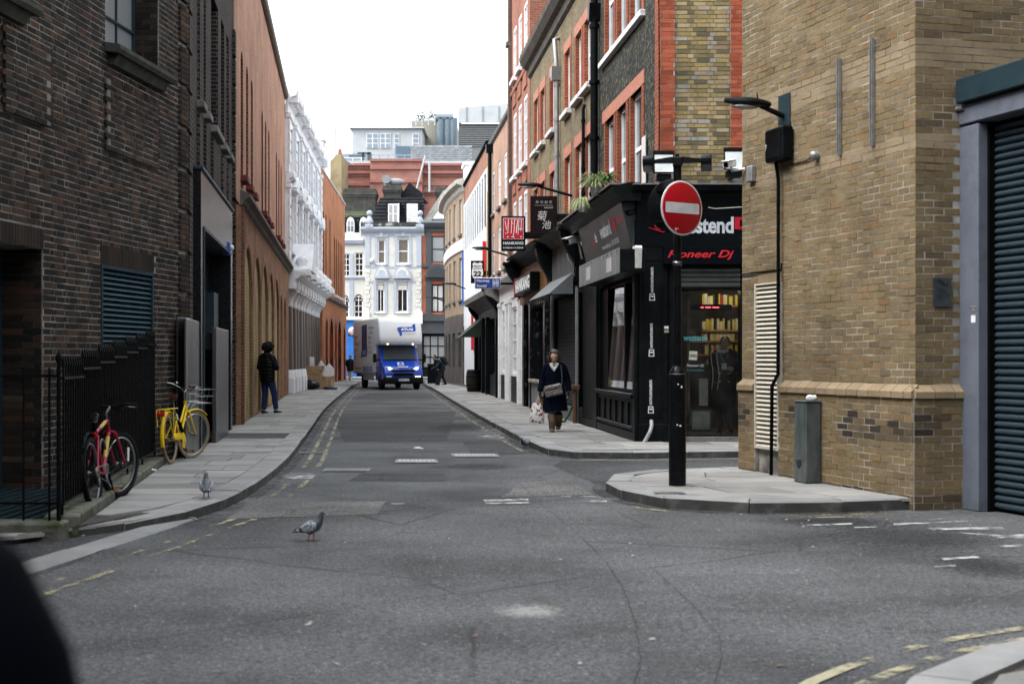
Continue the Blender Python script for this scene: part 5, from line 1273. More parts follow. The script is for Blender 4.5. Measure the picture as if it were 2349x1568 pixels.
m=MB();m.add([(fx0,-.12,3.42),(fx1+.05,-.12,3.42),(fx1+.05,-.3,4.18),(fx0,-.3,4.18),(fx0,0,3.42),(fx1,0,3.42),(fx1,0,4.18),(fx0,0,4.18)],[(0,1,2,3),(4,7,6,5),(0,3,7,4),(1,5,6,2),(3,2,6,7),(0,4,5,1)]);
sgn=m.build('fascia',M('slate_fascia',(.014,.017,.018),.3,col2=(.03,.034,.035),scale=3,spec=.2),cbd,SS.F)
tilt=SS.F@Matrix.Translation((0,-.12,3.42))@Matrix.Rotation(atan2(.18,.76),4,'X')
L_=fx1-fx0
def tl(s,u,z,h,w,mat,**k):return lettering(s,cbd,fx0+L_*u,z,h,mat,-.006,w=w,F=tilt,**k)
tl('westend',.60,.50,.27,1.25,M_LW,off=.03);tl('DJ',.79,.50,.27,.36,M_LR,off=.04);tl('Pioneer Dj',.92,.52,.15,.55,M_LRD,off=.01,shear=.3)
tl('www.westenddj.co.uk   t: 020 7637 3293',.64,.2,.12,1.9,M_LW,off=.01);tl('db',.37,.45,.18,.26,M_LW,off=.03);tl('audio',.30,.4,.12,.3,M_LR,off=.02)
band(cbd,-.05,ss+.2,[(.3,4.19),(.34,4.25),(.42,4.32),(.48,4.42),(.2,4.5)],M_BLKS,SS.F,'cornice')
m=MB();m.box(0,ss+.1,-.5,.6,4.47,4.5);m.build('lead_flashing',M_STONE,cbd,SS.F)
bx0,bx1=SS.x(1334,-.4),SS.x(1425,-.4);m=MB();m.bbox(bx0,bx1,-.42,0,2.96,3.34,.01);bxx=m.build('shutter_box',M_BLK,cbd,SS.F)
M_GB=M('grey_board',(.09,.097,.10),.4,col2=(.19,.2,.2),scale=2,sc=(3,1,.3))
m=MB();m.bbox(bx0-.05,bx1,-.44,-.42,2.94,3.36,.005);m.build('board_face',M_GB,bxx)
for i,u in enumerate((.2,.72)):m=MB();m.box(lerp(bx0,bx1,u),lerp(bx0,bx1,u+.12),-.443,-.44,3.02,3.26);m.build('label_patch',M('patch_pale',(.42,.42,.42),.4),bxx)
for i in range(10):m=MB();x=lerp(bx0,bx1,(i+.5)/10);m.cyl((x,-.447,3.32),(x,-.44,3.32),.012,n=6);m.build('screw',MBLACK,bxx)
dp=tag(MB().tube([SF.F@Vector(p)for p in((.22,-.1,.48),(.22,-.16,.4),(.19,-.2,.3),(.1,-.24,.14),(.08,-.24,.12))],.035,8).build('waste_pipe',M_GALV),'stubby grey waste pipe at the foot of the black corner pilaster','pipe')
# ==== stock brick building with two bands of sash windows
U3,u3=ufac(31.25,43.8);sbd=thing('stock_brick_building','yellow brown stock brick building with red brick window surrounds and moulded parapet','building',U3 .F)
ops=[];H3=10.6
for Yc in(32.1,33.5,35.4,38.4,40.6,42.2):
 xc=(43.8-Yc)*1.005;ops+=[Op(xc-.45,xc+.45,7.78,9.35,.17),Op(xc-.45,xc+.45,4.7,6.65,.17)]
m=MB();wall_mesh(m,0,u3,4.2,H3,ops,back=6);m.build('wall',M_STOCK,sbd)
m=MB();m.quad((u3-4.6,-.006,4.7),(u3,-.006,4.7),(u3,-.006,7.6),(u3-4.6,-.006,7.6));
for o in ops:
 window(sbd,o,M_WINW,M_GLSB,1,2,.08,.05)
 for a,b in((o.x0-.22,o.x0+.01),(o.x1-.01,o.x1+.22)):m=MB();m.box(a,b,-.015,.085,o.z0,o.z1);m.build('brick_jamb',M_REDB,sbd)
 m=MB();m.box(o.x0-.24,o.x1+.24,-.02,.0,o.z1+.001,o.z1+.27);m.build('lintel',M_PINK,sbd)
 if o.z0>7:sill(sbd,o.x0-.12,o.x1+.12,o.z0,M('sill_pale',(.58,.58,.57),.7),.14,.13)
band(sbd,-.05,u3,[(.02,10.3),(.08,10.35),(.1,10.55),(.22,10.62),(.34,10.8),(.36,10.92),(.05,11.0)],M('sooty_cornice',(.09,.075,.06),.9,col2=(.04,.035,.03),scale=5),name='cornice')
mn=thing('mansard_block','grey rendered attic block with white window behind the moulded parapet','building',U3 .F);m=MB();m.box(0.5,u3,1.0,5,10.6,13.2);m.build('attic_wall',M('grey_render',(.16,.165,.165),.8),mn)
o=Op(3.4,5.0,11.3,12.8,.15);window(mn,o,M_WINW,M_GLSB,1,2,.08,.05,U3 .F@Matrix.Translation((0,.9,0)))
def pipe(label,path,r,mat,hop=None,name='drainpipe'):
 t=thing(name,label,'pipe',U3 .F);P=[Vector(p)for p in path];m=MB();m.tube(P,r,8);m.build('pipe',mat,t)
 for k in range(5):
  q=P[-1].lerp(P[-2],(k+.5)/5);m=MB();m.cyl(q-Vector((0,0,.04)),q+Vector((0,0,.04)),r*1.35,n=8);m.build('collar',mat,t)
 if hop:m=MB();m.prism([(-.16,0),(.16,0),(.08,-.35),(-.08,-.35)],-.25,.0);o=m.build('hopper',mat,t);o.location=hop
 return t
x=U3 .x(1363,-.12);pipe('thick black drainpipe between the dark and the yellow brown brick',[(x,-.12,10.6),(x,-.12,4.5)],.085,M_BLK,(x,-.0,9.25))
x=U3 .x(1277,-.1);pipe('slim grey drainpipe with bent head on the yellow brown brick',[(x-.15,.0,10.0),(x-.05,-.15,9.95),(x,-.1,9.2),(x,-.1,4.6)],.06,M_GALV,(x,-.0,9.2))
x=U3 .x(1338,-.08);pipe('thin black pipe rising from the grey shop between two windows',[(x,-.05,7.4),(x,-.08,7.3),(x,-.08,4.5)],.04,M_BLK)
# ==== tall red brick building with white windows
U4,u4=ufac(43.8,49.4,-.02);rbd=thing('red_brick_building','tall red brick building with white sash windows and dark end pier','building',U4 .F)
M_RB3=brick_tex('soft_red_brick',(.32,.13,.085),(.25,.095,.065),(.30,.22,.17),soot=((.16,.08,.06),.6,.4))
ops=[]
for Yc in(48.4,46.7,45.0):
 xc=(49.4-Yc)*1.005
 for z0,z1 in((4.9,6.95),(7.8,10.0),(11.2,13.0)):ops.append(Op(xc-.5,xc+.5,z0,z1,.1))
m=MB();wall_mesh(m,0,u4,4.0,15.5,ops,back=7);m.build('wall',M_RB3,rbd)
for o in ops:
 window(rbd,o,M_WINW,M_GLSB,2,3,.12,.05);sill(rbd,o.x0,o.x1,o.z0,M_WHT,.14,.14)
 if o.z0<11:m=MB();m.box(o.x0,o.x1,-.04,.02,o.z1+.25,o.z1+.9);m.build('apron_panel',M_RB3,rbd)
m=MB();m.box(0,u4,-.06,.02,10.75,10.9);m.build('string_course',M_RB3,rbd)
m=MB();m.box(-.42,-.002,-.12,6,4.0,15.8);m.build('end_pier',brick_tex('dark_pier_brick',(.12,.07,.055),(.09,.055,.045),(.25,.2,.17)),rbd)
m=MB();m.box(-.47,.0,-.2,6,12.6,12.75);m.box(-.47,0,-.2,6,14.6,14.8);m.build('pier_band',M_STONE,rbd)
# ==== pinkish brick house
U5,u5=ufac(49.85,59.8,-.02);phs=thing('pink_brick_house','pinkish brick house with tall white windows and black downpipe','building',U5 .F)
M_PB=brick_tex('pinkish_brick',(.42,.25,.18),(.36,.22,.165),(.42,.34,.28),soot=((.3,.2,.15),.6,.3))
ops=[]
for Yc in(51.8,54.3,57.0):
 xc=(59.8-Yc)*1.005
 for z0,z1 in((4.9,6.6),(7.4,9.15)):ops.append(Op(xc-.55,xc+.55,z0,z1,.11))
m=MB();wall_mesh(m,0,u5,3.6,10.35,ops,back=7);m.build('wall',M_PB,phs)
for o in ops:window(phs,o,M_WINW,M_GLSL,2,2,.1,.05);sill(phs,o.x0,o.x1,o.z0,M_STONE,.1,.12)
band(phs,0,u5,[(.03,10.3),(.1,10.36),(.12,10.46),(0,10.5)],M_STONE,name='coping')
m=MB();m.box(u5-.05,u5+.5,.5,3,10.4,11.6);m.box(u5-1.2,u5-.4,.9,2,10.4,11.2);m.build('parapet_block',M('grey_slab',(.2,.21,.21),.8),phs)
x=U5 .x(1122,-.15);m=MB();m.cyl((x,-.12,10.2),(x,-.12,3.2),.08,n=8);m.box(x-.15,x+.15,-.28,.0,9.95,10.3);m.build('downpipe',M_BLK,phs)
m=MB();m.tube([(.3,-.05,8.6),(.3,-.06,6.4),(.1,-.06,5.8),(.1,-.06,4)],.022,6);m.build('yellow_pipe',M('pipe_yellow',(.42,.36,.06),.5),phs)
# ==== white panelled building with coloured stripes
U6,u6=ufac(60.0,75.0,-.03);wpb=thing('white_panel_building','white panelled building with black window slots and red and blue stripes','building',U6 .F)
M_WP=M('white_panel',(.74,.76,.78),.45,col2=(.66,.68,.7),scale=2)
ops=[Op(.5+i*1.45,.5+i*1.45+1.15,7.2,9.6,.07)for i in range(10)]
m=MB();wall_mesh(m,0,u6,0,9.75,ops,back=7);m.build('wall',M_WP,wpb)
m=MB();m.box(0,u6,0.02,7,9.75,10.75);m.build('parapet_wall',brick_tex('parapet_brick',(.33,.16,.11),(.27,.13,.09),(.3,.24,.2)),wpb)
band(wpb,0,u6,[(0,10.7),(.08,10.75),(.08,10.85),(-.1,10.9)],MBLACK,name='coping')
for o in ops:window(wpb,o,M_WINW,M('slot_black',(.006,.007,.008),.5,spec=.05),1,1,.04,.03)
for i in range(10):m=MB();x=.4+i*1.45;m.box(x-.05,x+.05,-.05,0,3.2,9.7);m.build('fin',M_WP,wpb)
M_RED=M('red_stripe',(.55,.02,.03),.45);M_BLU=M('blue_stripe',(.03,.12,.45),.45)
m=MB();m.box(-.02,.12,-.12,.0,4.3,7.2);m.build('blue_stripe',M_BLU,wpb)
m=MB();m.box(7.1,7.5,-.14,0,1.9,4.4);m.build('red_stripe',M_RED,wpb);m=MB();m.box(u6-.9,u6-.5,-.14,0,4.2,6.6);m.build('red_stripe',M_RED,wpb)
m=MB();m.box(u6-.03,u6-.01,-.02,0,5,10);m.build('yellow_stripe',M('yellow_stripe',(.6,.5,.08),.5),wpb)
# ==== curved buff Georgian building
U7=Fac(-4.35,90.5,1.75,-15.4);u7=15.5;cgb=thing('georgian_building','curved buff brick Georgian building with white cornice at the street end','building',U7 .F)
M_GB2=brick_tex('buff_grey_brick',(.36,.29,.21),(.31,.25,.185),(.36,.3,.24),soot=((.22,.18,.14),.5,.35));M_GGD=brick_tex('grey_ground_brick',(.12,.11,.105),(.095,.09,.085),(.15,.14,.135))
bow=lambda x:.35-1.3*(x/u7-.5)**2
segs=6
for s in range(segs):
 a,b=s*u7/segs,(s+1)*u7/segs;pa,pb=Vector((a,-.0-bow(a)+.03,0)),Vector((b,-bow(b)+.03,0));d=pb-pa
 Fs=U7 .F@Matrix.Translation(pa)@Matrix.Rotation(atan2(d.y,d.x),4,'Z');ln=d.length;ops=[Op(ln/2-.5,ln/2+.5,z0,z1,.2)for z0,z1 in((4.7,7.0),(8.3,10.2))]
 m=MB();wall_mesh(m,0,ln,3.9,10.9,ops,back=5);m.build('wall',M_GB2,cgb,Fs)
 m=MB();wall_mesh(m,0,ln,0,3.9,[Op(ln/2-.6,ln/2+.6,1.0,2.9,.2)],back=5,y=-.04);m.build('ground_wall',M_GGD,cgb,Fs)
 for o in ops:window(cgb,o,M_WINW,M_GLSL,2,3,.1,.05,Fs);sill(cgb,o.x0,o.x1,o.z0,M_STONE,.1,.14,Fs)
 window(cgb,Op(ln/2-.6,ln/2+.6,1.0,2.9,.2),M_BLK,M_GLS,2,3,.06,.05,Fs)
 band(cgb,-.01,ln+.01,[(.02,10.5),(.1,10.6),(.12,10.8),(.4,10.9),(.45,11.1),(.1,11.2)],M('georgian_cornice',(.5,.49,.45),.7,col2=(.25,.24,.2),scale=3),Fs,'cornice')
 band(cgb,0,ln,[(.03,7.3),(.08,7.35),(.08,7.9),(.03,7.95)],M_WHT,Fs,'frieze_band')
m=MB();m.box(u7-1.6,u7,.1,3,11.2,11.9);m.bbox(u7-1.7,u7+.05,0,3,11.9,12.1,.02);m.build('parapet_block',M_WHT,cgb)
M_BHD=brick_tex('plain_brick',(.14,.09,.065),(.10,.065,.05),(.2,.18,.16))
for nm,x0,x1,y0,y1,h in(('sky_blocker_behind',-26,26,-22,-12,15),('sky_blocker_beside',-16,-7.2,-9,8.4,13),('sky_blocker_beside',8.2,18,-9,11.5,12)):  # unseen blocks added to cut off low sky light behind and beside the camera
 m=MB();m.box(x0,x1,y0,y1,0,h,'xXyYZ');tag(m.build(nm,M_BHD),kind='structure')
# ==== shop fronts down the right side (parts of the buildings above them)
M_GSH=M('grey_shop_paint',(.05,.055,.06),.45,col2=(.04,.045,.048),scale=3,spec=.15)
M_GREY=M('grey_fascia',(.075,.08,.085),.5,col2=(.05,.055,.06),scale=3)
def console(root,x,z0,z1,mat,F,out=.42):
 m=MB();n=10;pr=[]
 for i in range(n+1):
  t=i/n;pr.append((-out*(.25+.75*t**1.6)+.06*sin(t*2*pi),lerp(z0,z1,t)))
 pr+=[(0,z1),(0,z0)]
 m.prism([(a,b)for a,b in pr],x-.13,x+.13,'x');m.bbox(x-.17,x+.17,-out-.05,0,z1,z1+.1,.02);m.build('console_bracket',mat,root,F)
S2,s2=sfac(30.4,35.0);R2=sbd
m=MB();wall_mesh(m,0,s2,0,4.25,[Op(.45,s2-.55,.45,3.0,.2)],back=.3,shell=False);m.build('shop_wall',M_BLKS,R2,S2 .F)
for i in range(5):m=MB();m.box(.3+i*.82,.3+i*.82+.78,-.03,0,3.25,4.2);m.build('fascia_board',M_GREY,R2,S2 .F)
m=MB();zz=.5
sh=MB();sh.quad((.45,.12,.45),(s2-.55,.12,.45),(s2-.55,.12,3.0),(.45,.12,3.0));shb=sh.build('lattice_shutter',MBLACK,R2,S2 .F)
m=MB();k=0
while zz<2.95:m.box(.46,s2-.56,.095,.11,zz,zz+.022);zz+=.085
x=.5
while x<s2-.56:m.box(x,x+.02,.085,.095,.46,2.98);x+=.11
tag(m.build('shutter_links',M('shutter_grey',(.10,.105,.11),.4,.5),shb),kind='stuff')
m=MB();m.bbox(.2,s2-.3,-.06,.19,.1,.44,.01);m.build('shop_step',M('grey_step',(.1,.105,.11),.7),R2,S2 .F)
aw=MB();aw.add([(.35,-.08,3.42),(s2-.35,-.08,3.42),(s2-.35,-.62,2.95),(.35,-.62,2.95)],[(3,2,1,0)]);aw.add([(.35,-.08,3.42),(.35,-.62,2.95),(.35,-.08,2.95)],[(0,1,2)]);aw.add([(s2-.35,-.08,3.42),(s2-.35,-.08,2.95),(s2-.35,-.62,2.95)],[(0,1,2)])
awo=aw.build('awning',M('grey_awning',(.12,.13,.135),.7,col2=(.09,.10,.105),scale=3),R2,S2 .F)
m=MB();n=9
for i in range(n):
 a,b=lerp(.35,s2-.35,i/n),lerp(.35,s2-.35,(i+1)/n);m.add([(a,-.622,2.95),(b,-.622,2.95),((a+b)/2,-.60,2.7)],[(0,2,1),(0,1,2)])
m.build('scalloped_edge',M('awning_dark',(.03,.034,.036),.7),awo)
for x in(.05,s2-.1):console(R2,x,3.3,4.3,M_BLKS,S2 .F)
band(R2,0,s2,[(0,4.22),(.1,4.28),(.2,4.36),(.44,4.45),(.1,4.52)],M_STONE,S2 .F,'cornice')
for x,mt in((.2,M_GALV),(s2-.18,M_GALV)):m=MB();m.box(x-.04,x+.04,-.05,0,.1,3.1);m.build('edge_strip',mt,R2,S2 .F)
pp=thing('standpipe','pair of stubby brown and grey pipes with a green hose beside the grey shop','pipe',S2 .F)
m=MB();m.cyl((s2+.1,-.1,.12),(s2+.1,-.1,.85),.05,n=8);m.bbox(s2+.02,s2+.18,-.2,0,.85,.95,.01);m.build('pipe',M('rusty_pipe',(.10,.055,.03),.8),pp)
m=MB();m.tube([(s2+.1,-.15,.5),(s2+.02,-.22,.3),(s2-.05,-.3,.16),(s2-.2,-.42,.135)],.025,6);m.build('hose',M('green_hose',(.03,.08,.04),.5),pp)
# --- restaurant with wooden fascia
S3,s3=sfac(35.0,42.0)
M_WD=M('oiled_wood',(.17,.085,.03),.5,col2=(.11,.05,.018),scale=2,sc=(1,1,9))
M_MARB=M('black_marble',(.006,.007,.009),.25,col2=(.07,.08,.08),scale=7,lo=.55,hi=.72)
ops=[Op(1.0,2.6,.12,3.0,.35),Op(3.1,6.0,.95,3.0,.25)]
m=MB();wall_mesh(m,0,s3,0,4.25,ops,back=.4,shell=False);m.build('shop_wall',M_MARB,sbd,S3 .F)
m=MB();m.bbox(.25,s3-.3,-.08,.0,3.1,4.15,.01);m.build('wooden_fascia',M_WD,sbd,S3 .F)
m=MB();m.quad((1,.3,.12),(2.6,.3,.12),(2.6,.3,3.0),(1,.3,3.0));d_=m.build('door',M_BLK,sbd,S3 .F)
m=MB();m.tube([(2.2,.2,1.1),(2.2,.16,1.2),(2.2,.16,2.0),(2.2,.2,2.1)],.02,6);m.build('brass_handle',M('brass',(.5,.36,.12),.35,.8),d_)
window(sbd,ops[1],M_BLK,glass_clear('restaurant_glass',(.75,.8,.8),2.4),3,1,.06,.05,S3 .F,name='shop_window')
m=MB();m.box(3.1,6,.9,.95,.9,3.0);m.build('window_back',M('dim_room',(.05,.045,.04),.8,col2=(.12,.08,.05),scale=2),sbd,S3 .F)
for x in(1.05,2.7,6.05):m=MB();m.bbox(x-.02,x+.3,-.1,0,.12,3.08,.01);m.build('marble_pilaster',M_MARB,sbd,S3 .F)
m=MB();m.bbox(2.95,6.1,-.14,0,.86,.95,.01);m.build('counter_sill',M('pale_marble',(.35,.33,.3),.4,col2=(.12,.1,.09),scale=5),sbd,S3 .F)
m=MB();m.box(3.0,6.05,-.06,.0,.12,.84);m.build('stall_riser',M('grey_marble',(.17,.175,.175),.4,col2=(.07,.075,.08),scale=3,sc=(4,1,1)),sbd,S3 .F)
band(sbd,0,s3,[(.02,4.15),(.15,4.25),(.3,4.38),(.5,4.48),(.1,4.55)],M_BLKS,S3 .F,'cornice')
console(sbd,s3-.12,3.2,4.3,M_BLKS,S3 .F);console(sbd,.15,3.3,4.3,M_BLKS,S3 .F,.55)
hs_=thing('shop_sign','black raised letters spelling HANKANG standing off the wooden fascia','sign',S3 .F)
m=MB();m.bbox(1.2,5.2,-.34,-.09,3.34,3.82,.01);m.build('sign_box',M_BLK,hs_)
lettering('HANKANG',hs_,3.2,3.58,.36,M_WHT,-.345,w=3.7,off=.05);m=MB();m.box(1.17,1.2,-.36,-.07,3.3,3.86);m.build('red_edge',M_RED,hs_)
# --- white panelled shop front
S4,s4=sfac(42.0,49.0)
ops=[Op(.5,2.5,1.05,3.15,.12),Op(4.0,6.4,1.05,3.15,.12),Op(2.85,3.7,.12,3.3,.3)]
m=MB();wall_mesh(m,0,s4,0,3.9,ops,back=.4,shell=False);m.build('shop_wall',M_WHT,rbd,S4 .F)
for o in ops[:2]:
 window(rbd,o,M_WINW,M_GLSL,5,4,.07,.05,S4 .F,name='shop_window')
 m=MB();m.box(o.x0-.1,o.x1+.1,-.03,0,.14,.95);m.build('black_riser',M_BLKS,rbd,S4 .F)
m=MB();m.box(2.85,3.7,.2,.25,.12,3.3);m.build('door',M_WHT,rbd,S4 .F)
for x in(.05,2.55,3.75,6.45):m=MB();m.bbox(x,x+.26,-.1,0,.12,3.3,.01);m.bbox(x-.03,x+.29,-.13,0,3.3,3.42,.01);m.build('pilaster',M_WHT,rbd,S4 .F)
band(rbd,0,s4,[(.04,3.45),(.06,3.9),(.15,3.98),(.35,4.06),(.38,4.16),(.05,4.25)],M_WHT,S4 .F,'cornice')
m=MB();m.box(0,s4,-.1,.46,4.25,4.3);m.build('lead_flashing',M('lead_blue',(.12,.14,.16),.5),rbd,S4 .F)
# --- black pub front
S5,s5=sfac(49.0,60.0)
ops=[Op(1.2,3.9,.9,3.0,.2),Op(4.6,5.8,.12,3.0,.4),Op(6.4,9.9,.9,3.0,.2)]
m=MB();wall_mesh(m,0,s5,0,4.0,ops,back=.4,shell=False);m.build('shop_wall',M_BLKS,phs,S5 .F)
for o in(ops[0],ops[2]):window(phs,o,M_BLK,M_GLS,3,2,.07,.06,S5 .F,name='shop_window')
m=MB();m.box(4.6,5.8,.3,.35,.12,3.0);m.build('door',MBLACK,phs,S5 .F)
for x in(.05,3.95,5.95,10.3):m=MB();m.bbox(x,x+.35,-.14,0,.12,3.1,.01);m.build('pilaster',M_BLKS,phs,S5 .F)
band(phs,-.1,s5,[(.04,3.4),(.1,3.5),(.3,3.65),(.55,3.75),(.58,3.95),(.1,4.05)],M('old_cornice',(.2,.19,.18),.8,col2=(.09,.09,.085),scale=4),S5 .F,'cornice')
console(phs,.2,2.9,3.75,M_BLKS,S5 .F);console(phs,s5-.3,2.9,3.9,M_BLKS,S5 .F,.6)
aw=MB();aw.add([(.8,-.05,3.15),(4.2,-.05,3.15),(4.2,-1.0,2.35),(.8,-1.0,2.35),(.8,-1.0,2.2),(4.2,-1.0,2.2)],[(3,2,1,0),(4,5,2,3)]);aw.add([(4.2,-.05,3.15),(4.2,-1.0,2.35),(4.2,-.05,2.35)],[(0,1,2)])
aw.build('awning',M('dark_green_awning',(.02,.03,.022),.7),phs,S5 .F)
bx,by=gp(1081,898,.12);br=thing('barrel','dark wooden barrel standing outside the black pub front','barrel',frame(bx+.1,by,.12))
m=MB();m.lathe([(0,0),(.26,0),(.3,.2),(.325,.45),(.31,.7),(.27,.9),(.25,.92),(.25,.88),(0,.88)],n=18);m.build('staves',M('barrel_wood',(.010,.008,.008),.7,col2=(.018,.014,.012),scale=3,sc=(6,6,.5)),br)
for h,r in((.1,.285),(.28,.315),(.62,.322),(.8,.298)):m=MB();m.torus((0,0,h),r,.013,'z',18,6);m.build('hoop',MBLACK,br)
bm_=thing('broom','wooden broom handle leaning by the barrel','broom',frame(bx+.75,by+.1,.12))
m=MB();m.cyl((-.12,0,.08),(.12,.35,1.25),.02,n=6);m.build('handle',M('broom_wood',(.35,.2,.1),.6),bm_);m=MB();m.box(-.25,.02,-.08,.08,0,.09);m.build('head',MBLACK,bm_)
# ==== projecting signs
def proj_sign(label,Yp,D0,D1,t,b,mat,group='projecting shop signs'):
 p0,p1=at(D0,b,Yp),at(D1,t,Yp);F=frame(p0 .x,Yp,p0 .z,1,.0);W,H=p1 .x-p0 .x,p1 .z-p0 .z
 r=thing('hanging_sign',label,'sign',F,group);m=MB();m.bbox(0,W,-.06,.06,0,H,.015);m.build('board',mat,r)
 m=MB();xw=UX(Yp)-p0 .x+.03;m.box(W,max(xw,W+.1),-.03,.03,H*.35,H*.55);m.build('bracket',M_BLK,r)
 return r,W,H
M_SB=M('sign_board_black',(.004,.005,.007),.4,spec=.08)
r,W,H=proj_sign('square black sign with red panel reading HANKANG KOREAN CUISINE',36.0,1150,1205,496,576,M_SB)
m=MB();m.bbox(W*.07,W*.93,-.066,-.06,H*.33,H*.94,.004);m.build('panel_edge',M_WHT,r);m=MB();m.bbox(W*.09,W*.91,-.071,-.065,H*.345,H*.925,.004);m.build('red_panel',M('sign_red',(.62,.02,.03),.4),r)
m=MB();u=lambda a,b:(W*a,-.074,H*b)
for pth in(((.16,.50),(.28,.50),(.30,.90)),((.44,.90),(.42,.56),(.40,.50)),((.44,.78),(.52,.78)),((.56,.90),(.54,.60),(.50,.42)),((.54,.88),(.68,.88),(.62,.50)),((.74,.90),(.70,.46)),((.74,.62),(.90,.62)),((.16,.86),(.22,.60)),((.42,.40),(.52,.40),(.54,.36)),((.84,.90),(.82,.56))):
 m.tube([u(*p)for p in pth],W*.019,5)
m.ell(u(.27,.40),W*.03,.004,W*.03);m.ell(u(.82,.40),W*.03,.004,W*.03);m.build('emblem',M_WHT,r)
lettering('HANKANG',r,W/2,H*.225,H*.085,M_WHT,-.064,w=W*.84,off=.04);lettering('KOREAN CUISINE',r,W/2,H*.09,H*.05,M_WHT,-.064,w=W*.84,off=.02)
r,W,H=proj_sign('dark brown sign with white brush characters reading KIKUCHI',34.0,1217,1278,450,540,M('sign_brown',(.011,.006,.006),.5,spec=.08))
M_KIK=M('sign_grey_print',(.42,.41,.40),.5);lettering('寿 司 割 烹',r,W*.5,H*.84,H*.07,M_KIK,-.064,w=W*.62);lettering('JAPANESE RESTAURANT',r,W*.5,H*.755,H*.028,M_KIK,-.064,w=W*.7);lettering('KIKUCHI',r,W*.68,H*.70,H*.038,M_KIK,-.064,w=W*.32,off=.02)
lettering('菊',r,W*.44,H*.50,H*.24,M_KIK,-.064,off=.01,shear=.15);lettering('池',r,W*.60,H*.27,H*.22,M_KIK,-.064,off=.01,shear=.15)
r,W,H=proj_sign('black sign with white road shield reading TROY 22',60.0,1080,1110.5,598,650,M_SB)
sh_=[(.1,.62),(.18,.74),(.12,.86),(.26,.93),(.5,.88),(.74,.93),(.88,.86),(.82,.74),(.9,.62),(.93,.42),(.82,.24),(.62,.2),(.5,.13),(.38,.2),(.18,.24),(.07,.42)]
m=MB();m.prism([(W*a,H*b)for a,b in sh_],-.068,-.06);m.build('shield',M_WHT,r)
lettering('TROY',r,W/2,H*.735,H*.11,MDK,-.072,w=W*.56,off=.03);lettering('22',r,W/2,H*.42,H*.24,MDK,-.072,w=W*.6,off=.05);m=MB();m.box(W*.15,W*.85,-.0715,-.068,H*.63,H*.65);m.build('shield_line',MDK,r)
r,W,H=proj_sign('blue sign with white border reading Hanway Social',44.0,1089,1148,637,662,M('sign_white',(.7,.7,.7),.4))
m=MB();m.bbox(W*.02,W*.98,-.066,-.06,H*.05,H*.95,.004);m.build('blue_panel',M('sign_blue',(.02,.05,.26),.4),r)
lettering('Hanway',r,W*.08,H*.69,H*.3,M_WHT,-.069,w=W*.5,align='LEFT',off=.02);lettering('Social',r,W*.08,H*.26,H*.24,M_WHT,-.069,w=W*.38,align='LEFT',off=.02)
m=MB()
for k in range(3):x=W*(.70+.04*k);m.box(x,x+W*.014,-.07,-.066,H*.15,H*.85);x=W*(.84+.04*k);m.box(x,x+W*.014,-.07,-.066,H*.15,H*.85)
for k in range(3):z=H*(.4+.09*k);m.box(W*.70,W*.94,-.0695,-.0662,z,z+H*.03)
m.build('grid_emblem',M_WHT,r)
# --- wall lamps along the right side
for(D,y,Yl,rc,l)in((1300,445,34.5,1.35,'black street lamp over the brown KIKUCHI sign'),(1158,583,51.0,1.3,'black street lamp behind the HANKANG sign'),(1064,660,74.0,1.25,'small street lamp on the Georgian building, the higher of two'),(1016,690,88.5,1.2,'small street lamp at the far end of the street')):
 w_=(UX(Yl)if Yl<75 else-2.6-.1136*(Yl-75)-.1);z=at(D,y,Yl).z
 street_lamp(l,frame(w_-.02,Yl,0,.0995,-.995),rc,z,False,.18,head=.75 if Yl>60 else .62)
# ==== floodlights, cameras and alarm on the corner building
M_FLG=M('flood_glass',(.45,.47,.47),.12,col2=(.6,.62,.62),scale=5)
for i,(a,b,t,bt,l)in enumerate(((1499,1548,344,398,'square floodlight above the fascia, behind the lamp pole'),(1661,1711,337,390,'square floodlight above the fascia beside the buff wall'))):
 Yf=23.45;p0,p1=at(a,bt,Yf),at(b,t,Yf);fl=thing('floodlight',l,'floodlight',frame(p0 .x,Yf,p0 .z),'floodlights above the music shop');W,H=p1 .x-p0 .x,p1 .z-p0 .z
 m=MB();m.add([(0,0,0),(W,0,0),(W,.07,H),(0,.07,H),(W*.15,.3,H*.1),(W*.85,.3,H*.1),(W*.85,.3,H*.8),(W*.15,.3,H*.8)],[(0,1,2,3),(0,4,5,1),(1,5,6,2),(2,6,7,3),(3,7,4,0),(4,7,6,5)]);m.build('housing',M_BLK,fl)
 m=MB();m.add([(.025,-.004,.025),(W-.025,-.004,.025),(W-.025,.066,H-.03),(.025,.066,H-.03)],[(0,1,2,3)]);m.build('lens',M_FLG,fl)
 m=MB();m.bbox(W*.15,W*.85,.02,.25,-.11,-.0,.01);m.build('gear_box',M_BLK,fl);m=MB();m.box(W*.4,W*.6,.2,.54,-.1,-.04);m.build('bracket',M_BLK,fl)
def camera(label,pos,fwd,mat,s=1.0,base=None):
 t=thing('security_camera',label,'camera',frame3(pos,fwd),'security cameras');m=MB();m.bbox(-.14*s,.13*s,-.045*s,.045*s,-.04*s,.045*s,.015*s);m.build('body',mat,t)
 m=MB();m.cyl((.131*s,0,0),(.135*s,0,0),.032*s,n=12);m.build('lens',MBLACK,t);m=MB();m.box(-.15*s,.17*s,-.05*s,.05*s,.048*s,.055*s);m.build('hood',mat,t)
 if base is not None:b=WM[t.name].inverted()@Vector(base);m=MB();m.tube([(-.05*s,0,-.045*s),(-.06*s,0,-.09*s),b],.018*s,6);m.build('arm',mat,t)
camera('white camera on the corner bracket of the buff wall',YL.F@Vector((.0,-.18,YL.z(1703,378))),(-.5,-.85,-.2),M_WHT,1.0,YL.F@Vector((.12,-.02,YL.z(1718,386))))
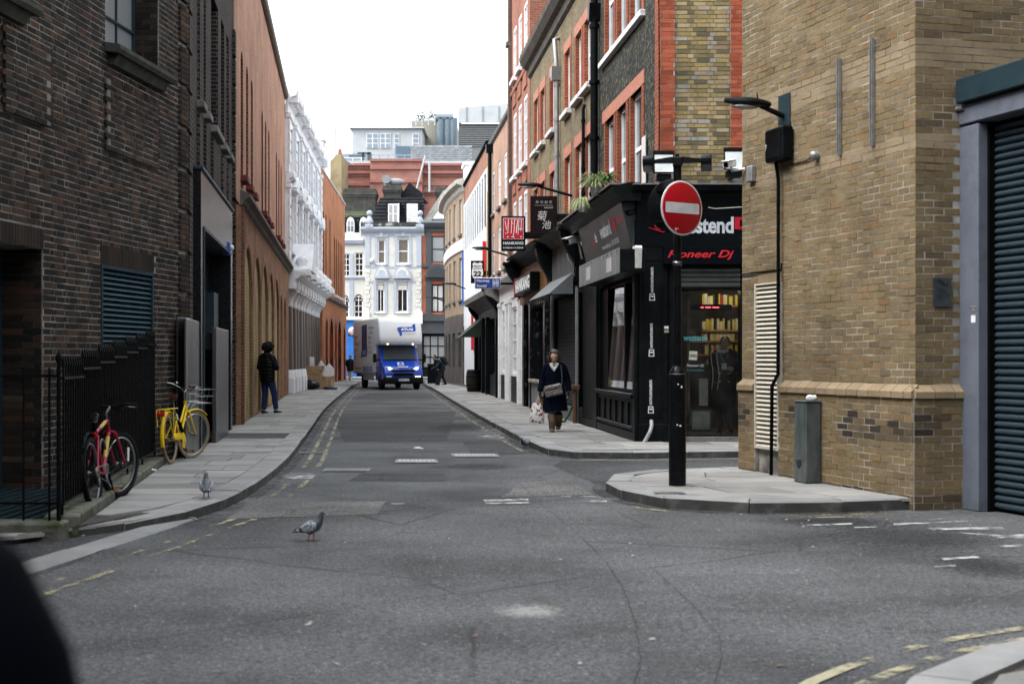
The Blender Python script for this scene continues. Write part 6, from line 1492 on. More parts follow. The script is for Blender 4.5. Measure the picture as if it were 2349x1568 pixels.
m=MB();x,z=YL.px(1727,400);m.bbox(x-.06,x+.1,-.07,0,z-.1,z+.1,.01);o=m.build('junction_box',M_GALV,None,YL.F);tag(o,'pale grey junction box at the far edge of the buff wall','box')
camera('big white camera under the plants beside the grey shop fascia',at(1319,550,30.0),(-.75,-.6,-.25),M_WHT,1.7,SS.F@Vector((.1,-.02,3.7)))
camera('small black camera on the end of the slanted fascia',at(1452,487,23.7),(-.8,-.4,-.2),M_BLK,1.0,SS.F@Vector((ss-.1,-.2,4.1)))
al=thing('alarm_box','white alarm sounder on the corner pilaster of the music shop','alarm',SS.F);x,z=SS.px(1461,592,-.12)
m=MB();m.prism([(x-.16,z+.16),(x-.12,z+.2),(x+.12,z+.2),(x+.16,z+.16),(x+.1,z-.17),(x,z-.2),(x-.1,z-.17)],-.17,-.06);m.build('cover',M('alarm_white',(.6,.6,.55),.4),al)
m=MB();m.box(x-.05,x+.05,-.173,-.17,z-.08,z+.1);m.build('blue_print',M_BLU,al)
for D,yy,l in((1412,492,'upper'),(1365,530,'lower')):
 p=at(D,yy,27.2 if D>1400 else 29.5);t=thing('spot_lamp','black spot lamp hanging over the slanted fascia, %s of two'%l,'lamp',frame3(p,(-.8,-.25,-.5)),'spot lamps over the fascia')
 m=MB();m.bbox(-.14,.14,-.12,.12,-.09,.09,.02);m.build('housing',M_BLK,t);m=MB();m.box(.141,.145,-.1,.1,-.07,.07);m.build('lens',M_GLS,t);m=MB();m.tube([(-.1,0,.05),(-.3,.0,.25),(-.45,.1,.2)],.02,6);m.build('arm',M_BLK,t)
for i,pts in enumerate((((1296,545,31.2),(1303,595,31),(1312,608,31),(1325,590,30.8),(1330,560,30.6)),((1322,575,30.2),(1318,620,30.4),(1322,650,30.6)),((1330,560,30.2),(1342,600,30.2),(1365,612,29.8)))):
 tag(MB().tube([at(*p)for p in pts],.014 if i else .012,5).build('cable',M_GALV if i==0 else MBLACK),['pale looped cable hanging over the grey shop fascia','black cable hanging straight down from the big white camera','black cable sagging right from the big white camera'][i],'cable')
ww=tag(MB().tube([at(1625,476,23.2),at(1640,479,23.2),at(1720,474,23.2)],.008,5).build('cable',M('cream_cable',(.4,.36,.28),.6)),'thin cream cable under the cornice behind the no entry sign','cable')
# ==== spider plants on the cornice
M_LF=M('leaf_pale',(.20,.25,.09),.6,col2=(.34,.34,.19),scale=3);M_LFG=M('leaf_green',(.07,.16,.03),.6,col2=(.12,.22,.05),scale=4)
def spider(label,p,r,n,mat,droop=1.0,pot=True):
 t=thing('potted_plant',label,'plant',Matrix.Translation(p),'plants on the shop cornice')
 if pot:m=MB();m.lathe([(0,0),(.09,0),(.12,.2),(.105,.2),(.1,.17),(0,.17)],n=14);m.build('pot',M_WHT,t)
 m=MB()
 for i in range(n):
  a=random.uniform(0,2*pi);L=r*random.uniform(.4,1.0);up=random.uniform(.5,1.5);w_=random.uniform(.007,.013);px=Vector((0,0,.18));pts=[]
  for k in range(6):
   s_=k/5;pts.append(Vector((cos(a)*L*s_,sin(a)*L*s_,.18+L*(up*s_-droop*(up*.4+.6)*s_*s_))))
  side=Vector((-sin(a),cos(a),0));vs=[]
  for k,q in enumerate(pts):ww_=w_*(1-(k/5)**2*.95);vs+=[q-side*ww_,q+side*ww_]
  m.add(vs,[(2*k,2*k+1,2*k+3,2*k+2)for k in range(5)],True)
 tag(m.build('foliage',mat,t),kind='stuff');return t
spider('bushy pale spider plant in a white pot on the black cornice',SS.F@Vector((SS.x(1368,-.5),-.5,4.46)),.5,620,M_LF,1.0)
spider('small trailing pale spider plant at the far end of the cornice',SS.F@Vector((SS.x(1338,-.55),-.55,4.3)),.4,260,M_LF,1.5)
spider('small green leafy plant next to the white pot',SS.F@Vector((SS.x(1392,-.42),-.42,4.46)),.30,200,M_LFG,.9,False)
# ==== houses closing the street
HF=Fac(-22,102.0,1,0);hx=lambda D:HF.x(D);hz=lambda y:HF.z(1000,y)
M_CRM=M('cream_painted_brick',(.56,.555,.52),.7,col2=(.49,.485,.45),scale=2,bmp=.02,bscale=8,dirt=((.35,.33,.28),2.5,.35))
M_PBL=M('pale_blue_trim',(.36,.395,.45),.6,col2=(.31,.345,.395),scale=3)
M_MANS=M('black_mansard',(.006,.007,.009),.6,col2=(.014,.014,.017),scale=2,bmp=.03,bscale=6,dirt=((.03,.033,.032),3,.5),spec=.1)
M_TILE=M('mossy_roof_tile',(.075,.08,.055),.85,col2=(.045,.07,.025),scale=1.5,lo=.4,hi=.6,bmp=.02,bscale=12)
M_DGR=M('dark_grey_trim',(.055,.062,.07),.55,col2=(.045,.05,.055),scale=3)
M_RDH=brick_tex('orange_red_brick',(.40,.12,.065),(.32,.09,.05),(.35,.22,.16))
M_BLND=M('brown_blind',(.16,.14,.11),.7);M_CURT=M('white_curtain',(.6,.6,.58),.8)
def hrect(a,b,t,bt,dep=.18,arch=0):return Op(hx(a),hx(b),hz(bt),hz(t),dep,arch)
# --- white house on the left with a blue ground floor
ha=thing('terraced_house','white house with arched dormers and a bright blue ground floor','house',HF.F)
ops=[hrect(783,801,580,633),hrect(812,832,578,633),hrect(781,799,676,728,.18,.5),hrect(810,831,674,728,.18,.5)]
FA_=HF.F@Matrix.Translation((0,.5,0))
m=MB();wall_mesh(m,hx(640),hx(838),4.55,hz(532),ops,back=8);m.build('wall',M_CRM,ha,FA_)
for o in ops:window(ha,o,M_WINW,M_GLSL if o.z0>8 else M_GLS,2,4,.08,.05,FA_);sill(ha,o.x0,o.x1,o.z0,M_WHT,.12,.12,FA_)
band(ha,hx(640),hx(832),[(.02,hz(562)),(.2,hz(557)),(.28,hz(550)),(.05,hz(546))],M_PBL,FA_,'cornice');band(ha,hx(640),hx(838),[(.02,hz(640)),(.14,hz(637)),(.14,hz(633)),(.0,hz(632))],M_PBL,FA_,'string_course')
m=MB();m.box(hx(800),hx(809),-.06,0,4.6,hz(580));m.build('pilaster',M_PBL,ha,FA_)
m=MB();a,b=hx(640),hx(842);m.add([(a,.15,hz(532)),(b,.15,hz(532)),(b,1.2,hz(490)),(a,1.2,hz(490))],[(0,1,2,3)]);m.build('mansard',M_MANS,ha,FA_)
m=MB();z0,z1=hz(494),hz(455);n=9
for i in range(n):
 za,zb=lerp(z0,z1,i/n),lerp(z0,z1,(i+1)/n);ya,yb2=1.0+3.2*i/n,1.0+3.2*(i+1)/n;m.add([(a,ya,za+.06),(b,ya,za+.06),(b,yb2,zb),(a,yb2,zb),(a,ya,za),(b,ya,za)],[(0,1,2,3),(4,5,1,0)])
m.build('tiled_roof',M_TILE,ha,FA_)
for(p,q)in((793,811),(823,841)):
 o=Op(hx(p),hx(q),hz(532),hz(496),.1,.5);m=MB();m.prism(arc_poly(o.x0-.12,o.x1+.12,o.z0,o.z1+.12,.62),.1,1.4);d_=m.build('dormer',M_MANS,ha,FA_)
 m=MB();m.prism(arc_poly(o.x0,o.x1,o.z0,o.z1,.5),.05,.098);m.build('window_frame',M_WINW,d_,FA_)
 xm=(o.x0+o.x1)/2;zm=lerp(o.z0,o.z1,.45)
 for(xa,xb)in((o.x0+.07,xm-.03),(xm+.03,o.x1-.07)):
  for(za,zb,mm)in((o.z0+.07,zm-.03,M_GLSB),(zm+.03,o.z1-.3,M_GLSL)):m=MB();m.box(xa,xb,.03,.049,za,zb);m.build('pane',mm,d_,FA_)
M_BSH=M('bright_blue_shop',(.02,.13,.42),.5,col2=(.03,.17,.5),scale=2)
m=MB();wall_mesh(m,hx(640),hx(832),0,4.3,[Op(hx(816),hx(829),.15,2.4,.3,.5)],back=6);m.build('blue_shop',M_BSH,ha,FA_)
m=MB();m.box(hx(640),hx(838),-.15,.1,4.3,4.55);m.build('fascia',M_WHT,ha,FA_)
m=MB();m.box(hx(822),hx(832),-.12,0,hz(772),hz(752));m.build('notice',M_WHT,ha,FA_)
for i in range(3):
 for j in range(3):m=MB();x=hx(797)+i*.2;z=hz(770)+j*.2;m.box(x,x+.13,-.02,.0,z,z+.13);m.build('glass_block',M_GLS,ha,FA_)
rs=thing('round_sign','round pale sign with red band lettering on the blue shop','sign',FA_)
x,z=hx(807),hz(759);m=MB();m.lathe([(0,-.16),(.30,-.16),(.30,-.1),(0,-.1)],(x,0,z),24,axis='y');m.build('disc',M('sign_cream',(.62,.6,.58),.5),rs)
m=MB();m.T=Matrix.Translation((x,-.17,z))@Matrix.Rotation(-.55,4,'Y');m.box(-.27,.27,-.004,0,-.09,.09);m.T=None;m.build('red_band',M_LR,rs);lettering('BREW',rs,x,z,.11,M_WHT,-.176,w=.4,off=.03,rot=.55)
# --- white house with pale blue trim
hb=thing('terraced_house','white painted house with pale blue trim and black mansard behind the truck','house',HF.F)
Wb0,Wb1=hx(838),hx(967)
ops=[hrect(866,884,549,605),hrect(912,938,547,605),hrect(864,882,652,716),hrect(910,936,652,716)]
m=MB();wall_mesh(m,Wb0,Wb1,4.5,hz(528),ops,back=8,y=-.02);m.build('wall',M_CRM,hb)
for i,o in enumerate(ops):
 window(hb,o,M_WINW,M_BLND if i<2 else M_GLS,1 if i<2 else 2,2 if i<2 else 1,.1,.06)
 for q in((o.x0-.2,o.x0-.005),(o.x1+.005,o.x1+.2)):m=MB();m.box(q[0],q[1],-.09,0,o.z0-.1,o.z1+.15);m.build('architrave',M_PBL,hb)
 sill(hb,o.x0,o.x1,o.z0,M_WHT,.16,.1)
 if i>1:m=MB();m.box(o.x0+.08,o.x1-.08,.02,.1,o.z1-.42,o.z1-.06);m.build('blind_box',M_CRM,hb);m=MB();m.box(o.x0,o.x1,-.1,.0,o.z1+.16,o.z1+.3);m.build('lintel',M_PBL,hb)
 if i<2:m=MB();m.box(o.x0-.2,o.x1+.2,-.12,0,o.z1+.16,o.z1+.32);m.box((o.x0+o.x1)/2-.12,(o.x0+o.x1)/2+.12,-.18,0,o.z1+.14,o.z1+.5);m.build('lintel',M_PBL,hb)
for(a,b,c)in((861,892,622),(904,942,622)):
 xa,xb=hx(a),hx(b);z0=hz(635);n=12;xc=(xa+xb)/2;hw=(xb-xa)/2;hgt=hz(612)-z0
 for k,(r,o_)in enumerate(((1.0,.24),(.78,.16),(.56,.10))):
  pr=[(xc-hw*r*cos(pi*i/n),z0+.1+hgt*r*sin(pi*i/n))for i in range(n+1)];m=MB();m.prism(pr,-o_ if k==0 else-.24-.01*k,0);m.build('pediment',M_PBL if k!=1 else M_CRM,hb)
 m=MB();m.box(xa-.05,xb+.05,-.28,0,z0-.12,z0+.1);m.build('pediment_sill',M_PBL,hb)
for z in(hz(612),hz(645),hz(541)):m=MB();m.box(Wb0,Wb1,-.05,0,z-.1,z+.06);m.build('band',M_PBL,hb)
for xx in(Wb0,Wb1-.38):
 z=4.6;i=0
 while z<hz(612)-.3:m=MB();m.bbox(xx,xx+.38-(.1 if i%2 else 0),-.07,0,z,z+.28,.02);m.build('quoin',M_CRM,hb);z+=.31;i+=1
 m=MB();m.box(xx+.02,xx+.36,-.1,0,hz(610),hz(541));m.build('pilaster',M_PBL,hb)
band(hb,Wb0-.3,Wb1+.2,[(.06,hz(541)),(.12,hz(536)),(.3,hz(531)),(.42,hz(526)),(.42,hz(522)),(.1,hz(519))],M_PBL,name='cornice')
m=MB();m.box(Wb0-.3,Wb1+.2,-.38,.3,hz(519),hz(512));m.build('parapet_gutter',M('flaking_parapet',(.3,.29,.25),.9,col2=(.04,.045,.04),scale=1.2,lo=.45,hi=.55),hb)
a,b=Wb0+.15,Wb1+.55;m=MB()
m.add([(a,.3,hz(514)),(b-.4,.3,hz(514)),(b-.5,1.8,hz(447)),(a+.75,1.8,hz(447)),(b-.4,6,hz(447)),(a+.7,6,hz(447)),(a-.4,6,hz(514))],[(0,1,2,3),(3,2,4,5),(0,3,5,6)]);m.build('mansard',M_MANS,hb)
n=8
for i in range(n):m=MB();t=(i+.5)/n;m.box(a+.1+.7*t,b-.42,.3+1.5*t-.05,.3+1.5*t+.02,lerp(hz(514),hz(447),t),lerp(hz(514),hz(447),t)+.05);m.build('slate_course',M_MANS,hb)
for(p,q)in((889,912),(932,957)):
 o=Op(hx(p),hx(q),hz(511),hz(466),.1);m=MB();m.box(o.x0-.14,o.x1+.14,.5,2.2,o.z0-.05,o.z1+.18);d_=m.build('dormer',M_MANS,hb)
 xm=(o.x0+o.x1)/2;m=MB();m.box(o.x0,o.x1,.44,.498,o.z0,o.z1);m.build('window_frame',M_WINW,d_)
 for(xa,xb)in((o.x0+.07,xm-.04),(xm+.04,o.x1-.07)):
  for(za,zb)in((o.z0+.08,lerp(o.z0,o.z1,.5)-.03),(lerp(o.z0,o.z1,.5)+.03,o.z1-.08)):m=MB();m.box(xa,xb,.425,.439,za,zb);m.build('pane',M_GLSL if p<900 else M_CURT,d_)
m=MB();o=hx(912);m.add([(o,.4,hz(511)),(o+.12,-.1,hz(511)),(o+.12,-.1,hz(466)),(o,.4,hz(466))],[(0,1,2,3)]);m.build('open_casement',M_WINW,hb)
for X in(848,964):
 m=MB();x=hx(X);z=hz(525);m.bbox(x-.3,x+.3,-.45,.15,z,z+.3,.04);m.lathe([(.24,z+.3),(.3,z+.5),(.2,z+.75),(.14,z+.85),(.1,z+.92)],(x,-.15,0),14);m.ell((x,-.15,z+1.12),.22,.22,.22);m.build('ball_finial',M('finial_grey',(.34,.37,.42),.7,col2=(.2,.22,.25),scale=4),hb)
m=MB();m.box(Wb0,Wb1,-.1,6,0,4.2);m.build('ground_floor',M_DGR,hb);m=MB();m.box(Wb0-.1,Wb1+.1,-.3,.02,4.2,4.5);m.build('shop_cornice',M_CRM,hb)
for X in(840,962):m=MB();x=hx(X);m.prism(arc_poly(x-.25,x+.25,4.0,5.0,.25),-.32,0);m.build('shop_console',M_WHT,hb)
tag(MB().ell(HF.F@Vector((hx(853),-.15,hz(598))),.14,.12,.18).build('bell_alarm',M_CRM),'small cream alarm on the white house wall','alarm')
# --- grey trimmed red brick house with black shop
hc=thing('terraced_house','red brick house with dark grey trim above a black shop window','house',HF.F);Wc0,Wc1=hx(968),hx(1090)
ops=[hrect(990,1020,541,602),hrect(990,1018,652,716)]
m=MB();wall_mesh(m,Wc0,Wc1,4.5,hz(528),ops,back=8);m.build('wall',M_RDH,hc)
for i,o in enumerate(ops):
 window(hc,o,M_BLK if i else M_DGR,M_GLSL if not i else M_CURT,1+i,2,.09,.08)
 for q in((o.x0-.42,o.x0-.005),(o.x1+.005,o.x1+.42)):m=MB();m.box(q[0],q[1],-.1,0,o.z0-.15,o.z1+.3);m.build('architrave',M_DGR,hc)
 m=MB();m.box(o.x0-.5,o.x1+.5,-.14,0,o.z1+.3,o.z1+.7);m.build('lintel',M_DGR,hc);m=MB();m.box(Wc0,Wc1,-.16,0,o.z0-.35,o.z0-.15);m.build('sill_band',M_DGR,hc)
xa,xb=hx(976),hx(1030);z0=hz(640);n=14;xc=(xa+xb)/2;hw=(xb-xa)/2
for r,o_ in((1.0,.28),(.8,.33),(.62,.3)):m=MB();m.prism([(xc-hw*r*cos(pi*i/n),z0+.1+1.0*r*sin(pi*i/n))for i in range(n+1)],-o_-.02*r,0);m.build('pediment',M_DGR if r!=.8 else M('darker_grey',(.04,.045,.05),.6),hc)
band(hc,Wc0,Wc1,[(.05,hz(532)),(.12,hz(528)),(.35,hz(520)),(.45,hz(512)),(.1,hz(508))],M_DGR,name='cornice')
m=MB();m.box(Wc0,Wc1,-.25,0.02,4.2,4.5);m.box(Wc0,Wc1,-.1,0.02,3.3,4.2);m.build('shop_fascia',M_DGR,hc)
sw=Op(hx(969),hx(1022),.75,3.2,.2);window(hc,sw,M_BLK,M_GLSL,3,3,.1,.07,name='shop_window')
m=MB();wall_mesh(m,Wc0,Wc1,0,3.3,[sw],back=6,shell=False);m.build('shop_wall',M_BLKS,hc)
m=MB();a=Wc0;m.add([(a+.1,.3,hz(510)),(Wc1,.3,hz(510)),(Wc1,3.2,hz(440)),(a+1.6,3.2,hz(440)),(a+1.6,6,hz(440)),(a+.1,6,hz(510))],[(0,1,2,3),(0,3,4,5)]);m.build('roof',M_DGR,hc)
m=MB();m.add([(a-.1,.1,hz(515)),(a+.5,.1,hz(515)),(a+2.0,3.2,hz(425)),(a+1.4,3.2,hz(425)),(a-.1,.5,hz(515)),(a+1.4,3.7,hz(425))],[(0,1,2,3),(0,3,5,4)]);m.build('party_wall',M_STONE,hc)
m=MB();t=lambda x,s:(x,.3+2.9*s-.12,lerp(hz(510),hz(440),s));m.add([t(hx(993),.15),t(hx(1024),.15),t(hx(1030),.85),t(hx(1003),.85)],[(0,1,2,3)]);m.build('skylight',M_CURT,hc)
# --- chimneys on their roofs
def chimney(label,D0,D1,t,b,Yc,mat,dep=1.2,crown=True,cowl=False):
 p0,p1=at(D0,b,Yc),at(D1,t,Yc);r=thing('chimney_stack',label,'chimney',frame(p0 .x,Yc,p0 .z),'chimneys above the houses');W,H=p1 .x-p0 .x,p1 .z-p0 .z
 m=MB();m.box(W*.06,W*.94,0,dep,0,H*.55);m.build('stack',mat,r)
 for i in range(5):m=MB();e=.02+.05*(i if i<3 else 4-i);m.bbox(W*.06-e,W*.94+e,-e,dep+e,H*(.55+.09*i),H*(.64+.09*i)-.005,.02);m.build('oversailing_course',mat,r)
 if cowl:m=MB();m.cyl((W*.25,dep/2,H),(W*.25,dep/2,H+.25),.3,n=12);m.cyl((W*.2,-.1,H+.45),(W*.2,dep,H+.45),.33,n=14);m.ell((W*.62,dep/2,H+.3),.75,.4,.3);m.build('cowl',M('cowl_grey',(.22,.23,.24),.6),r)
 return r
M_CHB=M('soot_black_brick',(.06,.058,.055),.9,col2=(.025,.028,.024),scale=3,bmp=.05,bscale=7,dirt=((.10,.10,.06),2,.5))
chimney('wide sooty moss topped chimney behind the white house',783,866,432,490,105.0,M_CHB,1.5)
chimney('sooty chimney with round metal cowl above the black mansard',877,922,425,472,105.5,M_CHB,1.0,cowl=True)
chimney('dark chimney rising over the red brick house',998,1032,430,478,106.5,M_CHB,1.2)
sr=thing('roof_gable','black gabled roof dormer behind the sooty chimney','roof',frame(*[at(912,470,106)[i]for i in(0,1,2)]));m=MB();m.prism([(0,0),(1.9,0),(1.9,.9),(.9,1.7),(0,.4)],0,3);m.build('gable',M_MANS,sr)
# ==== larger buildings beyond
def bb(name,label,D0,D1,t,b,Yc,mat,dep=10):
 p0,p1=at(D0,b,Yc),at(D1,t,Yc);r=thing(name,label,'building',frame(p0 .x,Yc,0));W=p1 .x-p0 .x
 m=MB();m.box(0,W,0,dep,0,p1 .z);m.build('wall',mat,r);return r,W,(lambda D:at(D,HY,Yc).x-p0 .x),(lambda y:at(0,y,Yc).z)
M_RBB=brick_tex('far_red_brick',(.40,.19,.15),(.35,.16,.13),(.38,.24,.2),soot=((.3,.15,.12),.3,.3));M_RBT=M('red_terracotta',(.28,.12,.10),.8)
r,W,X_,Z_=bb('office_building','large red brick building with dentil bands behind the chimneys',768,1090,376,860,128.0,M_RBB)
for y in(378,396,424,440):
 m=MB();m.box(0,W,-.3,0,Z_(y)-.12,Z_(y)+.1);bd=m.build('string_course',M_RBT,r)
 m=MB();n=70
 for i in range(n):m.box(W*i/n,W*(i+.5)/n,-.2,0,Z_(y)-.4,Z_(y)-.13)
 tag(m.build('dentils',M_RBT,bd),kind='stuff')
m=MB();m.box(X_(852),X_(970),-1.2,-.002,0,Z_(370));m.build('projecting_bay',M_RBB,r)
for y in(372,390,420):m=MB();m.box(X_(852),X_(970),-1.4,-1.2,Z_(y)-.12,Z_(y)+.1);m.build('string_course',M_RBT,r)
for a in(975,992,1008):o=Op(X_(a),X_(a+13),Z_(438),Z_(425),.0);m=MB();m.box(o.x0-.1,o.x1+.1,-.06,0,o.z0-.1,o.z1+.1);f=m.build('window',M_CRM,r);m=MB();m.box(o.x0,o.x1,-.09,-.06,o.z0,o.z1);m.build('pane',M_GLS,f)
m=MB();m.box(0,W,-.2,10,Z_(376),Z_(376)+.25);m.build('parapet',M('pale_coping_grey',(.45,.46,.47),.8),r)
ys=thing('chimney_stack','yellow brick stepped chimney wall beside the red brick building','chimney',frame(*at(757,700,122)));
m=MB();q=at(783,370,122)-at(757,700,122);m.box(0,q.x,0,5,0,q.z);m.prism([(.0,q.z),(q.x,q.z),(q.x,q.z+.6),(q.x*.6,q.z+.6)],0,5);m.build('stack',brick_tex('far_yellow_brick',(.36,.29,.16),(.3,.235,.13),(.3,.26,.2)),ys);m=MB();m.lathe([(.2,q.z+.6),(.16,q.z+1.2)],(q.x*.75,1,0),10);m.build('chimney_pot',M_RBT,ys)
M_PW=M('pale_white_render',(.40,.415,.42),.7,col2=(.35,.365,.37),scale=1);M_PLG=M('pale_blue_grey',(.23,.27,.31),.6)
r,W,X_,Z_=bb('office_building','white rendered rooftop block with a row of small paned windows',808,968,296,700,152.0,M_PW)
for(a,b)in((841,868),(872,896),(904,916),(946,961)):
 o=Op(X_(a),X_(b),Z_(340),Z_(307),.0);m=MB();m.box(o.x0,o.x1,-.12,0,o.z0,o.z1);f=m.build('window',M_WINW,r);nx=2 if b-a>20 else 1
 for i in range(nx):
  for j in range(3):m=MB();m.box(lerp(o.x0,o.x1,(i+.1)/nx),lerp(o.x0,o.x1,(i+.9)/nx),-.16,-.12,lerp(o.z0,o.z1,(j+.1)/3),lerp(o.z0,o.z1,(j+.9)/3));m.build('pane',M_PLG,f)
m=MB();m.bbox(-.3,W+.3,-.4,10,Z_(296),Z_(293),.05);m.build('roof_edge',M_PW,r)
ra,Wa,Xa,Za=bb('plant_room','brick and pipework plant room on the roof at the upper middle',944,1046,276,330,158.0,M('plant_brown',(.26,.24,.2),.8))
M_PIPE=M('duct_grey',(.14,.18,.21),.45,.3)
m=MB()
for a in(1012,1028,1040):m.cyl((Xa(a),-.8,Za(350)),(Xa(a),-.8,Za(274)),.5,n=10)
m.cyl((Xa(1000),-.8,Za(274)),(Xa(1040),-.8,Za(274)),.5,n=10);tag(m.build('ducts',M_PIPE,ra),kind='stuff')
m=MB()
for a in(945,958,972,986,1000):m.cyl((Xa(a),-2.5,Za(296)),(Xa(a),-2.5,Za(280)),.09,n=5)
m.box(Xa(943),Xa(1003),-2.6,-2.4,Za(281),Za(280));m.box(Xa(943),Xa(1003),-2.6,-2.4,Za(288),Za(287));tag(m.build('handrails',M_PW,ra),kind='stuff')
fol=MB()
for i in range(300):p=Vector((Xa(random.uniform(955,1003)),random.uniform(0,2),Za(274)+abs(random.gauss(0,.55))));d=Vector((random.gauss(0,1),random.gauss(0,1),random.gauss(0,1)))*.16;e=Vector((random.gauss(0,1),random.gauss(0,1),random.gauss(0,1)))*.12;fol.poly([p,p+d,p+d+e])
tag(fol.build('roof_planting',M('roof_leaf',(.07,.075,.055),.8),ra),kind='stuff')
r,W,X_,Z_=bb('plant_screen','white rooftop plant screen above grey louvres at upper right of the gap',1052,1200,336,500,145.0,M('louvre_grey',(.17,.18,.18),.6))
h=(Z_(284)-Z_(336))/12
for i in range(12):m=MB();m.add([(0,-.02,Z_(336)+i*h),(W,-.02,Z_(336)+i*h),(W,-.12,Z_(336)+i*h+.02),(0,-.12,Z_(336)+i*h+.02),(W,-.08,Z_(336)+i*h+h*.72),(0,-.08,Z_(336)+i*h+h*.72)],[(0,1,2,3),(3,2,4,5)]);m.build('louvre',M('louvre_slat',(.13,.135,.135),.6),r)
m=MB();m.box(0,W,.02,8,Z_(336),Z_(284));m.build('screen_back',MBLACK,r)
m=MB();z0=Z_(283);m.add([(0,-.3,z0),(W,-.3,z0),(W,-.3,Z_(235)),(0,-.3,Z_(248)),(0,8,z0),(W,8,z0),(W,8,Z_(235)),(0,8,Z_(248))],[(0,1,2,3),(0,3,7,4),(3,2,6,7),(5,6,2,1)]);m.build('white_screen',M_PW,r)
for i in range(4):m=MB();m.box(W*(i+.5)/4-.05,W*(i+.5)/4+.05,-.4,-.3,z0,Z_(246));m.build('panel_joint',M_PLG,r)
sl=thing('slate_roof','grey slate hung wall with a dark blue rooftop door','roof',frame(*at(905,378,138)));o0=at(905,378,138)
SX=lambda D:at(D,HY,138).x-o0 .x;SZ=lambda y:at(0,y,138).z-o0 .z
m=MB();m.box(SX(943),SX(1075),0,3,SZ(372)-1,SZ(334));m.build('backing',MDK,sl);M_SLT=M('grey_slate',(.20,.215,.225),.6,col2=(.15,.16,.17),scale=2,rnd=(.8,1.15));me=None;nz_=9
for j in range(nz_):
 for i in range(17):
  w_=(SX(1075)-SX(943))/16;h_=(SZ(334)-SZ(372))/nz_
  if me is None:m=MB();m.add([(0,-.06,0),(w_*.96,-.06,0),(w_*.96,-.01,h_*1.05),(0,-.01,h_*1.05),(0,0,0),(w_*.96,0,0)],[(0,1,2,3),(4,5,1,0)]);o=m.build('slate',M_SLT,sl);me=o.data
  else:o=link('slate',me,sl)
  o.location=(SX(943)+(i-(.5 if j%2 else 0))*w_+(.5*w_ if False else 0),-.001,SZ(372)+j*h_)
m=MB();m.box(SX(905),SX(943),0,2,SZ(378),SZ(335));m.build('stair_head',M_PLG,sl);m=MB();m.box(SX(908),SX(941),-.06,0,SZ(376),SZ(336));m.build('door',M('roof_door_blue',(.08,.115,.15),.5),sl)
wr_=thing('roof_railing','pale roof terrace railing with dark frame in front of the blue rooftop door','railing',frame(*at(845,378,132)));o0=at(845,378,132);SX=lambda D:at(D,HY,132).x-o0 .x;SZ=lambda y:at(0,y,132).z-o0 .z
m=MB()
for y in(356,364,372):m.box(SX(850),SX(945),-.04,.04,SZ(y)-.04,SZ(y)+.04)
for D in(850,870,890,910,928,944):m.box(SX(D)-.04,SX(D)+.04,-.05,.05,SZ(378),SZ(355))
m.build('rails',M_PLG,wr_)
m=MB()
for D in(833,845,850):m.box(SX(D)-.09,SX(D)+.09,-.1,.1,SZ(395),SZ(350))
m.box(SX(820),SX(850),-.1,.1,SZ(352)-.1,SZ(352)+.1);m.box(SX(800),SX(838),-.1,.1,SZ(358)-.08,SZ(358)+.08);m.build('dark_frame',M('frame_slate',(.06,.08,.09),.5),wr_)
r,W,X_,Z_=bb('roof_extension','low pale blue grey roof extension with ribbon window left of the white block',780,846,352,390,140.0,M_PLG)
m=MB();m.box(X_(787),X_(830),-.1,0,Z_(370),Z_(362));f=m.build('window',M_WINW,r);m=MB();m.box(X_(789),X_(808),-.13,-.1,Z_(369),Z_(363));m.box(X_(810),X_(828),-.13,-.1,Z_(369),Z_(363));m.build('pane',M_PLG,f)
for D,y0,y1,Ya,l in((770,390,296,126,'tall thin aerial mast left of the white rooftop block'),(985,440,371,126,'white aerial pole in front of the red brick building')):
 p=at(D,y0,Ya);t=thing('aerial_mast',l,'aerial',Matrix.Translation(p));H=at(D,y1,Ya).z-p.z;m=MB();m.cyl((0,0,0),(.0 if D<800 else .0,0,H),.09,n=6);m.build('mast',M_PW,t)
 if D<800:m=MB();m.cyl((-.9,0,H-.2),(.3,0,H-.2),.04,n=5);m.build('aerial_boom',M_PW,t);m=MB();m.cyl((.0,0,H*.35),(1.6,0,H*.12),.07,n=5);m.build('stay',M_PLG,t)
p=at(946,470,118);t=thing('aerial_mast','leaning white pole rising over the black roof gable','aerial',Matrix.Translation(p));m=MB();m.cyl((0,0,0),(1.1,0,4.2),.07,n=6);m.build('mast',M_PW,t)
hill=MB();
for(a,b,t_,Yb,mt)in((560,820,420,118,M_RBB),):
 pass
# ==== no entry sign on its lamp post
import bmesh
def bev(o,w,seg=2,ang=30,smooth=True):
 b=bmesh.new();b.from_mesh(o.data);bmesh.ops.remove_doubles(b,verts=b.verts,dist=1e-5)
 es=[e for e in b.edges if len(e.link_faces)==2 and e.calc_face_angle(0)>R(ang)]
 bmesh.ops.bevel(b,geom=es,offset=w,segments=seg,affect='EDGES',profile=.5,clamp_overlap=True)
 b.to_mesh(o.data);b.free()
 if smooth:o.data.polygons.foreach_set('use_smooth',[True]*len(o.data.polygons))
 o.data.update();return o
sx_,sy_=gp(1554,1113,.12)
ne=thing('sign_post','black lamp post carrying a round red no entry sign','road sign',frame(sx_,sy_,.12))
M_POST=M('post_black',(.0025,.003,.0035),.3,col2=(.004,.005,.006),scale=8,bmp=.004,bscale=25,spec=.12,dirt=((.05,.05,.05),14,.15))
m=MB();m.lathe([(.097,0),(.097,1.20),(.094,1.24),(.07,1.30),(.048,1.33)],n=24);m.build('post_base',M_POST,ne)
m=MB();m.lathe([(.046,1.31),(.045,3.52),(.04,3.6),(.04,3.66)],n=18);m.build('pole',M_POST,ne)
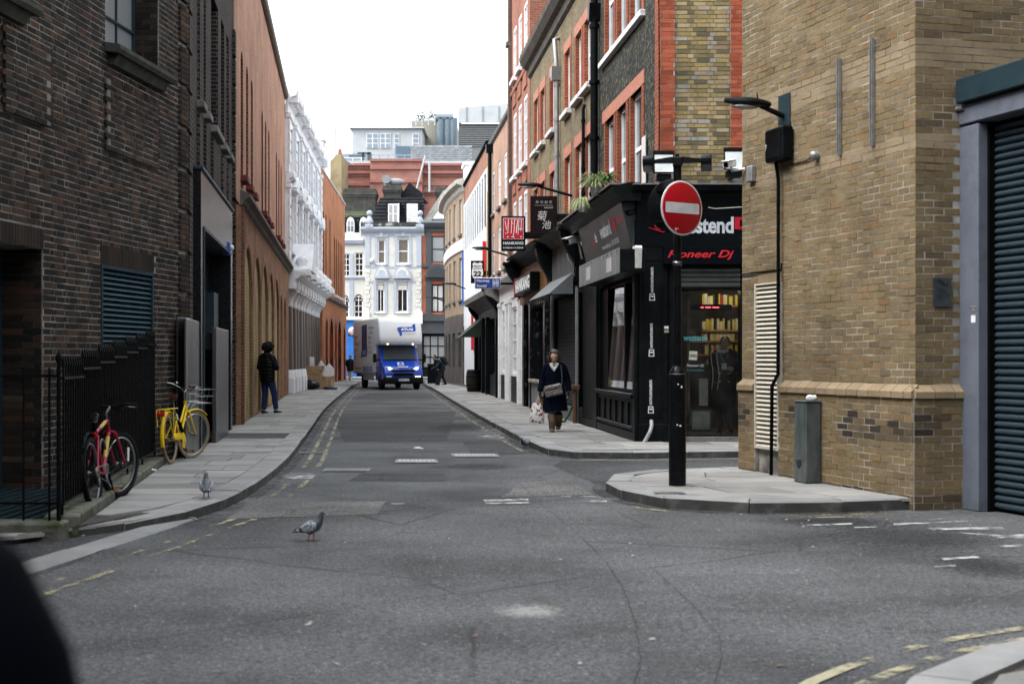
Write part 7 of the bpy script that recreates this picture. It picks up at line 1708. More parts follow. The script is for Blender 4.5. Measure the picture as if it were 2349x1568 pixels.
for z in(2.45,3.0):m=MB();m.lathe([(.047,z),(.05,z),(.05,z+.05),(.047,z+.05)],n=16);m.build('clamp_band',M_STEEL,ne)
for(a,z,s,c)in((-1.2,1.1,.012,M_WHT),(-1.7,.68,.010,M_WHT),(-1.35,.67,.012,M_WHT),(-1.6,1.13,.008,M_WHT)):m=MB();m.ell((.097*cos(a),.097*sin(a),z),s,.004,s,7,5);m.build('sticker_scrap',c,ne)
m=MB();m.lathe([(.05,1.325),(.094,1.242)],n=24);m.build('worn_collar',M('worn_grey',(.12,.13,.14),.4,col2=(.03,.03,.03),scale=12),ne)
def disc(root,F,r,th,mat,name,y=0.0):
 m=MB();m.lathe([(0,y-th),(r-.006,y-th),(r,y-th+.004),(r,y),(0,y)],n=48,axis='y');return m.build(name,mat,root,F)
zc=CH+(HY-482)/FD*sy_
SG=frame(sx_+.02,sy_-.20,zc,.82,.572)
d1=disc(ne,SG,.302,.012,M('sign_white_rim',(.62,.62,.62),.35),'sign_plate');disc(d1,None,.285,.004,M('sign_red_face',(.36,.004,.01),.3,col2=(.32,.004,.009),scale=3),'red_face',-.012)
m=MB();n=5;w_,h_=.245,.058;pts=[]
for cx,cz,a0 in((w_-.015,-h_+.015,-90),(w_-.015,h_-.015,0),(-w_+.015,h_-.015,90),(-w_+.015,-h_+.015,180)):pts+=[(cx+.015*cos(R(a0+90*i/n)),cz+.015*sin(R(a0+90*i/n)))for i in range(n+1)]
m.prism(pts,-.0195,-.0165);m.build('white_bar',M('sign_white_bar',(.60,.60,.61),.4),d1)
m=MB();m.box(-.11,-.06,-.0185,-.0165,-.235,-.228);m.box(-.10,-.094,-.0185,-.0165,-.26,-.22);m.build('scratch',M_WHT,d1)
SG2=frame(sx_-.02,sy_+.10,CH+(HY-470)/FD*sy_,.985,-.17);disc(ne,SG2,.305,.012,M_POST,'rear_sign_plate')
m=MB();m.box(-.2,.2,-.05,-.012,.16,.19);m.box(-.2,.2,-.05,-.012,-.19,-.16);m.build('sign_channel',M_BLK,ne,SG2)
m=MB();m.bbox(-.05,.05,-.07,.05,3.56,3.66,.01);m.build('lamp_hub',M_LAMP,ne)
for s in(-1,1):
 Fa=WM[ne.name]@Matrix.Rotation(R(-8),4,'Z');m=MB();m.add([(s*.05,-.05,3.60),(s*.05,.05,3.60),(s*.05,.05,3.665),(s*.05,-.05,3.665),(s*.27,-.035,3.60),(s*.27,.035,3.60),(s*.27,.035,3.635),(s*.27,-.035,3.635)],[(0,1,5,4),(1,2,6,5),(2,3,7,6),(3,0,4,7),(4,5,6,7)]);m.build('lamp_arm',M_LAMP,ne,Fa)
 m=MB();m.prism([(-.24,3.56),(.02,3.50),(.06,3.58),(.05,3.63),(-.03,3.66),(-.2,3.66),(-.25,3.62)],s*.26,s*.38,'x');lh=bev(m.build('lamp_head',M_LAMP,ne,Fa),.012);m=MB();m.quad((s*.275,-.2,3.549),(s*.365,-.2,3.549),(s*.365,.0,3.503),(s*.275,.0,3.503));m.build('lens',M_GLS,lh,Fa)
m=MB();m.cyl((.0,.0,3.66),(.0,.0,3.70),.02,n=8);m.build('photocell',M_LAMP,ne)
bs=thing('drain_cover','small rusty square cover in the pavement beside the no entry post','cover',frame(*gp(1535,1131,.12),.125));m=MB();m.box(-.16,.16,-.1,.1,0,.006);m.build('plate',M_IRON,bs);m=MB()
for i in range(6):m.box(-.14+i*.047,-.11+i*.047,-.08,.08,.006,.01)
tag(m.build('ribs',M_IRON,bs),kind='stuff')
fg=thing('black_post','blurred black rounded post at the bottom left corner, right by the camera','post',frame(-.435,1.02,0));m=MB()
m.lathe([(.15,0),(.15,.9),(.145,1.1),(.132,1.22),(.108,1.33),(.075,1.40),(.04,1.435),(0,1.445)],n=32);m.build('shaft',M('post_dark_blue',(.0015,.002,.004),.8,spec=.02),fg);m=MB();m.lathe([(.151,.3),(.158,.32),(.158,.38),(.151,.4)],n=32);m.build('ring',MBLACK,fg)
# ==== bicycles
M_TYRE=M('tyre_rubber',(.008,.008,.009),.75,spec=.12);M_RIM=M('alloy_rim',(.5,.5,.5),.3,.9);M_CHR=M('chrome',(.38,.38,.38),.2,1.0)
def wheel(root,c,F,tyre,Rr=.33,tw=.024,knob=False,rim=M_RIM):
 m=MB();m.torus(c,Rr-tw,tw,'y',56,8)
 if knob:
  for i in range(64):
   a=2*pi*i/64
   for s in(-.016,.016):m.T=Matrix.Translation(c)@Matrix.Rotation(a+(s>0)*.05,4,'Y')@Matrix.Translation((Rr-.002,s,0));m.box(-.006,.006,-.009,.009,-.008,.008)
   m.T=None
 w_=m.build('wheel',tyre,root,F)
 m=MB();q=Rr-2*tw-.004
 m.lathe([(q-.008,-.012),(q+.012,-.013),(q+.012,.013),(q-.008,.012),(q-.012,0),(q-.008,-.012)],c,48,axis='y',cap=False);m.build('rim',rim,w_)
 m=MB()
 for i in range(20):
  a=2*pi*i/20;b=a+(.35 if i%2 else-.35);y=.028 if i%4<2 else-.028
  m.tube([(c[0]+.02*cos(b),y,c[2]+.02*sin(b)),(c[0]+(q-.005)*cos(a),0,c[2]+(q-.005)*sin(a))],.0010,3,False)
 tag(m.build('spokes',M_STEEL,w_),kind='stuff')
 m=MB();m.lathe([(0,-.045),(.024,-.04),(.022,-.028),(.012,-.02),(.012,.02),(.022,.028),(.024,.04),(0,.045)],c,14,axis='y');m.cyl((c[0],-.075,c[2]),(c[0],.075,c[2]),.006,n=6);m.build('hub',M_STEEL,w_)
 return w_
def steer(p,ax,ang):return Matrix.Translation(p)@Matrix.Rotation(ang,4,Vector(ax).normalized())@Matrix.Translation(-Vector(p))
def pedals(root,bb,mat,ang,ring_mat,ch=.17,guard=None):
 m=MB();m.lathe([(.085,-.052),(.095,-.05),(.095,-.045),(.085,-.043)],bb,30,axis='y',cap=False)
 for i in range(5):a=ang+2*pi*i/5;m.tube([(bb[0],-.048,bb[2]),(bb[0]+.088*cos(a),-.048,bb[2]+.088*sin(a))],.007,5)
 m.build('chainring',ring_mat,root)
 for s in(-1,1):
  a=ang+(0 if s<0 else pi);e=(bb[0]+ch*cos(a),s*.075,bb[2]+ch*sin(a));m=MB();m.tube([(bb[0],s*.06,bb[2]),e],[.012,.009],6);c_=m.build('crank',mat,root)
  m=MB();m.bbox(e[0]-.045,e[0]+.045,min(s*.085,s*.17),max(s*.085,s*.17),e[2]-.012,e[2]+.012,.005);pd=m.build('pedal',M_TYRE,c_);
  m=MB();m.box(e[0]-.047,e[0]-.045,min(s*.095,s*.16),max(s*.095,s*.16),e[2]-.007,e[2]+.007);m.build('pedal_reflector',M('amber',(.6,.2,.01),.3),c_)
 m=MB()
 for z in(.092,-.092):m.tube([(bb[0],-.048,bb[2]+z),(0.02,-.048,.335+z*.4)],.005,4)
 m.build('chain',M_IRON,root)
def bike_frame_tubes(m,segs):
 for a,b,r in segs:m.tube([a,b],r,10)
# --- red mountain bike
hd=R(90+3.2);rb0=Vector((-3.98,13.28,.118))
rb=thing('bicycle','red mountain bike with knobbly black tyres leaning on the railings','bicycle',Matrix.Translation(rb0)@Matrix.Rotation(hd,4,'Z')@Matrix.Rotation(R(-5),4,'X'))
M_RBK=M('bike_red',(.26,.008,.03),.3,col2=(.30,.012,.04),scale=4);M_YDEC=M('yellow_decal',(.6,.55,.1),.4)
RA,FAx,BB_,ST,HT,HB_=(0,0,.335),(1.05,0,.335),(.43,0,.29),(.30,0,.70),(.79,0,.80),(.83,0,.68)
FR=WM[rb.name];SM=FR@steer(HB_,(-.32,0,.95),R(-20))
wheel(rb,RA,FR,M_TYRE,.335,.027,True);wheel(rb,FAx,SM,M_TYRE,.335,.027,True)
m=MB();bike_frame_tubes(m,[(BB_,ST,.017),(ST,HT,.018),(BB_,HB_,.021),(HB_,HT,.021)])
for s in(-.045,.045):m.tube([(RA[0],s*1.3,RA[2]),(BB_[0]-.05,s*.6,BB_[2])],.011,8);m.tube([(RA[0],s*1.3,RA[2]),(ST[0]+.02,s*.35,ST[2]-.03)],.010,8)
fo=m.build('frame',M_RBK,rb)
for(A,B)in((BB_,HB_),(ST,HT)):
 m=MB();A_,B_=Vector(A),Vector(B);d=B_-A_
 for k in range(9):
  p=A_+d*(.38+.055*k);m.tube([p,p+d*.035],.0225 if A is BB_ else .0195,8)
 m.build('frame_decal',M_YDEC,fo)
m=MB()
for s in(-.06,.06):m.tube([(FAx[0],s,FAx[2]),(.93,s,.56),(.855,s,.67)],[.012,.014,.017],8)
m.tube([(.855,-.06,.67),(.85,0,.685),(.855,.06,.67)],.018,8);fk=m.build('fork',M_RBK,rb,SM)
m=MB();m.tube([HT,(.775,0,.87),(.84,0,.93)],.016,8);m.build('stem',M_STEEL,rb,SM)
hbp=[(.80,-.31,.97),(.83,-.18,.965),(.845,-.06,.93),(.845,.06,.93),(.83,.18,.965),(.80,.31,.97)]
m=MB();m.tube(hbp,.0125,8);hb_=m.build('handlebar',M_BLK,rb,SM)
for s in(-1,1):
 m=MB();m.cyl((.805,s*.20,.966),(.797,s*.325,.97),.017,n=8);m.build('grip',M_TYRE,hb_,SM);m=MB();m.tube([(.84,s*.15,.955),(.89,s*.19,.94),(.90,s*.27,.935)],.006,6);m.build('brake_lever',M_STEEL,hb_,SM)
m=MB();m.tube([ST,(.285,0,.80)],.013,8);m.build('seat_post',M_BLK,rb)
def saddle(root,x,z,mat,L=.27,Wd=.15,F=None):
 m=MB();rings=[]
 for i in range(11):
  t=i/10;w_=Wd/2*(1-.78*(max(0,t-.12)/.88)**.75);xx=x-L*.45+L*t;zz=z+.012*cos(t*5);rings.append([(xx,w_*cos(a),zz+(.03 if sin(a)>0 else .022)*sin(a)*(1-.3*t))for a in(2*pi*k/14 for k in range(14))])
 m.ring(rings);s_=m.build('saddle',mat,root)
 m=MB();
 for y in(-.025,.025):m.tube([(x-.1,y,z-.02),(x-.03,y*.8,z-.055),(x+.07,y*.6,z-.05),(x+.12,y*.4,z-.015)],.004,5)
 m.build('saddle_rails',M_STEEL,s_);return s_
saddle(rb,.26,.86,M('black_saddle',(.012,.014,.018),.4,spec=.4))
pedals(rb,BB_,M_BLK,R(-75),M_IRON)
m=MB();m.lathe([(.02,-.06),(.05,-.055),(.045,-.045),(.03,-.035),(.02,-.03)],RA,20,axis='y');m.build('sprockets',M_IRON,rb)
m=MB();m.tube([(.0,-.055,.26),(.02,-.055,.19)],.012,6);m.build('derailleur',M_STEEL,rb)
m=MB();rr_=.385;pts=[(rr_*cos(a),0,.335+rr_*sin(a))for a in(R(62),R(76),R(92),R(110),R(128),R(138))];rings=[[(p[0],-.028,p[2]-.008),(p[0],0,p[2]+.006),(p[0],.028,p[2]-.008),(p[0],0,p[2]-.004)]for p in pts];m.ring(rings);m.build('mudguard',M_TYRE,rb)
M_REFL=M('red_reflector',(.5,.01,.015),.25)
m=MB();m.bbox(.16,.18,-.035,.035,.66,.71,.006);m.build('rear_reflector',M_REFL,rb);m=MB();m.tube([(.17,0,.68),(.29,0,.69)],.008,6);m.build('reflector_stay',M_BLK,rb)
m=MB();m.torus((.52,0,.50),.12,.012,'y',24,6,R(-60),R(170));m.build('cable_lock',M('lock_grey',(.10,.10,.10),.4),rb)
for(pth)in(((.83,.1,.95),(.93,.06,.86),(.9,.02,.74),(.86,.0,.66)),((.82,-.1,.95),(.90,-.05,.88),(.80,-.02,.74),(.66,-.01,.70))):m=MB();m.tube(pth,.004,5);m.build('brake_cable',M_TYRE,rb,SM)
m=MB();m.box(1.05+.1,1.05+.13,-.03,-.022,.36,.50);m.build('spoke_reflector',M_WHT,rb,SM)
# --- yellow city bike with basket and rack
m=MB();m.bbox(-.035,.035,-.2,.05,2.98,3.03,.008);m.build('sign_bracket',M_BLK,ne)
yb0=Vector((-4.58,18.70,.118));ybk=thing('bicycle','yellow city bike with wire basket and brown saddle','bicycle',Matrix.Translation(yb0)@Matrix.Rotation(R(88),4,'Z')@Matrix.Rotation(R(-3),4,'X'))
M_YBK=M('bike_yellow',(.62,.40,.008),.3,col2=(.66,.45,.015),scale=4);M_TAN=M('tan_tyre',(.20,.14,.07),.75);M_LEA=M('brown_leather',(.075,.025,.015),.45)
RA,FAx,BB_,ST,HT,HB_=(0,0,.34),(1.08,0,.34),(.46,0,.28),(.32,0,.62),(.84,0,.82),(.885,0,.68)
FR=WM[ybk.name];SM=FR@steer(HB_,(-.32,0,.95),R(-27))
wheel(ybk,RA,FR,M_TAN,.34,.02);wheel(ybk,FAx,SM,M_TAN,.34,.02)
m=MB();bike_frame_tubes(m,[(BB_,ST,.017),(BB_,HB_,.019),(HB_,HT,.021)]);m.tube([(.38,0,.46),(.6,0,.56),(.86,0,.77)],.016,8)
for s in(-.045,.045):m.tube([(RA[0],s*1.3,RA[2]),(BB_[0]-.05,s*.6,BB_[2])],.011,8);m.tube([(RA[0],s*1.3,RA[2]),(ST[0]+.01,s*.35,ST[2]-.02)],.010,8)
m.build('frame',M_YBK,ybk)
m=MB()
for s in(-.05,.05):m.tube([(FAx[0],s,FAx[2]),(1.02,s,.44),(.93,s,.60),(.90,s*.9,.67)],[.009,.011,.014,.015],8)
m.tube([(.90,-.045,.67),(.89,0,.69),(.90,.045,.67)],.016,8);m.build('fork',M_YBK,ybk,SM)
m=MB();m.tube([HT,(.81,0,.93),(.85,0,.98)],.013,8);m.build('stem',M_CHR,ybk,SM)
m=MB();m.tube([(.60,-.29,1.06),(.70,-.28,1.06),(.80,-.2,1.04),(.86,-.08,.98),(.86,.08,.98),(.80,.2,1.04),(.70,.28,1.06),(.60,.29,1.06)],.011,8);hb_=m.build('handlebar',M_CHR,ybk,SM)
for s in(-1,1):m=MB();m.cyl((.70,s*.283,1.06),(.57,s*.292,1.06),.017,n=8);m.build('grip',M_LEA,hb_,SM);m=MB();m.tube([(.78,s*.23,1.04),(.80,s*.29,1.0),(.70,s*.31,1.0)],.006,6);m.build('brake_lever',M_CHR,hb_,SM)
m=MB();m.ell((.82,.16,1.06),.028,.028,.022);m.build('bell',M_CHR,hb_,SM)
m=MB();m.tube([ST,(.28,0,.82)],.013,8);m.build('seat_post',M_CHR,ybk)
saddle(ybk,.26,.90,M_LEA,.27,.2)
m=MB()
for y in(-.022,.022):
 for k in range(3):m.tube([(.17,y*2+.012*cos(t),.83+t*.0045+.012*sin(t))for t in(q*.7 for q in range(8))],.004,4)
m.build('saddle_springs',M_CHR,ybk)
pedals(ybk,BB_,M_CHR,R(-60),M_IRON)
m=MB();m.prism([(.0,.38),(.1,.405),(.36,.405),(.46,.40),(.54,.35),(.57,.28),(.54,.21),(.46,.175),(.40,.19),(.41,.28),(.36,.31),(.08,.32),(0,.32)],-.07,-.05);bev(m.build('chain_guard',M_YBK,ybk),.006,2,40)
def guard(a0,a1,Rg,c,F):
 m=MB();rings=[]
 for i in range(15):
  a=lerp(R(a0),R(a1),i/14);ce=Vector(c)+Vector((cos(a),0,sin(a)))*Rg;o_=Vector((cos(a),0,sin(a)))
  rings.append([ce+Vector((0,-.03,0))-o_*.012,ce+Vector((0,-.018,0))+o_*.004,ce+o_*.008,ce+Vector((0,.018,0))+o_*.004,ce+Vector((0,.03,0))-o_*.012,ce-o_*.002])
 m.ring(rings);return m.build('mudguard',M_YBK,ybk,F)
guard(50,195,.365,RA,FR);guard(48,150,.365,FAx,SM)
m=MB()
for s in(-.06,.06):m.tube([(-.30,s,.74),(.26,s,.74)],.007,6);m.tube([(-.22,s,.74),(-.02,s,.36)],.006,6);m.tube([(.05,s,.74),(.0,s,.36)],.005,6)
for x in(-.3,-.15,0,.15,.26):m.tube([(x,-.06,.74),(x,.06,.74)],.006,6)
m.tube([(-.30,-.06,.74),(-.345,-.06,.70),(-.36,-.05,.52),(-.36,.05,.52),(-.345,.06,.70),(-.30,.06,.74)],.006,6);m.build('rear_rack',M_YBK,ybk)
m=MB();m.bbox(-.36,-.335,-.055,.055,.655,.70,.008);m.build('rear_reflector',M_REFL,ybk)
m=MB()
for z,e in((.80,0),(.90,.02),(1.0,.04)):m.tube([(1.0-e,-.15-e,z),(1.24+e,-.15-e,z),(1.24+e,.15+e,z),(1.0-e,.15+e,z)],.004,5,closed=True)
for i in range(8):y=-.15+.3*i/7;m.tube([(1.0,y,.80),(1.24,y,.80)],.003,4,False)
for i in range(6):x=1.0+.24*i/5;m.tube([(x,-.15,.80),(x,.15,.80)],.003,4,False)
for(x,y)in((1.0,-.15),(1.24,-.15),(1.24,.15),(1.0,.15),(1.24,-.05),(1.24,.05),(1.12,-.15),(1.12,.15)):ex=.04 if x>1.1 else-.04;m.tube([(x,y,.80),(x+ex*(abs(x-1.12)>.05),y*1.27,1.0)],.003,4,False)
m.tube([(1.02,.05,.80),(.93,.03,.72)],.006,5);m.tube([(1.02,-.05,.80),(.93,-.03,.72)],.006,5);m.build('wire_basket',M_CHR,ybk,SM)
m=MB();m.tube([(.84,.12,1.0),(.98,.12,.92),(.97,.05,.78),(.93,.02,.66)],.004,5);m.build('brake_cable',M('cable_white',(.5,.5,.5),.4),ybk,SM)
m=MB();m.tube([(.22,-.08,.55),(.30,-.09,.44),(.36,-.08,.40),(.30,-.06,.52)],.022,8);m.build('coil_lock',MBLACK,ybk)
m=MB();m.tube([(.08,-.07,.6),(.16,-.08,.58),(.14,-.07,.66),(.2,-.07,.64)],.012,6);m.build('silver_lock',M_CHR,ybk)
# ==== delivery truck with its headlights on
tk=thing('delivery_truck','white box truck with blue cab and lit headlights turning into the street','truck',frame(-5.17,66.4,0,.954,.30));TF=WM[tk.name]
M_BOXW=M('truck_white',(.68,.69,.69),.3,col2=(.64,.65,.65),scale=1.5);M_CABB=M('cab_blue',(.004,.045,.34),.2,col2=(.006,.05,.38),scale=2,spec=.6)
m=MB();m.prism([(7.1,.78),(1.75,.78),(1.7,2.12),(.72,2.16),(.58,2.32),(.56,2.55),(.80,3.28),(1.0,3.45),(7.1,3.45)],-1.06,1.06,'x');bev(m.build('box_body',M_BOXW,tk),.09,3)
m=MB();m.box(-1.065,1.065,1.9,7.12,.72,.80);m.box(-1.03,1.03,.70,.74,2.30,2.32);m.build('body_rail',M('rail_grey',(.2,.2,.2),.5),tk)
m=MB();m.prism([(.10,.42),(.02,.62),(.03,.86),(.16,1.10),(.80,1.40),(1.42,2.10),(2.0,2.13),(2.0,.42)],-.96,.96,'x');bev(m.build('cab',M_CABB,tk),.09,3)
m=MB();m.add([(-.80,.815,1.45),(.80,.815,1.45),(.74,1.39,2.09),(-.74,1.39,2.09)],[(0,1,2,3)]);m.build('windscreen',glass_dark('truck_glass',(.05,.06,.065),.05),tk)
m=MB();m.add([(-.88,.76,1.405),(.88,.76,1.405),(.82,.81,1.45),(-.82,.81,1.45)],[(0,1,2,3)]);m.build('scuttle',M_TYRE,tk)
for s in(-1,1):
 m=MB();v=[(s*.965,.95,1.42),(s*.965,1.75,1.40),(s*.965,1.75,2.0),(s*.965,1.40,2.02)];m.add(v,[(0,1,2,3)]);m.build('side_window',M_GLS,tk)
 m=MB();m.bbox(s*.97,s*1.0,1.25,1.75,1.05,1.08,.01);m.build('door_handle',M_TYRE,tk)
 m=MB();m.bbox(s*1.13,s*1.30,.80,.93,1.30,1.72,.04);mi_=m.build('mirror',M_TYRE,tk);m=MB();m.tube([(s*.92,.95,1.45),(s*1.15,.88,1.42)],.035,6);m.build('mirror_arm',M_TYRE,mi_)
 m=MB();m.add([(s*.50,.045,.97),(s*.90,.15,.95),(s*.93,.22,1.08),(s*.80,.19,1.13),(s*.50,.10,1.04)],[(0,1,2,3,4)if s>0 else(4,3,2,1,0)]);m.build('headlight',M('headlight_glass',(.7,.7,.68),.15),tk)
 m=MB();m.ell((s*.66,.07,1.02),.065,.03,.045);m.build('headlight_bulb',M('lit_headlamp',(1,.95,.8),.3,em=((1,.9,.68),4)),tk)
 m=MB();m.bbox(s*.58,s*.84,.005,.05,.60,.66,.01);m.build('fog_lamp',M('amber_lit',(.8,.5,.2),.3,em=((1,.55,.2),2.5))if s>0 else M_WHT,tk)
 m=MB();m.ell((s*.62,.70,2.19),.035,.03,.03);m.build('marker_lamp',M('marker_lit',(1,.7,.3),.3,em=((1,.7,.35),4)),tk)
 m=MB();m.tube([(s*.1,.8,1.44),(s*.45,.84,1.47),(s*.62,.9,1.54)],.008,5);m.build('wiper',M_TYRE,tk)
 for wy in(.95,5.0):
  m=MB();m.lathe([(.2,-.11),(.33,-.11),(.36,-.08),(.36,.08),(.33,.11),(.2,.11)],(s*.86,wy,.36),28,axis='x');w_=m.build('wheel',M_TYRE,tk);m=MB();m.lathe([(0,s*.06),(.1,s*.09),(.12,s*.05),(.2,s*.08),(.21,s*.1)],(s*.86,wy,.36),20,axis='x');m.build('rim',M('wheel_grey',(.12,.12,.12),.5,.3),w_)
 m=MB();m.box(s*.99,s*1.03,2.1,4.5,.42,.72);m.build('side_guard',M('guard_grey',(.3,.31,.31),.5),tk)
m=MB();m.prism([(.03,.28),(-.03,.36),(-.04,.56),(.0,.62),(.14,.62),(.3,.28)],-.97,.97,'x');bev(m.build('bumper',M_TYRE,tk),.05,2)
m=MB();m.add([(-.46,-.005,.66),(.46,-.005,.66),(.50,.005,.80),(-.50,.005,.80)],[(0,1,2,3)]);m.add([(-.55,.012,.86),(.55,.012,.86),(.60,.066,.955),(-.60,.066,.955)],[(0,1,2,3)]);gr_=m.build('grille',MBLACK,tk)
for i in range(3):m=MB();z=.67+i*.045;y=-.008+i*.003;m.box(-.45,.45,y-.012,y,z,z+.016);m.build('grille_bar',M_TYRE,gr_)
m=MB();m.box(-.26,.26,-.05,-.04,.42,.53);pl_=m.build('number_plate',M('plate_white',(.7,.7,.68),.4),tk);m=MB();m.box(-.26,-.22,-.053,-.05,.42,.53);m.build('plate_band',M_BLU,pl_)
lettering('GK64 AVE',tk,.02,.475,.075,MDK,-.054,w=.42,off=.02)
Fg=TF@Matrix.Translation((0,.10,1.055))@Matrix.Rotation(R(-64),4,'X');lettering('IVECO',tk,0,0.045,.10,M_WHT,-.035,w=.5,off=.05,F=TF@Matrix.Translation((0,.10,1.045))@Matrix.Rotation(R(-62),4,'X'))
Fh=TF@Matrix.Translation((-.02,.45,1.245))@Matrix.Rotation(R(-65),4,'X');m=MB();m.prism([(-.2,-.16),(.14,-.16),(.12,.14),(-.16,.14)],-.012,-.004);m.build('bonnet_emblem',M_WHT,tk,Fh);m=MB();m.prism([(-.1,-.04),(.06,-.04),(.05,.09),(-.08,.09)],-.016,-.012);m.build('emblem_ground',M_CABB,tk,Fh);m=MB();m.box(-.12,.28,-.017,-.013,-.10,-.05);m.build('emblem_band',M_CABB,tk,Fh)
Ff=TF@Matrix.Translation((.30,.635,2.80))@Matrix.Rotation(atan2(.24,.73)*-1,4,'X');M_ABL=M('logo_blue',(.02,.07,.36),.4);M_AGR=M('logo_grey',(.38,.4,.44),.5)
m=MB();m.prism([(-.46,.12),(-.44,.20),(-.30,.21),(.28,.23),(.32,.36),(.44,.38),(.45,.02),(.30,.0),(-.24,-.02),(-.24,-.20),(-.36,-.26),(-.38,-.06),(-.44,-.02)],-.012,-.004);m.build('ribbon_emblem',M_ABL,tk,Ff)
lettering('ATLAS',tk,0.02,.10,.13,M_WHT,-.016,w=.60,off=.05,F=Ff);lettering('OF LONDON',tk,.12,-.13,.11,M_AGR,-.012,w=.56,F=Ff)
Fl=TF@Matrix.Translation((-1.062,7.1,0))@Matrix.Rotation(R(-90),4,'Z');M_NAVY=M('navy_print',(.03,.05,.14),.5)
for i,s_ in enumerate(('INTERIOR DESIGN','CONSOLIDATION','REMOVALS','PACKING','STORAGE','LOGISTICS')):lettering(s_,tk,4.0,3.0-i*.24,.12,M_NAVY,-.004,w=.085*len(s_),align='LEFT',F=Fl)
for i,s_ in enumerate(('Domestic','Commercial &','Fine Art','Logistics')):lettering(s_,tk,.35,2.6-i*.34,.16,M_NAVY,-.004,align='LEFT',F=Fl)
lettering('0800 652 0478',tk,2.6,.98,.28,M_ABL,-.004,w=2.3,align='LEFT',off=.03,F=Fl);lettering('www.atlasoflondon.co.uk',tk,.3,1.0,.14,M_NAVY,-.004,align='LEFT',F=Fl,w=2.0)
m=MB();m.prism([(2.3,1.55),(3.6,1.6),(3.6,3.2),(2.3,3.15)],-.006,-.002);m.build('side_picture',M_NAVY,tk,Fl);m=MB();m.prism([(2.1,1.5),(3.7,1.75),(3.75,2.05),(2.2,1.85)],-.012,-.008);m.build('side_ribbon',M_ABL,tk,Fl);lettering('ATLAS',tk,2.95,1.78,.2,M_WHT,-.015,F=Fl,off=.02)
# ==== pavement clutter
M_CARD=M('cardboard',(.34,.23,.13),.85,col2=(.27,.18,.10),scale=4,sc=(1,1,4),rnd=(.8,1.15))
def cbox(label,p,w_,d,h,rz,flap=0.0):
 t=thing('cardboard_box',label,'box',Matrix.Translation(p)@Matrix.Rotation(rz,4,'Z'),'dumped cardboard boxes');m=MB();m.bbox(-w_/2,w_/2,-d/2,d/2,0,h,.01);m.build('carton',M_CARD,t)
 for s in(-1,1):m=MB();m.add([(s*w_/2,-d/2,h+.002),(s*w_/2,d/2,h+.002),(s*(w_/2+.12),d/2,h+flap),(s*(w_/2+.12),-d/2,h+flap)],[(0,1,2,3)]);m.build('flap',M_CARD,t)
 m=MB();m.box(-.03,.03,-d/2-.002,-d/2,.05,h-.02);m.build('tape',M('brown_tape',(.4,.3,.18),.3),t)
jx,jy=gp(702,893,.12);jx+=.32
cbox('big brown carton at the bottom of the dumped boxes',(jx-.1,jy+.3,.12),.95,.6,.62,.1,-.1);cbox('flat open carton lying on top of the big brown carton',(jx-.15,jy+.3,.745),.8,.5,.16,-.15,.08);cbox('upper carton topping the dumped pile',(jx-.05,jy+.5,.907),.75,.4,.26,.12)
cbox('pale carton standing right of the big brown carton',(jx+.62,jy+.35,.12),.42,.5,.58,-.1,.03)
ps=thing('foam_board','white broken foam sheet standing behind the dumped boxes','board',frame(jx+.45,jy+.75,.12),'foam sheets among the boxes');m=MB();m.prism([(-.35,0),(.35,0),(.38,.9),(.15,1.15),(.0,1.0),(-.2,1.3),(-.32,1.1)],0,.08);m.build('sheet',M_WHT,ps)
ps=thing('foam_board','narrow white foam strip upright behind the dumped boxes','board',frame(jx-.18,jy+.85,.12),'foam sheets among the boxes');m=MB();m.box(-.1,.1,0,.06,0,1.45);m.build('strip',M_WHT,ps)
M_BAG=M('bin_bag_black',(.005,.006,.007),.25,spec=.3)
m=MB();m.ell((0,0,.2),.42,.3,.22,26,16,fn=lambda d:1+.10*sin(7*d.x+3*d.z)*cos(6*d.y+d.x*4)+.06*sin(15*d.x*d.z+9*d.y)+.35*max(0,d.z-.8));bg_=m.build('bin_bag',M_BAG,None,frame(jx-.1,jy-.28,.12));tag(bg_,'glossy black bin bag slumped against the cardboard boxes','bin bag')
m=MB();m.ell((0,0,.05),.28,.2,.07,18,9,fn=lambda d:1+.3*sin(8*d.x+5*d.y));tag(m.build('cloth',M('navy_cloth',(.02,.04,.10),.8),None,frame(jx+.75,jy-.12,.12)),'crumpled dark blue cloth on the pavement by the boxes','cloth')
bx,by=gp(1003.5,881,.12);bo=thing('bollard','slim black bollard beside the man with a backpack','bollard',frame(bx,by,.12));m=MB();m.lathe([(.11,0),(.11,.1),(.085,.12),(.08,.9),(.1,.93),(.1,1.0),(.06,1.08),(0,1.1)],n=16);m.build('post',M_POST,bo);m=MB();m.lathe([(.086,.75),(.09,.76),(.09,.8),(.086,.81)],n=16);m.build('band',M_IRON,bo)
bx,by=gp(991,879,.12);bo=thing('litter_bin','black litter bin next to the slim bollard','bin',frame(bx,by,.12));m=MB();m.bbox(-.24,.24,-.2,.2,0,1.0,.03);m.build('body',M_POST,bo);m=MB();m.bbox(-.26,.26,-.22,.22,1.0,1.08,.03);m.build('lid',M_POST,bo);m=MB();m.box(-.16,.16,-.203,-.2,.72,.9);m.build('slot',MBLACK,bo)
def tissue(label,x,y,h,s=.06,mt=None):
 m=MB();m.ell((0,0,s*.25),s,s*.6,s*.3,10,6,fn=lambda d:1+.4*sin(9*d.x+6*d.y));tag(m.build('litter_paper',mt or M_WHT,None,frame(*gp(x,y,h),h)),label,'litter')
tissue('crumpled white tissue on the pavement by the bicycles',344,1081,.12,.07);tissue('white scrap of paper on the road before the square iron cover',958,1031,0,.08);tissue('blue wrapper in the gutter near the shutter post',2158,1168,0,.09,M('wrapper_blue',(.2,.3,.36),.4))
lt=MB()
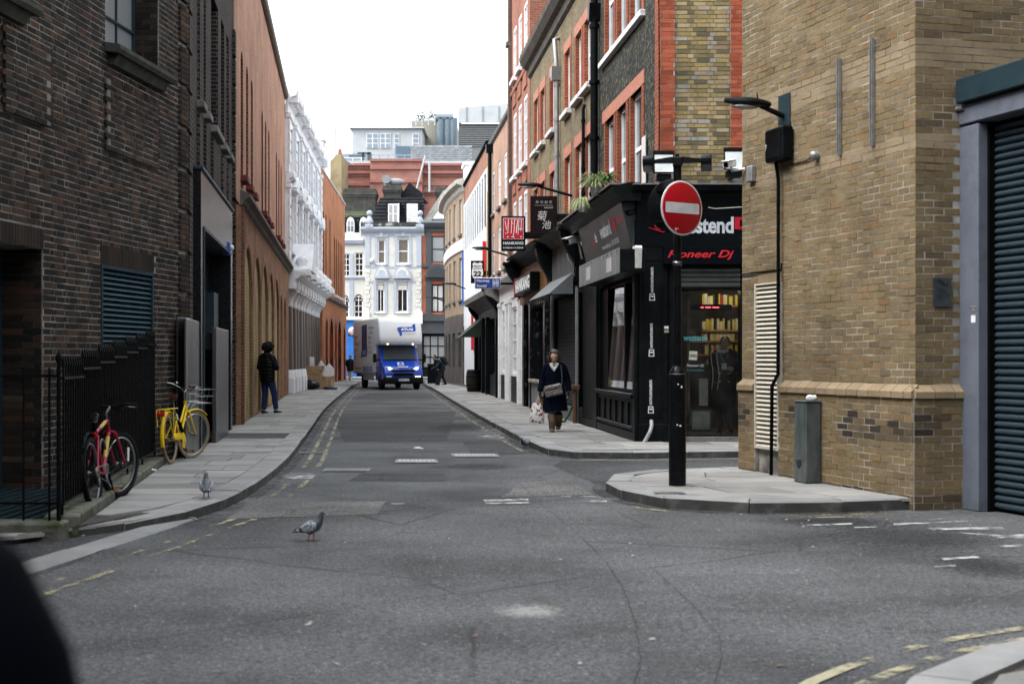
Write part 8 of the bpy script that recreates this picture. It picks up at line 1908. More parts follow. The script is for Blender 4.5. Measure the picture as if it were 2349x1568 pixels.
for i in range(120):
 x,y=random.uniform(150,2340),random.uniform(1090,1540)if i%3 else random.uniform(1160,1250)
 if i%5==0:x=random.uniform(1500,2340);y=random.uniform(1172,1215)
 px_,py_=gp(x,y);s=random.uniform(.006,.02);a=random.uniform(0,pi);u=Vector((cos(a),sin(a),0))*s;v=Vector((-sin(a),cos(a),0))*s*random.uniform(.3,.7);p=Vector((px_,py_,.011));lt.mi=random.choice((0,0,1,2))
 lt.add([p-u-v,p+u-v,p+u+v+Vector((0,0,.006)),p-u+v],[(0,1,2,3)])
tag(lt.build('street_litter',[M('litter_pale',(.32,.31,.28),.8),M('litter_orange',(.26,.13,.06),.8),M('litter_brown',(.12,.09,.06),.8)]),'scattered cigarette ends and scraps on the tarmac','litter',kind='stuff')
# ==== people
def skin_verts(J,E,sub=1):
 """grow one continuous surface over a skeleton of joints (x, y, z, radius)"""
 names=list(J);ix={n:i for i,n in enumerate(names)}
 me=bpy.data.meshes.new('skin');me.from_pydata([J[n][:3]for n in names],[(ix[a],ix[b])for a,b in E],[])
 o=bpy.data.objects.new('skin',me);COL.objects.link(o)
 md=o.modifiers.new('s','SKIN');md.use_smooth_shade=True;md.branch_smoothing=.3
 for n,sv in zip(names,me.skin_vertices[0].data):
  r=J[n][3:];sv.radius=(r[0],r[1]if len(r)>1 else r[0]);sv.use_root=n==names[0]
 o.modifiers.new('b','SUBSURF').levels=sub
 dg=bpy.context.evaluated_depsgraph_get();e=bpy.data.meshes.new_from_object(o.evaluated_get(dg))
 vs=[tuple(v.co)for v in e.vertices];fs=[tuple(p.vertices)for p in e.polygons]
 bpy.data.objects.remove(o);bpy.data.meshes.remove(me);bpy.data.meshes.remove(e);return vs,fs
def V3(t):return Vector(t[:3])
def etube(m,path,rad,n=14,side=(0,1,0),capa=True,capb=True):
 """tube with elliptical rings: rad = (along side, across)"""
 P=[Vector(p)for p in path];rings=[]
 for i,p in enumerate(P):
  t=(P[min(i+1,len(P)-1)]-P[max(i-1,0)]).normalized();s=Vector(side);s=(s-t*s.dot(t)).normalized();u=t.cross(s);a,b=rad[i]
  rings.append([p+s*(a*cos(2*pi*k/n))+u*(b*sin(2*pi*k/n))for k in range(n)])
 return m.ring(rings,False,capa,capb)
def hand(m,wrist,d,pn,s=1.0,curl=.5,thumb=1):
 """palm with five bent fingers; d = pointing direction, pn = palm normal"""
 d=Vector(d).normalized();pn=Vector(pn);pn=(pn-d*pn.dot(d)).normalized();sd=d.cross(pn);w0=Vector(wrist)
 etube(m,[w0,w0+d*.03*s,w0+d*.085*s],[(.026*s,.02*s),(.038*s,.017*s),(.04*s,.015*s)],10,sd)
 for i,(off,ln)in enumerate(((-.03,.068),(-.01,.078),(.011,.072),(.03,.056))):
  p=w0+d*.08*s+sd*off*s;a=0.0;pts=[p]
  for k in range(3):a+=curl*(.5+.35*k);p=p+(d*cos(a)+pn*sin(a))*ln*s*(.42,.32,.26)[k];pts.append(p)
  m.tube(pts,[.0095*s,.009*s,.008*s,.006*s],6)
 b=w0+d*.025*s-sd*thumb*.03*s;m.tube([b,b+(d*.5-sd*thumb*.8+pn*.3)*.035*s,b+(d*.9-sd*thumb*.9+pn*.55)*.06*s],[.012*s,.010*s,.008*s],6)
def head_geo(m,c,s=1.0,yaw=0.0,nod=0.0,roll=0.0):
 """head with brow, nose, lips, chin and ears, face towards -y"""
 Rm=Matrix.Rotation(yaw,3,'Z')@Matrix.Rotation(nod,3,'X')@Matrix.Rotation(roll,3,'Y')
 def fn(d):
  k=1.0
  if d.z<0:k*=1-.16*(-d.z)*(1 if d.y>-.2 else .6)
  k+=.05*max(0,-d.y)*(1 if-.75<d.z<-.3 else 0)
  return k
 m.ell(c,.074*s,.094*s,.115*s,22,16,Rm,fn)
 P=lambda x,y,z:Vector(c)+Rm@Vector((x*s,y*s,z*s))
 m.tube([P(0,-.088,.012),P(0,-.099,-.012),P(0,-.106,-.03),P(0,-.098,-.04)],[.006*s,.008*s,.011*s,.006*s],8)
 for q in(-1,1):
  m.ell(P(q*.012,-.10,-.036),.008*s,.008*s,.007*s,6,5);m.ell(P(q*.075,.005,-.008),.010*s,.018*s,.03*s,8,6,Rm)
  m.ell(P(q*.03,-.086,.022),.019*s,.010*s,.006*s,8,5,Rm)
 m.ell(P(0,-.088,-.095),.024*s,.018*s,.018*s,10,6,Rm)
 return P
def face_parts(root,body,P,s=1.0,lip=(.30,.10,.08),eye=(.02,.015,.01),brow=(.04,.03,.025)):
 M_E=M('eye_white',(.6,.58,.55),.3);M_I=M('iris',eye,.2);M_L=M('lips',lip,.5);M_Bw=M('eyebrow',brow,.8)
 for q in(-1,1):
  m=MB();m.ell(P(q*.03,-.081,.006),.014*s,.009*s,.0075*s,8,6);e_=m.build('eye',M_E,body);m=MB();m.ell(P(q*.03,-.0885,.004),.0085*s,.003*s,.0065*s,8,5);m.build('iris',M_I,e_)
  m=MB();m.tube([P(q*.014,-.09,.026),P(q*.032,-.089,.031),P(q*.048,-.078,.024)],[.003*s,.0036*s,.002*s],5);m.build('eyebrow',M_Bw,body)
 m=MB();m.tube([P(-.024,-.086,-.064),P(-.008,-.097,-.060),P(.008,-.097,-.060),P(.024,-.086,-.064)],[.002*s,.006*s,.006*s,.002*s],6);m.tube([P(-.02,-.087,-.068),P(0,-.096,-.071),P(.02,-.087,-.068)],[.002*s,.0065*s,.002*s],6);m.build('lips',M_L,body)
def figure(label,F,J,skinc,s=1.0,yaw=0,nod=0,roll=0,hands=(),face=True,group=None,lip=(.30,.10,.08)):
 t=thing('person',label,'person',F,group)
 E=[('pelvis','waist'),('waist','chest'),('chest','neck'),('neck','jaw'),('chest','shl'),('shl','ell'),('ell','wrl'),('chest','shr'),('shr','elr'),('elr','wrr'),('pelvis','hil'),('hil','knl'),('knl','anl'),('pelvis','hir'),('hir','knr'),('knr','anr')]
 rad=dict(pelvis=(.12,.10),waist=(.11,.09),chest=(.11,.085),neck=(.052,),jaw=(.05,),shl=(.045,),shr=(.045,),ell=(.034,),elr=(.034,),wrl=(.026,),wrr=(.026,),hil=(.08,),hir=(.08,),knl=(.055,),knr=(.055,),anl=(.036,),anr=(.036,))
 vs,fs=skin_verts({k:tuple(J[k])+tuple(r*s for r in rad[k])for k in rad},E)
 m=MB();m.add(vs,fs,True);P=head_geo(m,J['head'],s,yaw,nod,roll)
 for(w_,d,pn,curl,th)in hands:hand(m,J[w_],d,pn,s*.95,curl,th)
 b=m.build('body',M('skin',skinc,.55,col2=tuple(v*.85 for v in skinc),scale=20),t)
 if face:face_parts(t,b,P,s,lip)
 return t,b,P
def limb(m,pts,rads,bulge=0.0,nb=0,n=12):
 """sleeve or trouser leg through joints, optionally quilted in nb puffs"""
 P=[Vector(p)for p in pts];out,rr=[],[];L=[0]
 for a,b in zip(P,P[1:]):L.append(L[-1]+(b-a).length)
 k=nb*6 if nb else len(P)*5
 for i in range(k+1):
  d=L[-1]*i/k;j=max(q for q in range(len(L))if L[q]<=d+1e-9);j=min(j,len(P)-2);t=(d-L[j])/(L[j+1]-L[j])
  out.append(P[j].lerp(P[j+1],t));r=lerp(rads[j],rads[j+1],t);rr.append(r*(1+bulge*(abs(sin(pi*i/6))-.5))if nb else r*(1+.02*sin(i*2.1)))
 if not nb:
  for _ in range(2):out=[out[0]]+[(out[i-1]+out[i]*2+out[i+1])/4 for i in range(1,len(out)-1)]+[out[-1]]
 m.tube(out,rr,n)
def torso(m,secs,n=24,bulge=0.0,nb=0,fold=0.0):
 """stack of ellipses (cx, cy, z, rx, ry) from the hem up"""
 rings=[];k=nb*6 if nb else len(secs)*4
 for i in range(k+1):
  t=i/k*(len(secs)-1);j=min(int(t),len(secs)-2);f=t-j;f=f*f*(3-2*f)*.4+f*.6;a=[lerp(secs[j][q],secs[j+1][q],f)for q in range(5)]
  b=1+bulge*(abs(sin(pi*i/6))-.5)if nb else 1
  rings.append([(a[0]+a[3]*b*cos(u)*(1+fold*sin(5*u+t)),a[1]+a[4]*b*sin(u)*(1+fold*sin(7*u)),a[2])for u in(2*pi*q/n for q in range(n))])
 m.ring(rings)
def shoe(m,an,d,L=.26,w_=.045,h=.08,base=None):
 d=Vector((d[0],d[1],0)).normalized();a=Vector((an[0],an[1],0));z0=an[2]-.085 if base is None else base;sd=Vector((-d.y,d.x,0));rings=[]
 for t,ww,hh in((-.27,.6,.75),(-.2,.9,1.0),(0,1.0,1.05),(.3,1.05,.75),(.55,1.15,.6),(.72,.9,.48),(.78,.4,.3)):
  c=a+d*L*t;rings.append([c+sd*(w_*ww*cos(u))+Vector((0,0,z0+(h*hh*(sin(u)*.5+.5))))for u in(2*pi*q/12 for q in range(12))])
 m.ring(rings)
# --- man leaning on the hall, seen from behind
mx_,my_=gp(616,948,.12);FM=frame(mx_,my_,.12)@Matrix.Rotation(R(152),4,'Z')@Matrix.Rotation(R(-2),4,'X')
J=dict(pelvis=(0,.02,.93),waist=(0,.03,1.08),chest=(0,.03,1.32),neck=(0,.0,1.50),jaw=(0,-.03,1.57),head=(0,-.055,1.645),shl=(.19,.02,1.41),ell=(.27,-.02,1.16),wrl=(.13,-.24,1.20),shr=(-.19,.02,1.41),elr=(-.27,-.02,1.16),wrr=(-.13,-.24,1.22),hil=(.095,.01,.88),knl=(.10,-.01,.49),anl=(.11,.06,.09),hir=(-.095,.01,.88),knr=(-.12,-.10,.48),anr=(-.13,-.14,.09))
t,b,P=figure('man with black curly hair in a black puffer jacket leaning on the brick hall',FM,J,(.10,.055,.035),1.0,0,.35,hands=(('wrl',(-.3,-.9,.2),(-.8,0,.6),.7,1),('wrr',(.4,-.9,.1),(.8,0,.6),.7,-1)))
M_PUF=M('puffer_black',(.003,.0035,.0045),.45,spec=.14,bmp=.006,bscale=25)
m=MB();torso(m,[(0,.02,.80,.20,.145),(0,.02,.95,.215,.155),(0,.03,1.12,.225,.16),(0,.03,1.30,.235,.165),(0,.02,1.42,.20,.14),(0,.01,1.52,.10,.10)],26,.07,9)
for s in('l','r'):q=1 if s=='l' else-1;limb(m,[(q*.06,.02,1.47),(q*.16,.02,1.42),J['el'+s],J['wr'+s]],[.06,.095,.075,.055],.10,9)
m.build('puffer_jacket',M_PUF,t);m=MB();m.ell((0,.075,1.49),.13,.10,.075,18,10,fn=lambda d:1+.06*sin(8*d.x));m.build('hood',M_PUF,t)
M_JEAN=M('blue_denim',(.006,.018,.07),.85,col2=(.012,.03,.10),scale=9,bmp=.004,bscale=120)
m=MB();torso(m,[(0,.02,.78,.17,.13),(0,.02,.9,.17,.125),(0,.02,1.0,.16,.12)],20)
for s in('l','r'):limb(m,[J['hi'+s],J['kn'+s],(J['an'+s][0],J['an'+s][1],.1)],[.105,.078,.062])
m.build('jeans',M_JEAN,t);
for s in('l','r'):m=MB();shoe(m,J['an'+s],(-.05 if s=='r' else .12,-1));m.build('shoe',M('black_leather',(.01,.01,.011),.4),t)
m=MB();hc_=Vector((0,-.03,1.69));m.ell(hc_,.148,.152,.132,26,18,fn=lambda d:(1+.05*sin(11*d.x+4*d.z)*cos(9*d.y))*(1 if d.y>-.45 or d.z>.15 else .6))
random.seed(3)
for i in range(420):
 d=Vector((random.gauss(0,1),random.gauss(0,1),random.gauss(.35,1))).normalized()
 if d.y<-.45 and d.z<.2:continue
 p=hc_+Vector((d.x*.148,d.y*.152,d.z*.132))*random.uniform(.92,1.08);m.ell(p,random.uniform(.010,.02),random.uniform(.010,.02),random.uniform(.010,.02),6,4)
m.build('curly_hair',M('black_hair',(.006,.005,.005),.7,spec=.2),t)
m=MB();m.bbox(-.035,.035,-.335,-.325,1.20,1.33,.004);m.build('phone',M_GLS,t)
# --- woman walking towards us
wx_,wy_=gp(1272,989,.12);FW=frame(wx_,wy_,.12)@Matrix.Rotation(R(-6),4,'Z')
J=dict(pelvis=(0,0,.82),waist=(0,.0,.96),chest=(0,.0,1.17),neck=(0,-.02,1.325),jaw=(0,-.045,1.375),head=(0,-.075,1.44),shl=(.175,0,1.25),ell=(.245,.05,1.0),wrl=(.275,-.04,.79),shr=(-.175,0,1.25),elr=(-.235,.03,1.0),wrr=(-.275,-.06,.78),hil=(.085,0,.77),knl=(.075,-.03,.44),anl=(.06,.19,.15),hir=(-.085,0,.77),knr=(-.055,-.10,.43),anr=(-.035,-.17,.085))
SK=(.50,.32,.23)
t,b,P=figure('woman in a navy coat and tan boots walking with a floral bag',FW,J,SK,1.04,-.05,.34,hands=(('wrl',(.05,-.05,-1),(-1,-.2,0),.35,1),('wrr',(0,-.05,-1),(.9,-.3,0),1.1,-1)),lip=(.25,.10,.08))
M_NAV=M('navy_wool',(.002,.003,.0085),.9,col2=(.003,.0045,.012),scale=30,bmp=.004,bscale=150,spec=.05)
m=MB();torso(m,[(.01,.0,.40,.245,.19),(0,0,.58,.23,.175),(0,0,.78,.205,.16),(0,0,.97,.18,.14),(0,0,1.12,.195,.145),(0,0,1.22,.185,.13),(0,-.005,1.30,.11,.09)],40,fold=.032)
for s in('l','r'):q=1 if s=='l' else-1;limb(m,[(q*.04,-.01,1.30),(q*.155,0,1.245),J['el'+s],J['wr'+s]],[.06,.085,.068,.055])
m2=MB();hand(m2,J['wrl'],(.05,-.05,-1),(-1,-.2,0),1.12,.35,1);hand(m2,J['wrr'],(0,-.05,-1),(.9,-.3,0),1.12,1.1,-1);m2 .build('gloves',M('dark_glove',(.006,.009,.014),.7,spec=.1),t)
ct_=m.build('coat',M_NAV,t)
for q in(-1,1):m=MB();m.add([(q*.02,-.135,1.10),(q*.10,-.13,1.24),(q*.075,-.105,1.31),(q*.03,-.118,1.26)],[(0,1,2,3)]);m.build('lapel',M_NAV,ct_)
m=MB();m.tube([(.0,-.165,.45),(.0,-.155,.8),(.0,-.145,1.1)],.004,5);m.build('coat_edge',MBLACK,ct_)
m=MB();limb(m,[J['hil'],J['knl'],J['anl']],[.088,.06,.045]);limb(m,[J['hir'],J['knr'],J['anr']],[.09,.066,.055]);m.build('jeans',M('dark_denim',(.004,.011,.03),.85,col2=(.008,.02,.05),scale=9),t)
M_BOOT=M('tan_suede',(.10,.062,.038),.8,col2=(.065,.04,.025),scale=12,bmp=.006,bscale=40)
m=MB();limb(m,[(J['knr'][0],J['knr'][1]-.01,.32),(J['anr'][0],J['anr'][1],.2),(J['anr'][0],J['anr'][1],.05)],[.075,.07,.06],.06,5);shoe(m,J['anr'],(.05,-1),.25,.045,.085,0.0);m.build('boot',M_BOOT,t)
m=MB();limb(m,[(J['knl'][0],J['knl'][1]+.035,.345),(J['knl'][0],J['knl'][1]+.07,.26),(J['anl'][0],J['anl'][1]-.02,.19),(J['anl'][0],J['anl'][1],.09)],[.082,.08,.075,.062],.05,5);shoe(m,J['anl'],(.05,-1),.24,.045,.08,.03);m.build('boot',M_BOOT,t)
M_SCF=M('white_scarf',(.50,.50,.48),.9,col2=(.4,.4,.39),scale=14)
m=MB();m.torus((0,-.02,1.30),.08,.03,'z',24,8);m.tube([(-.07,-.09,1.30),(-.03,-.13,1.24),(.015,-.145,1.17)],[.03,.034,.02],8);m.tube([(.07,-.09,1.30),(.035,-.13,1.24),(.01,-.15,1.19)],[.03,.03,.02],8);m.build('scarf',M_SCF,t)
random.seed(5);M_HR=M('greying_brown_hair',(.04,.027,.019),.55,col2=(.08,.062,.05),scale=14,sc=(1,1,.3));hd_=Vector(J['head']);Rn=Matrix.Rotation(.38,3,'X')
m=MB();m.ell(hd_+Rn@Vector((0,.018,.02)),.10,.108,.13,24,18,Rn,fn=lambda d:(.72 if d.y<-.35 and d.z<.55 else 1.0)*(1.12 if d.z<-.2 and abs(d.x)>.55 else 1.0))
for i in range(46):
 a=lerp(-.55,pi+.55,i/45);c0=hd_+Rn@Vector((.065*cos(a),.055*sin(a)+.01,.12));c1=hd_+Rn@Vector((.108*cos(a),.10*sin(a),.02));c2=hd_+Vector((.125*cos(a),.105*sin(a)+.01,-.065+random.uniform(-.02,.02)));m.tube([c0,c1,c2],[.012,.017,.007],5)
m.build('hair',M_HR,t)
bgx=thing('shoulder_bag','grey brown patterned cross body bag worn by the walking woman','bag',FW)
M_BAGB=M('patterned_bag',(.10,.08,.07),.7,col2=(.22,.20,.20),scale=26,lo=.48,hi=.56)
m=MB();m.T=Matrix.Translation((.0,-.215,.80))@Matrix.Rotation(-.22,4,'Y');m.bbox(-.18,.17,-.05,.05,-.11,.11,.03);m.T=None;m.build('bag_body',M_BAGB,bgx)
m=MB();m.T=Matrix.Translation((.0,-.269,.835))@Matrix.Rotation(-.22,4,'Y');m.box(-.15,.14,-.003,.003,-.006,.006);m.T=None;m.build('zip',MBLACK,bgx)
m=MB();m.tube([(.155,-.2,.90),(.16,-.155,1.08),(.13,-.09,1.285),(.10,.02,1.30),(.0,.15,1.1),(-.14,.155,.85),(-.18,-.15,.80)],.014,6);m.build('strap',M('strap_navy',(.02,.025,.035),.7),bgx)
tb_=thing('tote_bag','white tote bag with red roses carried by the walking woman','bag',FW)
M_FLO,nt_,b_,L_=newmat('floral_print');co=objco(nt_);v=_n(nt_,'ShaderNodeTexVoronoi');v.inputs['Scale'].default_value=11;L_(co,v.inputs['Vector'])
c_=mixc(nt_,ramp(nt_,noise(nt_,co,16,3),[(.52,(0,0,0)),(.58,(1,1,1))]),(.62,.61,.58),(.03,.05,.035));c_=mixc(nt_,ramp(nt_,v.outputs['Distance'],[(.30,(1,1,1)),(.36,(0,0,0))]),c_,(.35,.015,.02));c_=mixc(nt_,ramp(nt_,noise(nt_,co,7,2),[(.45,(1,1,1)),(.5,(0,0,0))]),c_,(.62,.61,.58));L_(c_,b_.inputs['Base Color']);b_.inputs['Roughness'].default_value=.8
m=MB();rings=[]
for z,w_,d in((.16,.135,.06),(.20,.145,.075),(.35,.13,.07),(.48,.10,.045),(.55,.075,.02)):rings.append([(-.335+w_*cos(u)*(abs(cos(u))**-.35 if abs(cos(u))>.2 else 1),-.08+d*sin(u),z)for u in(2*pi*q/18 for q in range(18))])
m.ring(rings);m.build('bag_body',M_FLO,tb_);m=MB()
for q in(-.03,.03):m.tube([(-.335+q,-.08,.54),(-.30+q*.4,-.07,.66),(-.288,-.065,.735)],.008,5)
m.build('handles',M_SCF,tb_)
pb=tag(MB().bbox(-.285,-.205,-.02,.03,.50,.70,.01).build('paper_bag',M('kraft_paper',(.26,.17,.07),.8),None,FW),'small brown paper bag held behind the floral tote','bag')
# --- woman looking out of the shop door
FD_=frame(SF.x(1664,.55)+2.14,24.28,.21)@Matrix.Rotation(R(-14),4,'Z')
J=dict(pelvis=(0,0,.92),waist=(0,0,1.06),chest=(0,0,1.30),neck=(.0,-.01,1.46),jaw=(.0,-.02,1.52),head=(.0,-.035,1.585),shl=(.18,0,1.39),ell=(.25,.0,1.12),wrl=(.16,-.20,1.14),shr=(-.18,0,1.39),elr=(-.26,-.10,1.18),wrr=(-.27,-.33,1.20),hil=(.09,0,.87),knl=(.09,0,.48),anl=(.09,.02,.09),hir=(-.09,0,.87),knr=(-.09,0,.48),anr=(-.09,.0,.09))
t,b,P=figure('woman in a dark double breasted coat looking out through the shop door',FD_,J,(.48,.30,.21),.96,-.15,-.08,.12,hands=(('wrl',(-.8,-.4,.1),(0,-1,0),.5,1),('wrr',(-.1,-.8,.5),(.8,0,.1),.9,-1)))
m=MB();torso(m,[(0,0,.36,.24,.17),(0,0,.7,.225,.165),(0,0,1.0,.20,.145),(0,0,1.22,.215,.15),(0,0,1.36,.20,.13),(0,0,1.45,.10,.09)],24)
for s in('l','r'):q=1 if s=='l' else-1;limb(m,[(q*.04,0,1.45),(q*.16,0,1.38),J['el'+s],J['wr'+s]],[.06,.085,.068,.052])
ct_=m.build('coat',M('black_wool',(.008,.008,.011),.9,spec=.2),t)
for z in(.92,1.06):
 for q in(-.075,.075):m=MB();m.ell((q,-.155,z),.014,.006,.014,8,5);m.build('button',M('brass_button',(.5,.4,.2),.3,.8),ct_)
m=MB();m.torus((-.02,-.0,1.44),.085,.032,'z',20,8);m.ell((-.09,-.03,1.47),.05,.05,.085,12,8);m.build('scarf',M_SCF,t)
m=MB();m.ell((0,.0,1.61),.088,.10,.105,20,14,fn=lambda d:.75 if d.y<-.3 and d.z<.5 else 1.0);m.ell((0,.09,1.58),.05,.05,.06);m.build('hair',M('tied_brown_hair',(.035,.02,.014),.5),t)
m=MB();m.tube([(-.07,-.13,1.38),(0,-.165,1.27),(.07,-.13,1.38)],.008,5);m.build('lanyard',M('lanyard_blue',(.03,.3,.5),.5),t);m=MB();m.box(-.045,.045,-.172,-.166,1.13,1.24);m.build('badge',M_SCF,t)
for s in('l','r'):m=MB();limb(m,[J['hi'+s],J['kn'+s],J['an'+s]],[.085,.065,.05]);shoe(m,J['an'+s],(0,-1));m.build('trouser_leg' if False else 'boot',MBLACK,t)
tb2=thing('tote_bag','pale canvas tote hanging at the shop door woman\'s side','bag',FD_);m=MB();m.bbox(.20,.40,-.06,.05,.58,.95,.03);m.build('bag_body',M('canvas',(.42,.41,.37),.9,col2=(.34,.33,.3),scale=9),tb2);m=MB();m.tube([(.25,0,.94),(.24,0,1.2),(.21,0,1.42)],.01,5);m.build('strap',M_SCF,tb2);m=MB();m.torus((.31,-.063,.76),.075,.004,'y',24,5);m.build('ring_print',MDK,tb2)
# --- far figures
def far_person(label,F,J,coat,trs,sk=(.3,.18,.12),hair=(.02,.015,.01),coat_hem=.62,nod=0.0,extra=None):
 t,b,P=figure(label,F,J,sk,1.0,0,nod)
 px,py=J['pelvis'][:2];cx,cy=J['chest'][:2]
 m=MB();torso(m,[(px,py,coat_hem,.22,.16),(px,py,J['pelvis'][2],.21,.16),(J['waist'][0],J['waist'][1],J['waist'][2],.2,.15),(cx,cy,J['chest'][2],.225,.155),(J['neck'][0],J['neck'][1],J['neck'][2]-.08,.17,.13),(J['neck'][0],J['neck'][1],J['neck'][2],.085,.085)],18)
 for s in('l','r'):limb(m,[J['sh'+s],J['el'+s],J['wr'+s]],[.085,.07,.055])
 m.build('coat',M('dark_coat',coat,.85,spec=.2),t);m=MB()
 for s in('l','r'):limb(m,[J['hi'+s],J['kn'+s],J['an'+s]],[.10,.08,.065])
 m.build('trousers',M('trousers',trs,.85),t)
 for s in('l','r'):m=MB();shoe(m,J['an'+s],(0,-1));m.build('shoe',MBLACK,t)
 h=J['head'];m=MB();m.ell((h[0],h[1]+.02,h[2]+.025),.085,.10,.11,14,10,fn=lambda d:.8 if d.y<-.4 and d.z<.4 else 1.0);m.build('hair',M('far_hair',hair,.7),t);return t
def base_J(step=.0):
 return dict(pelvis=(0,0,.93),waist=(0,0,1.07),chest=(0,0,1.31),neck=(0,0,1.47),jaw=(0,-.02,1.53),head=(0,-.03,1.60),shl=(.19,0,1.40),ell=(.24,.03,1.13),wrl=(.23,-.08-step,.90),shr=(-.19,0,1.40),elr=(-.24,.03,1.13),wrr=(-.23,-.05+step,.90),hil=(.09,0,.88),knl=(.09,-step*.6,.49),anl=(.09,-step,.09),hir=(-.09,0,.88),knr=(-.09,step*.2,.48),anr=(-.09,step,.11))
far_person('person in a dark coat and white trousers walking away by the blue shop',frame(-9.75,84,0)@Matrix.Rotation(R(168),4,'Z'),base_J(.18),(.008,.010,.014),(.55,.54,.5),hair=(.30,.24,.15),coat_hem=.72)
xd=L5 .x(750);far_person('man in dark clothes standing in the doorway of the orange building',L5 .F@Matrix.Translation((L5 .x(751.5),.12,.12))@Matrix.Rotation(R(35),4,'Z'),base_J(0),(.008,.008,.009),(.01,.01,.012),sk=(.36,.22,.15))
Jb=base_J(.24);
for k,(dy,dz)in dict(chest=(-.22,-.08),neck=(-.36,-.14),jaw=(-.41,-.15),head=(-.43,-.165),waist=(-.08,-.01),shl=(-.27,-.10),shr=(-.27,-.10),ell=(-.36,-.12),elr=(-.34,-.12),wrl=(-.42,-.1),wrr=(-.40,-.1)).items():Jb[k]=(Jb[k][0],Jb[k][1]+dy,Jb[k][2]+dz)
fx,fy=gp(1014,883,.12);FB_=frame(fx,fy,.12)@Matrix.Rotation(R(-62),4,'Z')
far_person('man with a dark backpack leaning forward beside the black bollard',FB_,Jb,(.010,.016,.024),(.012,.013,.016),coat_hem=.74,nod=.25)
bp_=thing('backpack','dark backpack on the man leaning forward by the bollard','backpack',FB_);m=MB();m.T=Matrix.Translation((0,.06,1.22))@Matrix.Rotation(.55,4,'X');m.bbox(-.17,.17,-.05,.18,-.25,.25,.06);m.T=None;m.build('pack',M('pack_dark',(.012,.014,.018),.7),bp_);m=MB()
for q in(-.12,.12):m.tube([(q,-.05,1.40),(q,-.25,1.42),(q,-.34,1.25)],.02,5)
m.build('straps',MBLACK,bp_)
# ==== pigeons
def pig_mat(name,kind):
 m,nt,b,L=newmat(name);tc=_n(nt,'ShaderNodeTexCoord');sp=_n(nt,'ShaderNodeSeparateXYZ');L(tc.outputs['Object'],sp.inputs[0]);co=tc.outputs['Object']
 if kind=='body':
  c=ramp(nt,math_(nt,'MULTIPLY',sp.outputs[2],4.2),[(.36,(.05,.058,.07)),(.55,(.035,.033,.055)),(.68,(.012,.038,.036)),(.80,(.018,.032,.038)),(.86,(.035,.045,.06))])
  c=mixc(nt,ramp(nt,math_(nt,'MULTIPLY',sp.outputs[0],-6.0),[(.66,(0,0,0)),(.74,(1,1,1))]),c,(.012,.014,.018))
 else:
  c=mixc(nt,ramp(nt,noise(nt,co,75,2),[(.52,(0,0,0)),(.56,(1,1,1))]),(.33,.36,.41),(.03,.035,.05))
  wv=math_(nt,'ADD',sp.outputs[0],math_(nt,'MULTIPLY',sp.outputs[2],.9))
  k=ramp(nt,math_(nt,'MULTIPLY',math_(nt,'ADD',wv,.2),3.2),[(.28,(.012,.014,.02)),(.40,(.02,.022,.03)),(.44,(.38,.41,.45)),(.50,(.38,.41,.45)),(.53,(.014,.016,.024)),(.62,(.014,.016,.024)),(.65,(.36,.39,.43))]);k2=ramp(nt,math_(nt,'MULTIPLY',math_(nt,'ADD',wv,.2),3.2),[(.64,(1,1,1)),(.68,(0,0,0))])
  c=mixc(nt,k2,c,k)
 c=mixc(nt,.35,c,ramp(nt,noise(nt,co,120,3),[(.3,(.6,.6,.6)),(.7,(1.2,1.2,1.2))]),'MULTIPLY');L(c,b.inputs['Base Color']);b.inputs['Roughness'].default_value=.5;b.inputs['Sheen Weight'].default_value=.3;bump(nt,b,noise(nt,co,90,3),.004);return m
M_PGB,M_PGW=pig_mat('pigeon_body','body'),pig_mat('pigeon_wing','wing');M_PINK=M('pigeon_leg',(.38,.05,.06),.5);M_BEAK=M('pigeon_beak',(.06,.06,.065),.4)
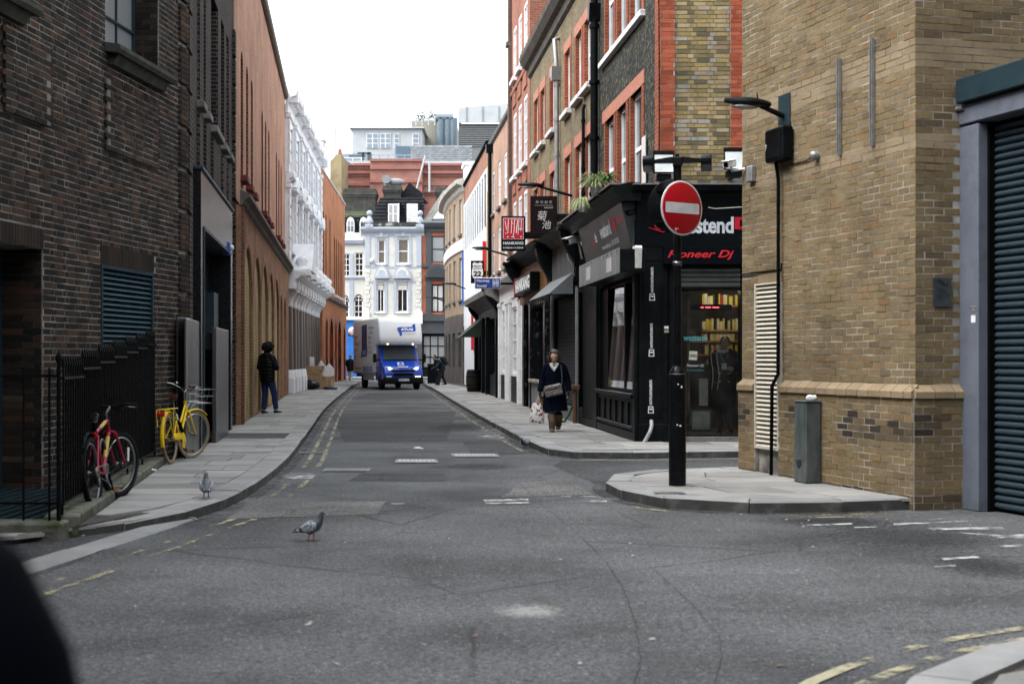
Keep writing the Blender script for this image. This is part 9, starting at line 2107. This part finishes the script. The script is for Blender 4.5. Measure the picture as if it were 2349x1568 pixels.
def pigeon(label,F,peck=0.0,stride=.02):
 t=thing('pigeon',label,'pigeon',F@Matrix.Diagonal((.86,1.02,1.08,1)),'pigeons');m=MB()
 dn=lambda p:p
 H=[(-.165,.072),(-.12,.078),(-.075,.092),(-.03,.105),(.015,.112),(.05,.125),(.078,.150),(.092,.178),(.099,.203),(.107,.219),(.116,.216),(.122,.210)]
 if peck:H=[(x,z)for x,z in H[:5]]+[(.05,.105),(.085,.092),(.108,.072),(.125,.055),(.138,.048),(.148,.04),(.15,.034)]
 Rd=[(.030,.007),(.033,.011),(.042,.028),(.053,.043),(.058,.05),(.054,.051),(.040,.042),(.028,.032),(.022,.026),(.021,.022),(.016,.016),(.007,.008)]
 P=[(x,0,z)for x,z in H]
 for _ in range(1):
  P2,R2_=[],[]
  for i in range(len(P)-1):P2+=[P[i],tuple((a+b)/2 for a,b in zip(P[i],P[i+1]))];R2_+=[Rd[i],tuple((a+b)/2 for a,b in zip(Rd[i],Rd[i+1]))]
  P2 .append(P[-1]);R2_.append(Rd[-1]);P,Rd=P2,R2_
 etube(m,P,Rd,16)
 m.ell((-.01,0,.085),.05,.04,.035,12,8);body=m.build('body',M_PGB,t)
 hx_,hz_=H[9];tip=Vector((hx_+.038,0,hz_-.012))if not peck else Vector((hx_+.02,0,hz_-.034));st_=Vector((H[10][0],0,H[10][1]-.003));m=MB();m.tube([st_,st_.lerp(tip,.6),tip],[.007,.0045,.0015],7);m.build('beak',M_BEAK,t);m=MB();m.ell(st_.lerp(tip,.25)+Vector((0,0,.005)),.006,.006,.004,7,5);m.build('cere',M('cere_white',(.5,.5,.48),.5),t)
 for q in(-1,1):
  m=MB();m.ell((hx_+.004,q*.0185,hz_+.004),.0035,.003,.0035,8,6);m.build('eye',M('pigeon_eye',(.25,.04,.01),.2),t)
  m=MB();etube(m,[(.052,q*.043,.128),(.03,q*.055,.122),(-.01,q*.058,.113),(-.05,q*.050,.102),(-.09,q*.036,.092),(-.125,q*.024,.084),(-.15,q*.017,.080)],[(.012,.020),(.013,.037),(.012,.043),(.011,.036),(.010,.025),(.008,.014),(.004,.006)],12);w_=m.build('wing',M_PGW,t)
  m=MB();etube(m,[(-.08,q*.034,.098),(-.12,q*.02,.092),(-.17,q*.012,.086)],[(.006,.012),(.005,.010),(.003,.004)],8);m.build('flight_feathers',M('feather_dark',(.02,.022,.03),.6),w_)
  x0=.0+q*stride;m=MB();k=Vector((x0+.004,q*.022,.045));a=Vector((x0-.006,q*.022,.010));m.tube([(.0+x0*.5,q*.024,.075),k,a],[.011,.0055,.0042],7)
  for an in(-.5,0,.5):m.tube([a,a+Vector((.022*cos(an),.022*sin(an),-.005)),a+Vector((.036*cos(an),.036*sin(an),-.007))],[.0038,.003,.0018],5)
  m.tube([a,a+Vector((-.018,0,-.007))],[.0035,.0016],5);m.build('leg',M_PINK,t)
 m=MB()
 for i in range(5):y=(i-2)*.009;m.add([(-.10,y-.008,.086),(-.10,y+.008,.086),(-.185,y*2.0+.009,.068+.001*i),(-.185,y*2.0-.009,.068+.001*i),(-.10,y,.080),(-.185,y*2.0,.064)],[(0,3,2,1),(0,4,5,3),(1,2,5,4),(3,5,2)])
 m.build('tail',M('tail_dark',(.022,.026,.034),.6),t);return t
pigeon('grey pigeon with spotted wings walking across the road',frame(*gp(714,1240),0,1,.05),0,.022)
pigeon('pigeon seen from behind on the left kerb stones',frame(*gp(473,1142,.12),.122,-.25,1),0,.006)
pigeon('pigeon pecking at the right kerb with its tail raised',frame(*gp(1206,1027),0,-.45,-1)@Matrix.Rotation(R(28),4,'Y'),0,.01)
